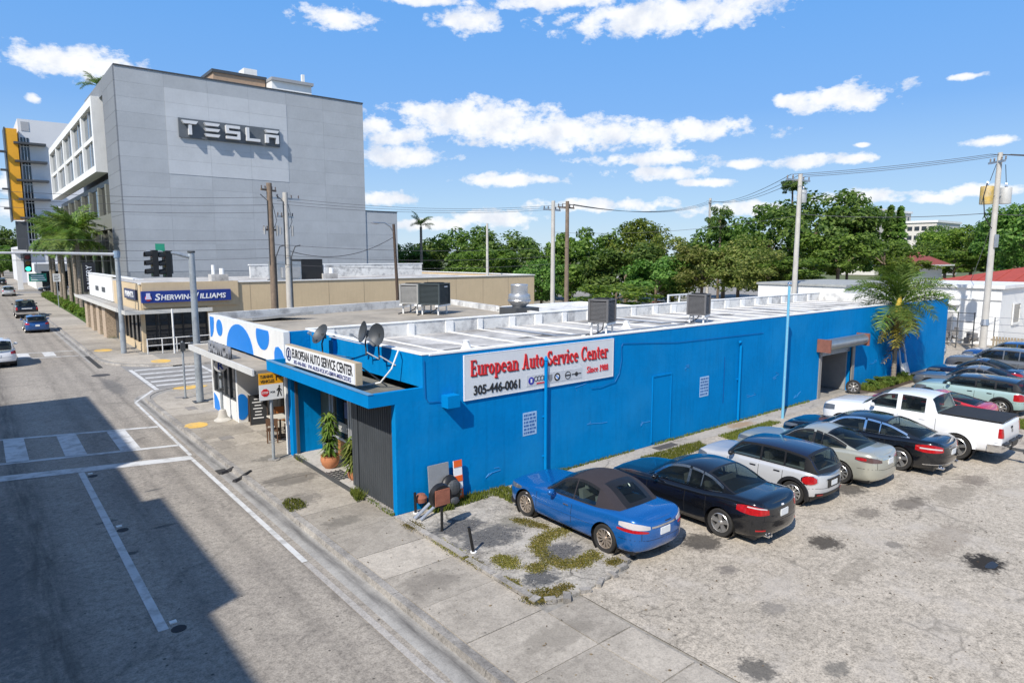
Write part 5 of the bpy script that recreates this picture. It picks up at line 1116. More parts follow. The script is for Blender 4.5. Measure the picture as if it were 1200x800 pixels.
b = MB(); yr = -5.75/2; b.box(-.86,.86,yr+.07,yr+1.80,1.40,1.435); o = b.build('bed_cover', mat('black_vinyl_cover', (.02,.021,.023), .7, var=.2, bump=.1), rm_)
b = MB(); b.box(-.04,.04,yr-.42,yr+.1,.42,.5); b.box(-.09,.09,yr-.46,yr-.34,.38,.44); b.ball((0,yr-.38,.52),.04); b.build('tow_hitch', DGREY, rm_)
parked('sports_car', 'red sports car half hidden behind the white pickup', 'car', 21.3, -6.0, spec_red)
parked('hatchback_car', 'mint green hatchback with black roof and black arch trim', 'car', 25.32, -6.3, spec_mint)
parked('sedan_car', 'grey saloon parked between the mint hatchback and the navy car', 'car', 28.4, -5.4, spec_grey)
parked('sedan_car', 'navy blue car next to the white chair by the blue wall', 'car', 31.35, -4.75, spec_navy)
parked('suv_car', 'silver grey sport utility car beyond the navy car', 'car', 34.6, -4.9, dict(spec_suv, paint=P_GREY))
parked('suv_car', 'mid blue sport utility car farthest along the row by the fence', 'car', 38.2, -4.6, dict(spec_suv, paint=P_BLUE3))
car('hatchback_car', 'teal car tucked behind the far end of the blue building', 'car', (39.2, 2.6, .004), dict(spec_navy, paint=P_TEAL))
RG = 'vehicles driving away up the street'
for nm, lab, cat, sp, x, yrear in [('suv_car','white sport utility car at the crosswalk, cut by the left edge','car',dict(spec_suv, paint=P_WHITE),-6.95,35.0), ('hatchback_car','blue hatchback behind the dark pickup in the kerb lane','car',spec_bluecar,-3.6,56.2), ('pickup_truck','dark pickup truck ahead of the blue hatchback','pickup truck',spec_pick2,-3.35,73.3),
    ('suv_car','silver sport utility car far up the street','car',dict(spec_suv, paint=P_SILV),-2.95+0,124.), ('suv_car','black car ahead of the silver one, far up the street','car',dict(spec_suv, paint=P_BLACK),-2.2,176.)]:
    car(nm, lab, cat, (x, yrear+sp['L']/2, -.118), sp, RG)
for i, (x, y, p, lab) in enumerate([(4.2,137.5,P_BLACK,'dark car crossing on the side road, left of the pair'),(9.6,138.5,P_NAVY,'dark car crossing on the side road, right of the pair')]):
    car('sedan_car', lab, 'car', (x, y, -.118), dict(spec_grey, paint=p), 'cars on the cross street', pi/2)
# a few cars in the tree shade behind the buildings
for x, y, p, lab, rz in [(52.,40.,P_BLACK,'black car in the shade behind the beige wall end',.4),(55,36.,P_RED,'red car in the tree shade beside the beige wall',.5),(58,34.,P_BLUE3,'blue car in the tree shade beside the concrete pole',.6)]:
    car('sedan_car', lab, 'car', (x, y, -.19), dict(spec_grey, paint=p), 'cars in the shaded car park', rz)
# ================================================================== vegetation
def crown_mesh(name, seed, nblob, nleaf, size, m, flat=.9, gap=.0):
    "unit crown: leaf clumps spread through an uneven volume (radius about 1, height -1..1)"
    r = np.random.default_rng(seed); blobs = []
    for _ in range(nblob):
        v = r.normal(size=3); v /= np.linalg.norm(v); q = r.uniform(.35, .92)**.6
        p = v*q*np.array([1, 1, flat]); blobs.append((p, r.uniform(.16, .34)))
    bp = np.array([p for p, _ in blobs]); br = np.array([q for _, q in blobs])
    k = r.integers(0, nblob, nleaf); d = r.normal(size=(nleaf,3)); d /= np.linalg.norm(d, axis=1)[:,None]
    rad = br[k]*r.uniform(.55, 1.08, nleaf); c = bp[k]+d*rad[:,None]*np.array([1,1,.75])
    nrm_ = d*.7+c*.5+r.normal(size=(nleaf,3))*.55+np.array([0,0,.35]); nrm_ /= np.linalg.norm(nrm_, axis=1)[:,None]
    a = np.cross(nrm_, r.normal(size=(nleaf,3))); a /= np.linalg.norm(a, axis=1)[:,None]; b_ = np.cross(nrm_, a)
    s = size*r.uniform(.6, 1.35, nleaf)[:,None]
    V = np.stack([c-a*s, c+b_*s*.55+nrm_*s*.15, c+a*s, c-b_*s*.55+nrm_*s*.15], 1).reshape(-1,3)
    me = bpy.data.meshes.new(name); F = np.arange(nleaf*4).reshape(-1,4)
    me.from_pydata(V.tolist(), [], F.tolist()); me.materials.append(m); me.update(); return me
CROWN = {}
for kind, m, fl in (('D', LEAF_D, .95), ('M', LEAF_M, .9), ('L', LEAF_L, .85), ('B', LEAF_B, .9)):
    CROWN[kind] = [crown_mesh('crown', 10+i+ord(kind), (58,40,30)[i], (8200,6600,5600)[i], (.046,.056,.05)[i], m, fl) for i in range(3)]
def trunk_mesh(seed):
    r = random.Random(seed); b = MB(); b.tube([(0,0,-1.1),(.01,.02,-.6),(-.02,.0,-.2),(.03,.03,.1)], [.075,.06,.05,.03], 7)
    t_ = b.mesh('trunk', BARK, 50); b = MB()
    for i in range(7):
        a = r.uniform(0, 6.3); z = r.uniform(-.9, -.2); L_ = r.uniform(.4, .7); b.tube([(0,0,z),(cos(a)*L_*.5,sin(a)*L_*.5,z+L_*.45),(cos(a)*L_,sin(a)*L_,z+L_*.75)], [.035,.02,.008], 5)
    return t_, b.mesh('limbs', BARK, 50)
TRK = [trunk_mesh(i) for i in range(3)]
TREES = [(50.2,84.6,2.2,9.0,3.8,'D','between the grey block and the royal palm'),
  (56.5,87.4,1.7,9.6,4.6,'D','between the royal palm and the slim pale pole'),
  (57.9,78.8,2.0,12.0,5.8,'D','between the royal palm and the slim pale pole'),
  (58.0,68.1,1.9,10.8,5.6,'D','between the slim pale pole and the roof fan'),
  (48.4,59.9,2.4,7.9,4.3,'M','between the slim pale pole and the roof fan'),
  (57.4,60.6,0.3,9.3,5.1,'D','between the roof fan and the middle poles'),
  (48.7,49.0,0.3,6.5,3.3,'D','between the roof fan and the middle poles, farther back'),
  (59.5,55.0,0.3,9.9,4.7,'M','between the middle poles and the nearer air conditioner'),
  (65.5,54.3,0.3,11.3,4.8,'D','between the nearer air conditioner and the farther air conditioner'),
  (68.1,49.7,2.8,12.2,4.5,'L','between the nearer air conditioner and the farther air conditioner'),
  (57.2,42.3,0.6,8.1,4.8,'D','between the nearer air conditioner and the farther air conditioner'),
  (39.1,27.8,1.6,4.1,3.7,'L','between the nearer air conditioner and the farther air conditioner'),
  (63.6,39.8,1.0,9.2,4.7,'B','between the nearer air conditioner and the farther air conditioner'),
  (53.6,34.6,1.5,6.5,3.5,'D','between the nearer air conditioner and the farther air conditioner, farther back'),
  (56.1,30.1,2.3,8.0,3.8,'B','between the farther air conditioner and the grey transformer'),
  (57.5,26.4,2.8,8.6,3.9,'B','between the farther air conditioner and the grey transformer, farther back'),
  (81.4,43.9,2.7,11.4,5.2,'D','between the farther air conditioner and the grey transformer'),
  (71.9,31.1,3.3,13.4,5.2,'D','between the farther air conditioner and the grey transformer, farther back'),
  (70.5,24.7,3.5,14.8,6.2,'D','between the grey transformer and the conifers'),
  (75.6,22.9,4.0,13.1,3.3,'D','between the grey transformer and the conifers, farther back'),
  (66.1,19.7,4.1,10.0,4.5,'M','between the grey transformer and the conifers'),
  (52.6,19.9,3.2,7.2,3.3,'B','between the farther air conditioner and the grey transformer, rearmost'),
  (52.5,17.2,4.0,6.5,2.9,'M','between the farther air conditioner and the grey transformer'),
  (82.9,21.5,3.3,9.5,4.1,'M','between the grey transformer and the conifers, farther back'),
  (114.8,29.2,3.4,9.1,4.8,'D','between the conifers and the short pale pole'),
  (75.7,16.4,4.1,6.5,2.9,'L','between the conifers and the short pale pole'),
  (130.6,29.7,3.8,11.5,5.6,'L','between the short pale pole and the yellow transformer'),
  (115.3,21.4,3.9,11.6,5.1,'L','between the short pale pole and the yellow transformer, farther back'),
  (103.4,20.0,3.8,7.5,3.7,'M','between the short pale pole and the yellow transformer'),
  (113.3,18.1,3.7,12.9,4.4,'M','right of the yellow transformer'),
  (105.7,14.0,3.6,14.1,4.0,'D','right of the yellow transformer'),
  (92.9,8.6,3.5,12.7,4.5,'D','right of the yellow transformer, farther back'),
  (161.6,43.0,4.3,9.1,4.3,'D','between the conifers and the short pale pole, farther back'),
  (186.3,49.8,6.6,14.8,4.0,'D','between the conifers and the short pale pole'),
  (70.3,27.6,13.9,15.8,1.4,'D','between the farther air conditioner and the grey transformer, rearmost'),
  (72.2,38.7,9.4,13.5,1.9,'D','between the farther air conditioner and the grey transformer, leftmost'),
  (107.6,9.5,3.1,12.3,5.8,'D','right of the yellow transformer, rearmost'),
  (59.3,113.7,2.1,9.2,5.4,'D','left of the street lamp'),
  (9.5,404.2,0.3,22.7,11.1,'D','far up the street'),
  (13.2,360.3,0.3,12.4,5.4,'M','far up the street'),
  (-0.5,412.1,0.3,21.4,12.8,'D','far up the street, farther back')
]
KIND = {'D': 'dark bushy tree', 'M': 'mid green tree', 'L': 'lime green tree', 'B': 'olive brown tree'}
def tree(x, y, z0, z1, r, kind, label, group='trees behind the buildings', i=0):
    zc = (z0+z1)/2; h = (z1-z0)/2*1.04
    t = thing('leafy_tree', label, 'tree', (x, y, zc), random.uniform(0, 6.28), group)
    c = place('crown', CROWN[kind][i%3], t); c.scale = (r*1.12, r*1.12, h*1.02)
    k = place('trunk', TRK[i%3][0], t); k.scale = (max(2.5, r*.8), max(2.5, r*.8), (zc+.2)/1.1)
    k = place('limb', TRK[i%3][1], t); k.scale = (r, r, h)
    return t
for i, (x, y, z0, z1, r, k, where) in enumerate(TREES):
    sz = 'tall' if z1 > 10.5 else ('low' if z1 < 6.5 else 'medium')
    tree(x, y, z0, z1, r, k, '%s %s %s' % (sz, KIND[k], where), 'trees in the background', i)
# --- palms
def frond_mesh(name, seed, L_, droop, leaflets, ll, m, w=.05, stalk=None, vee=.5):
    r = random.Random(seed); b = MB(); pts = []; n = 12
    for i in range(n+1):
        s = i/n; a = .62-droop*s*1.25; pts.append((L_*(s*cos(.25)-.12*droop*s*s), 0, L_*(.55*s-droop*.72*s*s)))
    b.tube(pts, [.03*(1-i/n)+.006 for i in range(n+1)], 5, k=1)
    for k in range(leaflets):
        s = .14+.86*(k+.5)/leaflets; f = s*n; i = min(n-1, int(f)); u = f-i; p = Vector(pts[i])*(1-u)+Vector(pts[i+1])*u; t_ = (Vector(pts[i+1])-Vector(pts[i])).normalized()
        l = ll*(.55+.9*sin(pi*min(1, s*1.0)))*r.uniform(.8, 1.15)
        for sg in (1, -1):
            d = (t_*r.uniform(.45, .75)+Vector((0, sg, 0))*r.uniform(.65,.95)+Vector((0,0,1))*r.uniform(-.15, vee)).normalized(); e = p+d*l-Vector((0,0,l*r.uniform(.1,.42)))
            mid_ = p+d*l*.55; wv = t_*w
            b.add([p-wv*.4, p+wv*.4, mid_+wv, mid_-wv, e], [(0,1,2,3),(3,2,4)], 0)
    return b.mesh(name, [m, stalk or m])
FP = [frond_mesh('frond', i, 2.7, .6+.2*i, 52, .56, LEAF_P, .022) for i in range(3)]
FY = frond_mesh('frond', 7, 1.5, 1.3, 26, .35, LEAF_Y, .03)
FD = frond_mesh('frond', 9, 2.5, 1.9, 30, .35, DRY, .03)
def palm(name, label, loc, h, nf, fm, scale, trunk_r, group=None, up=(-.25, 1.15), extra=True, lean=(0,0)):
    t = thing(name, label, 'palm tree', loc, 0, group)
    b = MB(); n = 26
    for i in range(n): z0 = h*i/n; r0 = trunk_r*(1.15-.25*i/n); b.tube([(lean[0]*i/n,lean[1]*i/n,z0),(lean[0]*(i+1)/n,lean[1]*(i+1)/n,z0+h/n*.98)], [r0*1.06, r0*.93], 9)
    b.build('trunk', PBARK, t)
    for k in range(nf):
        f = place('frond', fm[k%len(fm)], t, (lean[0], lean[1], h+.05)); el = up[0]+(up[1]-up[0])*((k*.7548+.1)%1.0)
        f.rotation_euler = (random.uniform(-.2,.2), -el+.25, k*2.399+random.uniform(-.2,.2)); s_ = scale*random.uniform(.85, 1.1); f.scale = (s_, s_, s_)
    return t
pt = palm('queen_palm', 'feathery palm with yellow and dry hanging fronds in front of the blue wall', (29.0,-.5,.0), 3.9, 30, FP, 1.02, .105, None, (-.35,1.3))
b = MB(); b.tube([(0,0,2.6),(0,0,3.3),(.02,0,3.95),(0,0,4.6)], [.13,.19,.16,.08], 10); b.build('crown_shaft', mat('yellow_green_shaft', (.50,.36,.05), .7, var=.3, scale=6), pt, smooth=50)
for k in range(9):
    f = place('frond', FY, pt, (0,0,3.3+random.uniform(-.5,.6))); f.rotation_euler = (0, random.uniform(.1,.5), k*.7)
for k, (a, s_) in enumerate([(-2.0,1.1),(-1.45,1.25),(-.6,1.35),(2.6,1.1),(-2.7,1.1),(1.5,1.)]):
    f = place('frond', FD, pt, (0,0,3.9)); f.rotation_euler = (0, .95, a); f.scale = (s_*.8,)*3
DG = 'date palms along the street in front of the grey block'
FDt = [frond_mesh('frond', 20+i, 3.4, .5+.25*i, 40, .62, LEAF_P, .05) for i in range(3)]
k = 0
for y in (76, 82, 88, 94, 100, 107, 114):
    for x in (2.1, 4.3):
        if x > 4 and k % 2: k += 1; continue
        palm('date_palm', '%s date palm with a full crown, %s of the row by the grey block' % (('front row','back row')[x > 4], ['nearest','second','third','fourth','fifth','sixth','farthest'][(76,82,88,94,100,107,114).index(y)]), (x+random.uniform(-.3,.3), y+random.uniform(-1.5,1.5), 0), random.uniform(8.4,9.6), 34, FDt, random.uniform(1.0,1.2), .22, DG, up=(-.8, 1.3)); k += 1
palm('royal_palm', 'royal palm standing above the dark trees right of the grey block', (48.4,77.5,0), 11.2, 13, FP, 1.0, .22, None, up=(.1,1.3))
palm('royal_palm', 'slender palm on the roof terrace of the grey block', (7.6,93,26.6), 2.6, 16, FP, 1.0, .14, None)
for i in range(3): pass
# shrubs
SH = crown_mesh('foliage', 77, 26, 1500, .10, LEAF_M, .8)
SHL = crown_mesh('foliage', 78, 26, 1500, .10, LEAF_L, .8)
y = 62.5; i = 0
while y < 120:
    s = thing('clipped_shrub', 'clipped green shrub in the strip between the street pavement and the palms', 'shrub', (1.7+random.uniform(-.2,.2), y, .35), random.uniform(0,6), 'clipped shrubs by the street'); f = place('foliage', SHL if i % 2 else SH, s); f.scale = (.75,.8,.6); y += 1.7; i += 1
sheet('lawn', [(.4,47),(1.,47),(1.0,62),(6,62),(6,120),(1.1,120),(.75,70)], .01, ground('lawn_green', (.07,.12,.025), (.04,.08,.015), .5), pave2)
for x, y, s_ in [(26.2,-.55,.5),(27.4,-.6,.55),(28.2,-.75,.4),(30.3,-.5,.35)]:
    s = thing('garden_shrub', {26.2:'leftmost',27.4:'second',28.2:'third',30.3:'rightmost'}[x]+' low dark shrub in the soil bed at the foot of the blue wall', 'shrub', (x,y,.22), x, 'shrubs in the bed by the blue wall'); f = place('foliage', SH, s); f.scale = (s_,.35,s_*.6)
# far conifers
CON = MB(); r = random.Random(5)
for i in range(1500):
    z = r.uniform(0, 1)**.8; a = r.uniform(0, 6.3); rr_ = (1-z)*.26*(.75+.35*(int(z*14)%2))*r.uniform(.3,1)**.5; p = Vector((cos(a)*rr_, sin(a)*rr_, z)); e = p+Vector((cos(a)*.08,sin(a)*.08,-.03)); w = Vector((-sin(a)*.03,cos(a)*.03,.01)); CON.add([p-w,p+w,e],[(0,1,2)])
CONM = CON.mesh('crown', LEAF_D)
for x, y, z in [(166.4,53.7,18.8),(168.3,52.2,18.6)]:
    t = thing('conifer_tree', ('left' if y > 53 else 'right')+' one of two tall narrow conifers between the far white buildings', 'tree', (x,y,0), 0, 'pair of far conifers'); c = place('crown', CONM, t, (0,0,4)); c.scale = (11,11,z-4); MB().cyl((0,0,0),.3,z-2,7,r2=.05).build('trunk', BARK, t)
# potted plants
def spray(name, label, loc, h, n, spread, m, pot, potr):
    t = thing(name, label, 'potted plant', loc)
    b = MB(); b.lathe([(potr*.55,0),(potr*.85,potr*.35),(potr,potr*.9),(potr*.92,potr*1.25),(potr*.98,potr*1.35),(potr*.85,potr*1.33),(potr*.8,potr*1.1),(.001,potr*1.1)], 18); b.build('pot', pot, t, smooth=40)
    b = MB(); r = random.Random(n)
    for i in range(3): b.tube([(r.uniform(-.05,.05),r.uniform(-.05,.05),potr), (r.uniform(-.1,.1),r.uniform(-.1,.1),h*.85)], [.025,.015], 5)
    b.build('stem', BARK, t)
    b = MB()
    for i in range(n):
        a = r.uniform(0,6.3); z = potr*1.2+(h-potr*1.2)*r.uniform(.05,1); L_ = spread*r.uniform(.6,1.1); u = r.uniform(.1,.9); p = Vector((0,0,z)); d = Vector((cos(a),sin(a),u)); q = p+d*L_*.5; e = p+Vector((cos(a),sin(a),0))*L_+Vector((0,0,L_*(u*.3-.25))); w = Vector((-sin(a),cos(a),0))*.034
        b.add([p-w*.4,p+w*.4,q+w,q-w,e],[(0,1,2,3),(3,2,4)])
    b.build('foliage', m, t); return t
spray('potted_plant', 'tall leafy plant in a round terracotta pot at the blue shop entrance', (.22,4.5,.1), 1.55, 330, .40, LEAF_P, TERRA, .29)
spray('potted_plant', 'bushy pale plant in a small terracotta pot beside the corrugated panel', (.3,3.02,.1), 1.0, 220, .5, LEAF_B, TERRA, .2)
spray('potted_plant', 'leafy plant beside the shop window, behind the round pot', (.62,3.55,.1), 1.0, 180, .42, LEAF_M, TERRA, .2)

# ================================================================== poles, signals, signs
def pole(name, label, x, y, h, r0, r1, m, group=None, zb=-.05, arms=(), extras=None, cat='utility pole', lean=(0,0)):
    t = thing(name, label, cat, (x,y,zb), 0, group)
    MB().tube([(0,0,0),(lean[0],lean[1],h-zb)], [r0,r1], 12).build('shaft', m, t, smooth=50)
    for (z, half, ang) in arms:
        b = MB(); b.cbox((0,.14,z), (half*2,.09,.12), ang); b.build('crossarm', WOODP if m is WOODP else STEEL, t)
        for s in (-.92,-.45,.45,.92):
            b = MB(); px, py = s*half*cos(ang), s*half*sin(ang)+.14*cos(ang); b.lathe([(.03,0),(.05,.05),(.035,.1),(.055,.15),(.02,.22)], 8, (px,py,z+.06)); b.build('insulator', mat('insulator', (.12,.1,.09), .4), t)
    return t
def transformer(t, x, y, z, m, r=.28, h=.85):
    b = MB(); b.lathe([(.001,0),(r*.95,0),(r,.05),(r,h-.05),(r*.95,h),(.001,h+.03)], 16, (x,y,z)); o = b.build('transformer', m, t, smooth=40)
    b = MB()
    for dx in (-.12,.12): b.lathe([(.04,0),(.05,.08),(.03,.16),(.05,.2),(.015,.3)], 8, (x+dx,y,z+h))
    b.build('bushing', CHROME, o)
    b = MB(); b.tube([(x,y,z+h*.5),(0,0,z+h*.5)], .05, 6); b.build('bracket', STEEL, o)
pole('wooden_pole', 'weathered brown wooden power pole in front of the grey block', 7.98, 30.6, 11.3, .23, .18, WOODP, arms=[(10.9,.7,.5),(8.3,.5,.2)])
pole('utility_pole', 'concrete power pole with wires right of the wooden pole', 9.03, 30.6, 10.75, .22, .17, CONC, arms=[(10.4,1.1,.1),(9.2,.7,.4)])
for p_ in [o for o in COL.objects if o.get('label') in ('weathered brown wooden power pole in front of the grey block','concrete power pole with wires right of the wooden pole')]:
    b = MB(); b.tube([(.2,-.12,0),(.2,-.12,6.5),(.5,-.1,7.2),(.9,0,7.3)], .04, 6); b.tube([(-.2,-.1,6.0),(-.2,-.1,10.2),(-.6,0,10.6)], .035, 6); b.tube([(.1,.2,8.0),(.45,.1,8.9),(.1,0,10.4)], .02, 5); b.build('cable', DGREY, p_)
    b = MB(); b.tube([(.42,0,7.9),(.42,0,8.6)], .09, 8); b.tube([(-.42,0,8.0),(-.42,0,8.5)], .07, 8); b.build('fuse', mat('fuse_grey', (.35,.35,.34), .6), p_)
t = pole('street_lamp', 'dark brown street lamp pole with curved arm right of the grey block', 17.57, 30.6, 8.9, .14, .10, mat('dark_brown_pole', (.075,.05,.035), .85, streak=.3), cat='street lamp', lean=(-.35,0))
b = MB(); b.tube([(-.35,0,8.3),(-.7,-.1,8.75),(-1.2,-.2,9.0),(-1.75,-.3,9.0)], .045, 8); b.build('arm', STEEL, t, smooth=60)
b = MB(); b.ball((-2.05,-.35,8.97),(.38,.14,.08),12,6); b.build('lamp_head', STEEL, t, smooth=60)
pole('utility_pole', 'slim pale pole standing before the dark trees left of the roof fan', 33.2, 40., 9.8, .16, .11, CONC)
pole('utility_pole', 'pale concrete pole in the middle, nearer the roof fan', 28.4, 25., 10.85, .2, .15, CONC, arms=[(10.2,1.0,.1)])
pole('utility_pole', 'brownish wooden pole with crossarm, second of the pair behind the roof', 29.95, 25., 10.9, .2, .15, WOODP, arms=[(10.45,1.0,.1)])
t = pole('utility_pole', 'concrete pole with grey transformer before the big dark tree', 36.9, 9.25, 12.1, .2, .14, CONC, arms=[(11.75,1.25,-.15)]); transformer(t, .62, .1, 10.3-.05, mat('transformer_grey', (.42,.44,.45), .5, .2, streak=.2))
t = pole('utility_pole', 'concrete pole with yellow rusted transformer at the right by the white house', 42.1, -.78, 12.85, .22, .14, CONC, arms=[(12.35,.7,.9)])
transformer(t, -.62, .35, 9.75, mat('rusty_yellow_transformer', (.52,.36,.10), .7, .1, var=.35, scale=3, dirt=((.5,.48,.42),1.2,.8)), .36, 1.1); transformer(t, .62, -.3, 9.8, mat('pale_transformer', (.5,.5,.48), .6, .1), .33, 1.0)
b = MB(); b.tube([(-.62,.35,11.1),(-.9,.3,11.0),(-1.35,.3,10.2),(-1.2,.2,9.0),(-.3,.1,8.4),(0,0,8.2)], .03, 6); b.tube([(-.4,.3,11.2),(-.2,.1,12.2)], .02, 5); b.tube([(.6,-.3,11),(.5,-.2,12.2)], .02, 5); b.build('cable', BLACK, t)
MB().cyl((0,0,2.2),.26,.4,12,r2=.2).build('collar', STEEL, t); MB().box(-.2,.2,-.28,-.15,7.1,7.9).build('box', STEEL, t)
pole('utility_pole', 'short pale pole behind the red roofed house', 70., 3.0, 9.0, .17, .12, CONC)
pole('utility_pole', 'thin concrete pole left of the big dark tree, far back', 79.9, 45.7, 15.2, .25, .18, CONC, arms=[(14.6,1.3,.7)])
pole('utility_pole', 'far small pole among the trees right of the conifers', 112., 12., 8.5, .2, .14, CONC)
t = pole('flag_pole', 'thin pale blue pole standing by the blue wall behind the parked cars', 17.15, -.88, 5.38, .055, .05, paint('paint_pale_cyan', (.16,.45,.62), 0., .4), cat='pole')
MB().ball((0,0,5.46),.09,10,6).build('ball_finial', CHROME, t, smooth=60)
# traffic signals
SIGB = mat('signal_black', (.012,.013,.013), .5, var=.2)
def head(parent, x, y, z, ang, lit=None):
    h = thing_part = bpy.data.objects.new('signal_head', None); COL.objects.link(h); h.parent = parent; h.location = (x,y,z); h.rotation_euler = (0,0,ang)
    b = MB(); b.box(-.19,.19,-.1,.12,-.56,.56); b.build('housing', SIGB, h)
    for k, (dz_, c) in enumerate(((.36,(.25,.01,.01)),(0,(.25,.14,.01)),(-.36,(.01,.2,.1)))):
        b = MB(); b.tube([(0,-.1,dz_),(0,-.12,dz_)], .14, 16); b.build('lens', glow('lit_green_lens', (.05,.9,.55), 1.6) if lit == k else mat('lens%d' % k, c, .2), h)
        b = MB()
        for i in range(14):
            a0 = -.35+pi*1.22*i/14-.0; a1 = -.35+pi*1.22*(i+1)/14
            q = [(.16*cos(a0),-.1,dz_+.16*sin(a0)),(.16*cos(a1),-.1,dz_+.16*sin(a1)),(.16*cos(a1),-.36,dz_+.16*sin(a1)-.03),(.16*cos(a0),-.36,dz_+.16*sin(a0)-.03)]
            b.add(q, [(0,1,2,3)])
        b.build('visor', SIGB, h)
    return h
PAINTED = mat('galvanised_pole', (.40,.44,.47), .45, .4, var=.2, scale=1.2, streak=.4, dirt=((.2,.22,.25),1.6,.6))
t = thing('traffic_signal', 'grey signal pole with two black signal heads on a short arm at the near corner', 'traffic signal', (-.25,17.35,0))
MB().tube([(0,0,0),(0,0,6.65)], [.16,.13], 14).build('pole', PAINTED, t, smooth=50); MB().cyl((0,0,6.65),.16,.08,14).build('cap', DGREY, t)
MB().box(-.28,.28,-.28,.28,-.01,.03).build('base_plate', DGREY, t)
MB().tube([(0,0,6.45),(-.6,0,6.62),(-1.2,0,6.7),(-1.75,0,6.7)], [.09,.075,.055,.05], 8).build('arm', PAINTED, t, smooth=50)
head(t, -1.5, -.1, 6.2, -1.5); head(t, -1.02, -.05, 6.17, -1.35); MB().box(-.82,-.77,-.03,.03,5.75,6.75).build('bracket', DGREY, t)
b = MB(); b.cbox((-1.22,.0,6.86), (.36,.03,.34), -.4); b.build('street_plate', mat('sign_green', (.01,.22,.14), .5), t)
t = thing('traffic_signal', 'grey signal pole with a long mast arm over the road at the far corner', 'traffic signal', (-.15,36.8,-.05))
MB().tube([(0,0,0),(0,0,6.95)], [.18,.14], 14).build('pole', PAINTED, t, smooth=50); MB().box(-.3,.3,-.3,.3,-.01,.04).build('base_plate', DGREY, t)
MB().tube([(-.1,0,6.68),(-3,0,6.74),(-6,0,6.76),(-8.4,0,6.74)], [.11,.09,.07,.05], 10).build('arm', mat('pale_arm', (.6,.6,.6), .5, .3), t, smooth=50)
MB().cyl((0,0,6.45),.2,.45,12).build('clamp', mat('blue_grey_clamp', (.2,.28,.38), .5), t)
head(t, -4.85, -.12, 6.15, 0, lit=2); MB().tube([(-4.8,0,6.8),(-4.8,0,7.25)], .03, 6).build('sensor', DGREY, t)
b = MB(); b.box(-4.85,-3.95,-.03,0,4.98,5.48); o = b.build('street_plate', MATS['sign_green'], t)
b = MB(); [b.box(-4.75,-4.1+.05*k,-.036,-.03,5.32-.13*k,5.38-.13*k) for k in range(3)]; b.build('street_name', SIGNW, o); MB().tube([(-4.4,-.01,5.48),(-4.4,0,6.7)], .02, 6).build('hanger', STEEL, t)
def postsign(name, label, x, y, h, r=.035):
    t = thing(name, label, 'sign', (x,y,0)); MB().cyl((0,0,0),r,h,8).build('post', PAINTED, t, smooth=50); return t
t = postsign('pedestrian_sign', 'square sign, orange over white, turning vehicles stop for pedestrians, on the near pavement', -.75, 6.65, 2.2, .05)
MB().cyl((0,0,0),.19,.03,16).build('base', KERBC, t)
MB().box(-.38,.38,-.09,-.06,2.0,2.5).build('white_plate', SIGNW, t); MB().box(-.38,.38,-.09,-.06,2.5,2.86).build('orange_plate', mat('sign_orange', (.78,.36,.01), .5, var=.05), t)
text('TURNING', .40, .1, .006, 'lettering', INK, t, (-.14,-.093,2.75), 'S', bold=.02); text('VEHICLES', .44, .1, .006, 'lettering', INK, t, (-.12,-.093,2.60), 'S', bold=.02)
b = MB(); b.box(.15,.29,-.096,-.09,2.70,2.74); b.box(.15,.18,-.0961,-.09,2.60,2.70); b.prism([(.29,-.09,2.66),(.36,-.09,2.72),(.29,-.09,2.78)], (0,-.006,0)); b.build('turn_arrow', INK, t)
b = MB(); b.prism([(-.2+.13*cos(pi/8+pi/4*i),-.09,2.24+.13*sin(pi/8+pi/4*i)) for i in range(8)], (0,-.006,0)); o = b.build('stop_octagon', RED, t); fixnorm(o); text('STOP', .19, .07, .004, 'lettering', SIGNW, t, (-.2,-.098,2.24), 'S', bold=.02)
text('FOR', .15, .06, .006, 'lettering', INK, t, (.04,-.093,2.24), 'S', bold=.02)
b = MB(); b.ball((.25,-.093,2.41),(.03,.006,.03),8,6); b.prism([(.21,-.09,2.37),(.27,-.09,2.37),(.27,-.09,2.24),(.21,-.09,2.24)], (0,-.006,0)); b.prism([(.25,-.0905,2.25),(.28,-.0905,2.25),(.32,-.0905,2.09),(.29,-.0905,2.09)], (0,-.006,0)); b.prism([(.21,-.091,2.25),(.245,-.091,2.25),(.2,-.091,2.09),(.165,-.091,2.09)], (0,-.006,0)); b.prism([(.26,-.0915,2.36),(.33,-.0915,2.27),(.31,-.0915,2.25),(.25,-.0915,2.33)], (0,-.006,0)); b.prism([(.22,-.0916,2.37),(.15,-.0916,2.28),(.17,-.0916,2.26),(.23,-.0916,2.33)], (0,-.006,0)); o = b.build('walking_figure', INK, t); fixnorm(o)
t = thing('round_sign', 'round white sign with a blue letter R on a short pole with a cone foot', 'sign', (-.47,13.15,0)); MB().cyl((0,0,.2),.055,1.85,10).build('post', PAINTED, t, smooth=50)
MB().lathe([(.34,0),(.33,.03),(.2,.12),(.13,.42),(.06,.46)], 12).build('foot', CONC, t, smooth=30)
b = MB(); b.tube([(0,-.08,2.22),(0,-.11,2.22)], .25, 24); b.build('disc', SIGNW, t); text('R', .22, .3, .01, 'lettering', mat('letter_blue', (.01,.05,.35), .5), t, (0,-.116,2.22), 'S', bold=.03)
for z in (1.2,1.7): MB().box(-.08,.08,-.08,-.03,z,z+.12).build('push_button', DGREY, t)
t = thing('signal_post', 'thin grey post beside the near signal pole', 'post', (-.57,18.6,0)); MB().cyl((0,0,0),.045,2.65,8).build('post', PAINTED, t, smooth=50); MB().box(-.12,.12,-.1,.1,0,.02).build('foot', DGREY, t); MB().box(-.1,.1,-.12,-.05,2.2,2.6).build('push_button', DGREY, t)
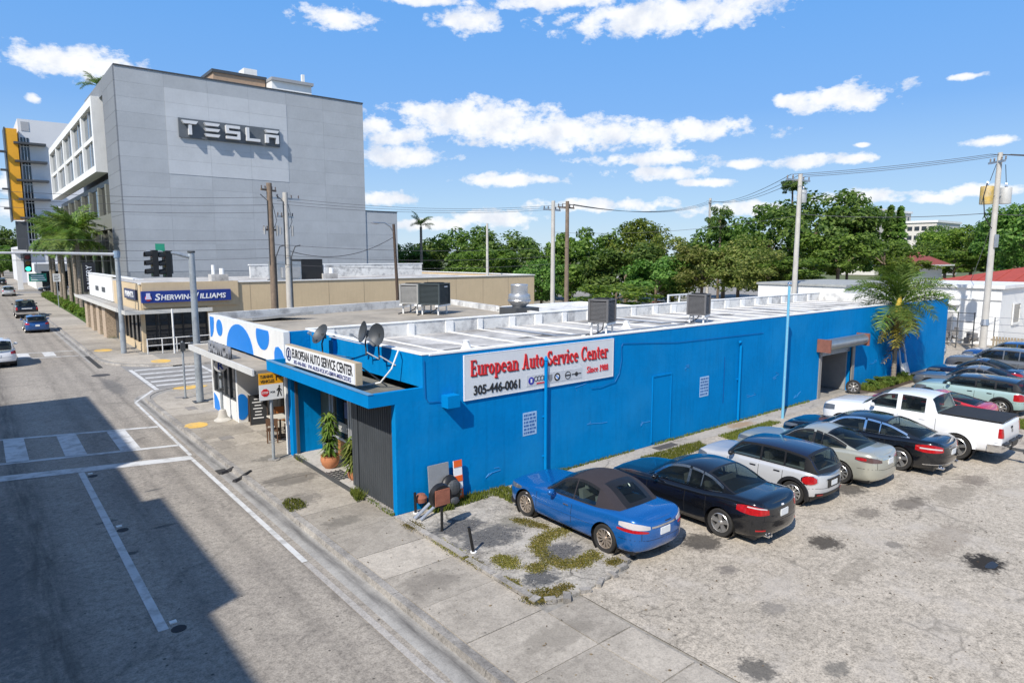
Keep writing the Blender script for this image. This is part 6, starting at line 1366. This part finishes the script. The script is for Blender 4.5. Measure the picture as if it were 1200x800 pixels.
t = postsign('speed_sign', 'white regulation sign on a thin post by the palms', .75, 88., 3.4, .05); MB().box(-.4,.4,-.06,-.03,3.3,4.3).build('plate', SIGNW, t); b = MB(); [b.box(-.28,.28-.1*(k%2),-.068,-.06,4.05-.2*k,4.13-.2*k) for k in range(4)]; b.build('lettering', INK, t)
t = thing('banner', 'tall black vertical banner sign with pale letters beside the beige shop', 'sign', (1.6,65.5,0)); MB().cyl((0,0,0),.08,5.8,8).build('post', DGREY, t); MB().box(-.55,.55,-.2,-.1,2.9,5.9).build('panel', INK, t); o = text('BAKERY', 2.4, .5, .02, 'lettering', SIGNW, t, (0,-.21,4.4), 'S'); o.rotation_euler = (0, -pi/2, -0.0); o.rotation_euler = (pi/2, -pi/2, 0)
# railing of the beige shop ramp
t = thing('ramp_railing', 'pale metal ramp railing in front of the beige shop', 'railing', (0,0,0)); b = MB()
for x in (1.0,1.9,2.8,3.9,5.2): b.tube([(x,35.2,0),(x,35.2,1.0)], .035, 6)
b.build('post', WHITE, t); b = MB(); b.tube([(.95,35.2,1.0),(5.3,35.2,1.0)], .035, 6); b.tube([(.95,35.2,.55),(5.3,35.2,.55)], .03, 6); b.build('rail', WHITE, t)
MB().cyl((2.5,34.6,0),.06,3.0,8).build('post', WHITE, t)
# ================================================================== overhead wires
CABLE = mat('overhead_cable', (.07,.07,.075), .7)
def wire(label, a, c, sag, r=.014, n=18, group='overhead wires'):
    A, Cc = Vector(a), Vector(c); pts = [A.lerp(Cc, i/n)-Vector((0,0,sag*4*(i/n)*(1-i/n))) for i in range(n+1)]
    b = MB(); b.tube(pts, r, 5, caps=False); tag(b.build('power_line', CABLE), label, 'power line', group)
for k in range(3):
    wire(['uppermost','middle','lowest'][k]+' power line sagging between the transformer poles', (36.9-1.1+k*1.0, 9.35, 12.0), (42.1-.5+.5*k, -.4-.4*k, 12.75), .12+.02*k, .016)
    wire(['uppermost','middle','lowest'][k]+' power line running off to the right from the last pole', (42.1-.5+.5*k, -.4-.4*k, 12.75), (70, -26-k, 13.2), .7, .02)
    wire(['uppermost','middle','lowest'][k]+' power line running left from the grey transformer pole', (36.9-1.1+k*1.0, 9.35, 12.0), (79.9-.9+.9*k, 45.7, 14.8), .8, .02)
    wire(['uppermost','middle','lowest'][k]+' power line from the far pole to the pair of poles in the middle', (79.9-.9+.9*k, 45.7, 14.6), (29.5+k*.6, 25.1, 10.7), 1.0, .02)
    wire(['uppermost','middle','lowest'][k]+' power line crossing before the grey block', (29.5+k*.6, 25.1, 10.6-.1*k), (9.0-.5*k, 30.7, 10.4-.2*k), .5, .012)
    wire(['uppermost','middle','lowest'][k]+' power line crossing the street at the left', (8.2-.1*k, 30.6, 10.4-.5*k), (-16.5, 33+k, 10.6-.3*k), .5, .012)
for k, z in enumerate((7.3, 6.6, 6.0)): wire(['uppermost','middle','lowest'][k]+' low cable in front of the beige shop', (8.0, 30.6, z), (28.4, 25., z-.1), .35, .014)
for k, z in enumerate((7.6, 7.0, 6.4)): wire(['uppermost','middle','lowest'][k]+' low cable crossing the street past the signals', (8.0, 30.6, z), (-16.5, 34, z+.3), .3, .012)
wire('cable looping from the concrete pole to the street lamp', (9.03,30.6,6.9), (17.3,30.6,8.0), .9, .025); wire('cable between the grey transformer pole and the right pole', (36.9,9.25,9.4), (42.1,-.78,9.2), .25, .02); wire('guy wire from the right pole', (42.1,-.78,9.0), (62,6,4), .2, .02); wire('cable past the big tree', (36.9,9.25,9.3), (28.4,25.,8.4), .5, .012); wire('cable from the right pole over the parking lot', (42.1,-.78,9.1), (60,-24,9), .4, .02)
# ================================================================== roof equipment
def ac(label, x, y, z, w, d, h, leg, rz=0, m=None, logo=False):
    m = m or mat('condenser_grey', (.12,.12,.125), .6, .2); t = thing('air_conditioner', label, 'air conditioner', (x,y,z), rz)
    b = MB(); b.box(-w/2+.04,w/2-.04,-d/2+.04,d/2-.04,leg+.03,leg+h-.04); b.build('coil', mat('coil_black', (.03,.03,.032), .8), t)
    b = MB()
    for sx in (-1,1):
        for sy_ in (-1,1): b.box(sx*w/2-.04,sx*w/2+.04,sy_*d/2-.04,sy_*d/2+.04,leg,leg+h-.0)
    b.box(-w/2-.01,w/2+.01,-d/2-.01,d/2+.01,leg-.02,leg+.06); b.box(-w/2-.012,w/2+.012,-d/2-.012,d/2+.012,leg+h-.07,leg+h); b.build('casing', m, t)
    n = 14; b = MB()
    for i in range(n):
        zz = leg+.08+(h-.18)*i/n; b.box(-w/2-.004,w/2+.004,-d/2-.006,-d/2+.03,zz,zz+.035); b.box(-w/2-.006,-w/2+.03,-d/2+.03,d/2,zz,zz+.035)
    b.build('louvre', m, t)
    b = MB(); b.lathe([(w*.42,0),(w*.43,.03),(w*.4,.03),(w*.4,0)], 18, (0,0,leg+h)); [b.lathe([(w*.1*k,.02),(w*.1*k+.012,.02)], 18, (0,0,leg+h)) for k in range(1,4)]; b.build('fan_grille', BLACK, t)
    b = MB()
    for sx in (-.4,.4):
        for sy_ in (-.4,.4): b.box(sx*w-.03,sx*w+.03,sy_*d-.03,sy_*d+.03,0,leg-.02)
    b.box(-w*.62,w*.62,-d*.5,-d*.36,leg-.1,leg-.021); b.box(-w*.62,w*.62,d*.36,d*.5,leg-.1,leg-.0211); b.build('stand', SEAM, t)
    if logo: b = MB(); b.box(w*.0,w*.3,-d/2-.02,-d/2-.012,leg+h*.80,leg+h*.86); b.build('badge', SIGNW, t)
    b = MB(); b.tube([(w*.3,0,leg),(w*.35,.1,.2),(w*.1,.3,.04),(-w*.4,.5,.03),(-w*.9,.4,.03)], .025, 6); b.build('pipe', DGREY, t); return t
ac('dark green-grey air conditioner on white legs on the brown cafe roof', 9.5, 13.0, 3.72, 1.15, 1.05, 1.0, .5, .55, mat('condenser_green_grey', (.05,.065,.07), .55, .2), True)
ac('ribbed pale grey air conditioner just left of the dark one on the cafe roof', 9.0, 14.1, 3.72, .95, .95, .95, .5, .55, mat('condenser_pale', (.33,.33,.32), .6, .2))
ac('square grey air conditioner on white legs above the red lettered sign', 10.6, 3.0, 3.5, .74, .74, .86, .55, .35)
ac('square grey air conditioner farther along the white roof', 17.6, 3.6, 3.5, .78, .78, .92, .4, .35)
t = thing('roof_fan', 'round galvanised roof exhaust fan with a domed top', 'roof fan', (12.1,9.7,4.0)); MB().box(-.72,.72,-.6,.6,-.3,.12).build('base', DGREY, t)
b = MB(); b.lathe([(.3,.1),(.34,.2),(.5,.34),(.52,.42),(.52,.66),(.5,.72),(.4,.78),(.4,1.1),(.42,1.16),(.4,1.2),(.001,1.22)], 24); b.build('shell', mat('fan_zinc', (.48,.49,.5), .38, .7, var=.15), t, smooth=35); MB().lathe([(.54,.40),(.56,.44),(.54,.48)], 24).build('band', STEEL, t)
A_ = thing('white_roof_annex', 'low white roofed annex behind the blue building', 'building'); MB().box(12.6,18.5,8.06,12.,-.1,3.85).build('wall', PARW, A_); b = MB(); b.box(12.55,18.55,8.04,8.24,3.85,4.0); b.box(12.55,18.55,11.85,12.05,3.85,4.0); b.box(18.35,18.55,8.24,11.85,3.85,3.999); b.build('coping', SEAM, A_)
# second white roof farther back at the right end
A_ = thing('rear_annex', 'white walled rear building with grey roof at the far end of the blue roof', 'building'); b = MB(); b.box(38.6,49.2,6.5,13,-.1,4.4); b.build('wall', WHITE, A_); b = MB(); b.box(38.5,49.3,6.4,13.1,4.4,4.55); b.build('roof', mat('grey_roof_sheet', (.33,.34,.33), .8, var=.2), A_)
def conevent(x, y):
    t = tag(MB().lathe([(.2,0),(.17,.04),(.10,.2),(.1,.26),(.12,.28),(.001,.31)], 14).build('roof_vent', SEAM, None, (x,y,3.5), smooth=35), 'small white conical vent on the roof behind the red lettered sign' if x < 8 else 'small white conical vent farther along the white roof', 'roof vent')
conevent(4.5,3.3); conevent(13.6,4.4)
t = thing('roof_skylight_frame', 'white metal frame standing behind the rear parapet', 'frame', (22.3,8.9,3.6)); b = MB()
for x in (0,1.0,1.9,2.9): b.box(x-.04,x+.04,-.04,.04,0,.7)
b.box(-.04,2.94,-.04,.04,.7,.78); b.build('frame', SEAM, t)
def dish(label, x, y, z, az_, el_, s=.42):
    t = thing('satellite_dish', label, 'satellite dish', (x,y,z)); R_ = Matrix.Rotation(az_, 4, 'Z') @ Matrix.Rotation(-el_, 4, 'Y')
    b = MB(); b.lathe([(.001,.0),(s*.35,.012),(s*.7,.05),(s,.105),(s*1.02,.11),(s,.095),(s*.7,.038),(.001,-.012)], 26, axis='X'); o = b.build('reflector', SGREY, t, smooth=40); o.matrix_local = Matrix.Translation((0,0,.55)) @ R_ @ Matrix.Diagonal((1,.85,1,1))
    b = MB(); b.tube([(-.02,0,-.1),(.05,0,-s*.9),(s*1.25,0,-s*.45)], .014, 6); b.box(s*1.15,s*1.45,-.035,.035,-s*.6,-s*.35); o2 = b.build('feed_arm', STEEL, t); o2.matrix_local = Matrix.Translation((0,0,.55)) @ R_
    b = MB(); b.tube([(0,0,-.1),(-.02,0,.3),(-.08*cos(az_),-.08*sin(az_),.55)], .025, 8); b.cbox((-.05*cos(az_),-.05*sin(az_),.53),(.12,.12,.16)); b.build('mast', DGREY, t)
    return t
DGp = 'satellite dishes above the blue canopy'
t = dish('grey satellite dish seen from below at the left end of the canopy sign', .35, 5.05, 3.55, -2.95, .6, .33); b = MB(); b.tube([(.44,-.1,-.35),(0,0,0),(-.0,-.3,-.45)], .016, 5); b.tube([(.44,-1.2,-.05),(0,0,.0)], .016, 5); b.tube([(.44,-1.1,-.5),(.1,-1.0,-.05)], .016, 5); b.build('strut', STEEL, t)
t = dish('narrow edge-on satellite dish with a feed arm reaching left', .55, 2.55, 3.85, 3.0, .25, .30); b = MB(); b.tube([(.26,-.3,-.2),(.0,0,.0)], .02, 6); b.tube([(0,.1,.2),(-.5,1.3,.35)], .018, 6); b.build('strut', ALU, t)
t = dish('round dark satellite dish facing the street, right of the edge-on one', .5, 1.7, 3.85, -2.75, .2, .31); b = MB(); b.tube([(.3,-.35,-.25),(0,0,0)], .02, 6); b.build('strut', ALU, t)
tag(MB().tube([(.72,1.05,4.05),(.6,.9,4.0),(.45,.95,3.6),(.3,1.3,3.2),(.1,1.9,3.05),(-.1,2.2,3.06)], .022, 7).build('dish_cable', SEAM), 'white cable looping from the dishes down to the canopy', 'cable')
t = thing('rooftop_unit', 'grey and black packaged air unit on the white roof of the beige shop', 'air conditioner', (14.6,45,4.35)); MB().box(-1.5,.6,-1.2,1.2,.1,1.7).build('grey_case', STEEL, t); MB().box(.62,2.6,-1.2,1.2,.1,1.9).build('black_case', BLACK, t); MB().box(-1.2,.4,-1.5,-1.21,.3,1.2).build('hood', mat('plant_grey', (.3,.31,.32), .7), t); MB().box(-1.6,2.7,-1.3,1.3,-.2,.1).build('curb', DGREY, t)
for x, y, lab in [(9.,47,'white box vent on the beige shop roof, left of the packaged unit'),(17.8,44,'small white pipe vents on the beige shop roof, right of the packaged unit')]:
    t = thing('roof_vent', lab, 'roof vent', (x,y,4.35)); MB().box(-.7,.7,-.5,.5,0,.6).build('box', ROOFW, t); MB().cyl((.3,0,.6),.2,.5,10).build('pipe', SEAM, t); MB().cyl((-.4,0,.6),.14,.8,10).build('pipe', SEAM, t)
t = thing('rear_roof_wall', 'long low white wall on the beige shop roof', 'wall'); MB().box(14.,34,54,54.3,4.35,5.6).build('wall', PARW, t); MB().box(13.9,34.1,53.95,54.35,5.6,5.7).build('coping', SEAM, t)
# ================================================================== things on the pavement and in the yard
t = thing('chalkboard_sign', 'black chalkboard sandwich sign with white writing by the cafe', 'sign', (.5,11.85,0), -.2)
for sg in (1,-1):
    b = MB(); b.cbox((0,sg*.2,.55),(.62,.03,1.12),0,None,('X', sg*.2)); b.build('board', mat('slate_black', (.02,.022,.025), .8), t)
b = MB()
for sx in (-1,1):
    for sg in (-1,1): b.tube([(sx*.32,sg*.32,0),(sx*.32,sg*.1,1.12)], .022, 5)
b.build('frame', mat('dark_wood', (.06,.035,.02), .6), t)
b = MB(); r = random.Random(8)
for k in range(7):
    z = .98-k*.12; w = r.uniform(.12,.22); yy = -.2-.2*(.55-z)*-1 if False else -(.2+(.55-z)*.2)-.02; b.box(-w,w*.8,yy-.004,yy,z-.02,z+.018)
b.build('chalk_writing', SIGNW, t)
WOOD = mat('cafe_wood', (.10,.05,.025), .6, var=.25)
def table(label, x, y):
    t = thing('cafe_table', label, 'table', (x,y,0), 0, 'tables on the cafe pavement'); MB().box(-.36,.36,-.36,.36,.72,.76).build('tabletop', mat('pale_tabletop', (.6,.57,.5), .5), t); MB().cyl((0,0,.03),.035,.69,8).build('pedestal', BLACK, t); MB().box(-.25,.25,-.25,.25,0,.03).build('base', BLACK, t)
table('small pale square cafe table nearest the chalkboard', .45, 9.3); table('small pale square cafe table behind the pedestrian sign post', .62, 8.0)
def chair(label, x, y, rz, m):
    t = thing('cafe_chair', label, 'chair', (x,y,0), rz, 'chairs on the cafe pavement'); MB().box(-.2,.2,-.2,.2,.43,.47).build('seat', m, t)
    for sx in (-.17,.17):
        for sy_ in (-.17,.17): MB().box(sx-.02,sx+.02,sy_-.02,sy_+.02,0,.43 if sy_ < 0 else .86).build('leg', WOOD, t)
    MB().box(-.2,.2,.175,.2,.62,.88).build('backrest', m, t)
OR = mat('orange_wood', (.35,.13,.03), .5, var=.2)
chair('wooden chair with an orange back beyond the first cafe table', .75, 10.15, -.3, OR); chair('dark wooden chair by the first cafe table', .0, 8.75, 2.6, WOOD); chair('dark wooden chair between the two cafe tables', 1.0, 8.7, .2, WOOD); chair('dark wooden chair by the pedestrian sign', .25, 7.55, 3.0, WOOD)
# salvaged bits by the corner
def post_plate(): pass
def stub(label, x, y, h, lean, r=.035, cap=False):
    t = thing('metal_post', label, 'post', (x,y,.04), 0, 'black metal posts on the broken pad'); MB().tube([(0,0,0),(lean[0],lean[1],h)], r, 8).build('shaft', BLACK, t, smooth=50); MB().cyl((0,0,0),r*2,.03,10).build('foot', SEAM, t)
stub('short black metal post nearest the blue corner', .41, -.19, .55, (-.01,0)); stub('leaning black metal post near the pavement edge', .23, -2.93, .62, (-.12,.0))
b = None
t = thing('lamp_on_post', 'rusty square back of a black oval lamp on a short post', 'lamp', (.32,-1.54,.04)); MB().cyl((0,0,0),.035,.62,8).build('post', BLACK, t); b = MB(); b.tube([(0,-.03,.86),(0,.1,.86)], [.27,.3], 18); o = b.build('housing', BLACK, t, smooth=40); MB().box(-.2,.2,-.055,-.03,.66,1.04).build('rusty_plate', mat('rust_red_plate', (.28,.1,.06), .85, var=.35, scale=6), t)
t = thing('oval_case', 'black oval plastic case leaning against the blue wall', 'case', (1.38,-.42,.04)); b = MB(); b.ball((0,0,.42),(.30,.14,.42),18,12); o = b.build('shell', BLACK, t, smooth=60); b = MB(); b.ball((0,-.08,.55),(.2,.1,.2),12,8); b.ball((0,-.1,.2),(.14,.07,.1),10,6); [b.cbox((.2*cos(a),-.1,.42+.3*sin(a)),(.05,.05,.05)) for a in np.linspace(0,6,9)]; b.build('fitting', DGREY, t); o.rotation_euler = (-.2,0,0)
t = thing('leaning_board', 'grey board leaning on the blue wall behind the oval case', 'board', (1.15,-.1,.04)); b = MB(); b.cbox((0,-.05,.62),(.62,.04,1.0),0,None,('X',-.08)); b.build('board', mat('board_grey', (.25,.26,.27), .7, var=.15), t)
t = thing('road_sign', 'orange and white striped panel leaning on the blue wall', 'sign', (1.75,-.12,.04)); b = MB(); b.cbox((0,-.04,.55),(.26,.03,1.1),0,None,('X',-.08)); b.build('board', SIGNW, t)
for z, hh in ((.2,.28),(.62,.16),(1.02,.18)): b = MB(); b.cbox((0,-.062-(z-.55)*-.08,z),(.255,.012,hh),0,None,('X',-.08)); b.build('orange_stripe', mat('stripe_orange', (.75,.12,.015), .6), t)
b = MB(); b.tube([(-.1,-.62,.05),(.9,-.28,.5)], .045, 8); b.tube([(.0,-.78,.05),(1.0,-.42,.42)], .04, 8)
t = thing('metal_tubes', 'pair of pale metal tubes lying against the wall near the corner', 'tubes', (.2,0,.02)); MB().tube([(-.05,-.55,.05),(.9,-.28,.42)], .045, 8).build('tube', ALU, t, smooth=50); MB().tube([(.02,-.72,.05),(.98,-.4,.36)], .04, 8).build('tube', ALU, t, smooth=50)
tag(MB().lathe([(.001,0),(.14,.0),(.16,.12),(.1,.2),(.001,.22)], 12).build('rusty_lump', mat('rust_red_plate', (.28,.1,.06), .85), None, (.62,-.12,.28), smooth=40), 'small rusty metal cap on the wall beside the tubes', 'cap')
# tyre, white chair and yard stuff near the roller door
ty, rm = wheel_meshes(.33, .22, 7, .13, RIM, 'spare'); t = thing('spare_wheel', 'silver alloy wheel leaning at the roller door', 'wheel', (24.35,-.5,.33), -2.7); o = place('tyre', ty, t); place('rim', rm, o)
t = thing('plastic_chair', 'white plastic chair frame leaning against the blue wall by the palm', 'seat', (30.9,-.38,.02), .1); b = MB(); b.tube([(-.35,.05,.0),(-.42,.28,1.5)], .05, 8); b.tube([(.42,.05,.4),(.36,.28,1.75)], .05, 8); b.build('frame', WHITE, t); b = MB(); b.cbox((.05,.0,.42),(.85,.08,.72),0,None,('X',-.3)); b.build('panel', WHITE, t)
t = thing('roof_rack_bits', 'small dark tools lying by the wall next to the palm', 'tools', (29.6,-.35,.02)); b = MB(); b.tube([(0,0,0),(.1,.2,.6)], .03, 6); b.cbox((.1,.2,.62),(.12,.1,.12)); b.build('handle', BLACK, t)
# ================================================================== right-hand houses
Hh = thing('white_house', 'white shaded house wall with red hipped roof behind it at the right', 'house'); b = MB(); b.box(50,59,.45,9,-.1,4.15); b.build('wall', WHITE, Hh)
b = MB(); b.box(49.8,59.2,.25,9.2,4.15,4.4); b.build('eaves', WHITE, Hh)
b = MB(); b.box(49.9,50.0,.4,9,3.3,3.42); b.box(49.6,50.0,3.0,5.6,2.85,2.95); b.build('ledge', WHITE, Hh)
b = MB(); b.box(49.96,50.02,3.4,5.2,.0,2.3); b.build('door', mat('door_shade_grey', (.35,.35,.35), .7), Hh)
b = MB(); b.box(53,54.6,.40,.47,1.5,2.9); b.build('window', GLASS, Hh); b = MB(); b.box(52.85,54.75,.34,.42,1.35,1.5); b.box(52.85,54.75,.34,.42,2.9,3.0); b.box(52.85,53.0,.345,.42,1.5,2.9); b.box(54.6,54.75,.345,.42,1.5,2.9); b.build('window_frame', WHITE, Hh)
RR = mat('red_roof_tile', (.36,.06,.04), .75, var=.15, scale=1.5, streak=.25)
Hr = thing('red_roof_house', 'house with a red hipped metal roof behind the white wall', 'house'); b = MB(); b.box(61.5,78,-11,7.8,-.1,4.3); b.build('wall', WHITE, Hr)
b = MB(); x0,x1,y0,y1,z0,z1 = 60.7,79,-11.8,8.6,4.3,6.1; b.add([(x0,y0,z0),(x1,y0,z0),(x1,y1,z0),(x0,y1,z0),((x0+x1)/2,y0+8,z1),((x0+x1)/2,y1-8,z1)], [(0,1,4),(1,2,5,4),(2,3,5),(3,0,4,5),(3,2,1,0)]); b.build('roof', RR, Hr)
for k in range(15):
    y = y0+.8+k*1.35; top = max(y0+8, min(y1-8, y)); f = min(1, (y-y0)/8, (y1-y)/8)
    MB().tube([(x0+.02,y,z0+.03),(x0+(x1-x0)/2*f,y,z0+(z1-z0)*f+.03)], .04, 4).build('roof_seam', RR, Hr)
H2 = thing('small_red_roof_house', 'small house with dark red roof seen between the trees', 'house'); b = MB(); b.box(86,97,19.5,23.2,-.1,5.2); b.build('wall', WHITE, H2); b = MB(); b.add([(85,18.7,5.4),(98,18.7,5.4),(98,24,5.4),(85,24,5.4),(91.5,21.3,7.3)], [(0,1,4),(1,2,4),(2,3,4),(3,0,4),(3,2,1,0)]); b.build('roof', mat('dark_red_roof', (.24,.06,.05), .8, var=.2), H2); MB().box(84.7,98.3,18.4,24.3,5.2,5.398).build('eaves', WHITE, H2)
MB().box(95,96,-.5,.5,0,.01)
for (x0,x1,y0,y1,h,lab,fl) in [(234,262,84,96,22.0,'far cream apartment building above the trees, left of the conifers',5),(240,262,68,80,17.6,'far white flat roofed building above the trees, right of the conifers',4)]:
    t = thing('far_building', lab, 'building'); MB().box(x0,x1,y0,y1,0,h).build('wall', mat('far_cream', (.6,.57,.52), .8, var=.06), t); MB().box(x0-.4,x1+.4,y0-.4,y1+.4,h,h+.7).build('roof', WHITE, t)
    wm = MB().box(-.06,0,0,1.5,0,1.4).mesh('window', GLASS); wm2 = MB().box(0,1.5,-.06,0,0,1.4).mesh('window', GLASS)
    for f in range(fl):
        z = h-2.6-f*3.0
        for k in range(5): place('window', wm, t, (x0,y0+.8+k*(y1-y0-2)/4.6,z))
        for k in range(9): place('window', wm2, t, (x0+1+k*3.0,y0,z))
# fence and gate by the white house
t = thing('picket_fence', 'low weathered wooden fence at the end of the lot', 'fence', (45.8,0,0)); pm = MB().box(-.03,.03,-.055,.055,0,1.1).mesh('picket', mat('picket_wood', (.30,.25,.18), .9, var=.25))
for k in range(14): place('picket', pm, t, (0, -2.6+k*.17, 0))
b = MB(); b.box(.03,.07,-2.7,-.2,.3,.4); b.box(.03,.07,-2.7,-.2,.8,.9); b.build('rail', MATS['picket_wood'], t)
t = thing('wire_fence', 'thin metal mesh fence on posts beside the white house', 'fence', (47.2,0,0))
for y in (-12,-9,-6,-3,0,2.6): MB().cyl((0,y,0),.04,2.3,7).build('post', STEEL, t)
b = MB(); [b.tube([(0,-12,z),(0,2.6,z)], .014, 4) for z in (.3,.8,1.3,1.8,2.28)]; b.build('rail', STEEL, t)
t = thing('metal_gate', 'dark metal gate leaning before the white house', 'gate', (46.4,1.0,0)); b = MB(); [b.cyl((0,y,0),.04,2.6,7) for y in (0,1.0,2.0,3.2)]; b.build('post', DGREY, t); b = MB(); [b.box(-.02,.02,0,3.2,z,z+.05) for z in (.5,1.2,1.9,2.5)]; b.build('rail', DGREY, t)
t = thing('scrap_pile', 'grey scrap panels and tubes heaped by the white house wall', 'scrap', (48.3,2.2,0)); b = MB(); r = random.Random(4)
for k in range(12): b.cbox((r.uniform(-.6,.6),r.uniform(-1.2,1.2),.3+r.uniform(0,.7)),(r.uniform(.05,.5),r.uniform(.3,1.1),r.uniform(.05,.6)),r.uniform(0,3))
b.build('scrap', mat('scrap_grey', (.22,.21,.2), .8, .2, var=.3), t)
# street end: canopy house, hedges
t = thing('white_canopy_building', 'low white building with a flat canopy beyond the cross street', 'building'); MB().box(2.5,30,150,175,-.1,5.0).build('wall', WHITE, t); MB().box(-1.,12,146,150.,7.2,7.8).build('canopy', WHITE, t); [MB().box(x,x+.8,146.5,147.3,0,7.2).build('column', WHITE, t) for x in (-.6,9)]; MB().box(3.5,12,149.9,150,.4,3.5).build('window', GLASS, t)
for i, (x, y) in enumerate([(-.6,240),(.8,260),(1.5,290),(-.5,320)]): tree(x, y, 1, 9+i, 4.5, 'DM'[i%2], ['nearest','second','third','farthest'][i]+' street tree lining the pavement far up the road', 'trees far up the street', i)
# labels for the setting
for o in list(COL.objects):
    if o.parent is None and o.get('kind') and not o.get('label'):
        nm = o.name.split('.')[0]
        lab = {'moss': 'short mossy grass growing in the broken pad', 'moss_mat': 'matted brown green moss on the broken pad', 'grass': 'tufts of green grass along the walls and joints', 'fallen_leaves': 'scattered dry fallen leaves on the paving', 'gravel': 'loose pale grit on the broken pad'}.get(nm)
        if lab: tag(o, lab, {'moss_mat': 'moss', 'fallen_leaves': 'leaves'}.get(nm, nm.replace('_', ' ')), lab)
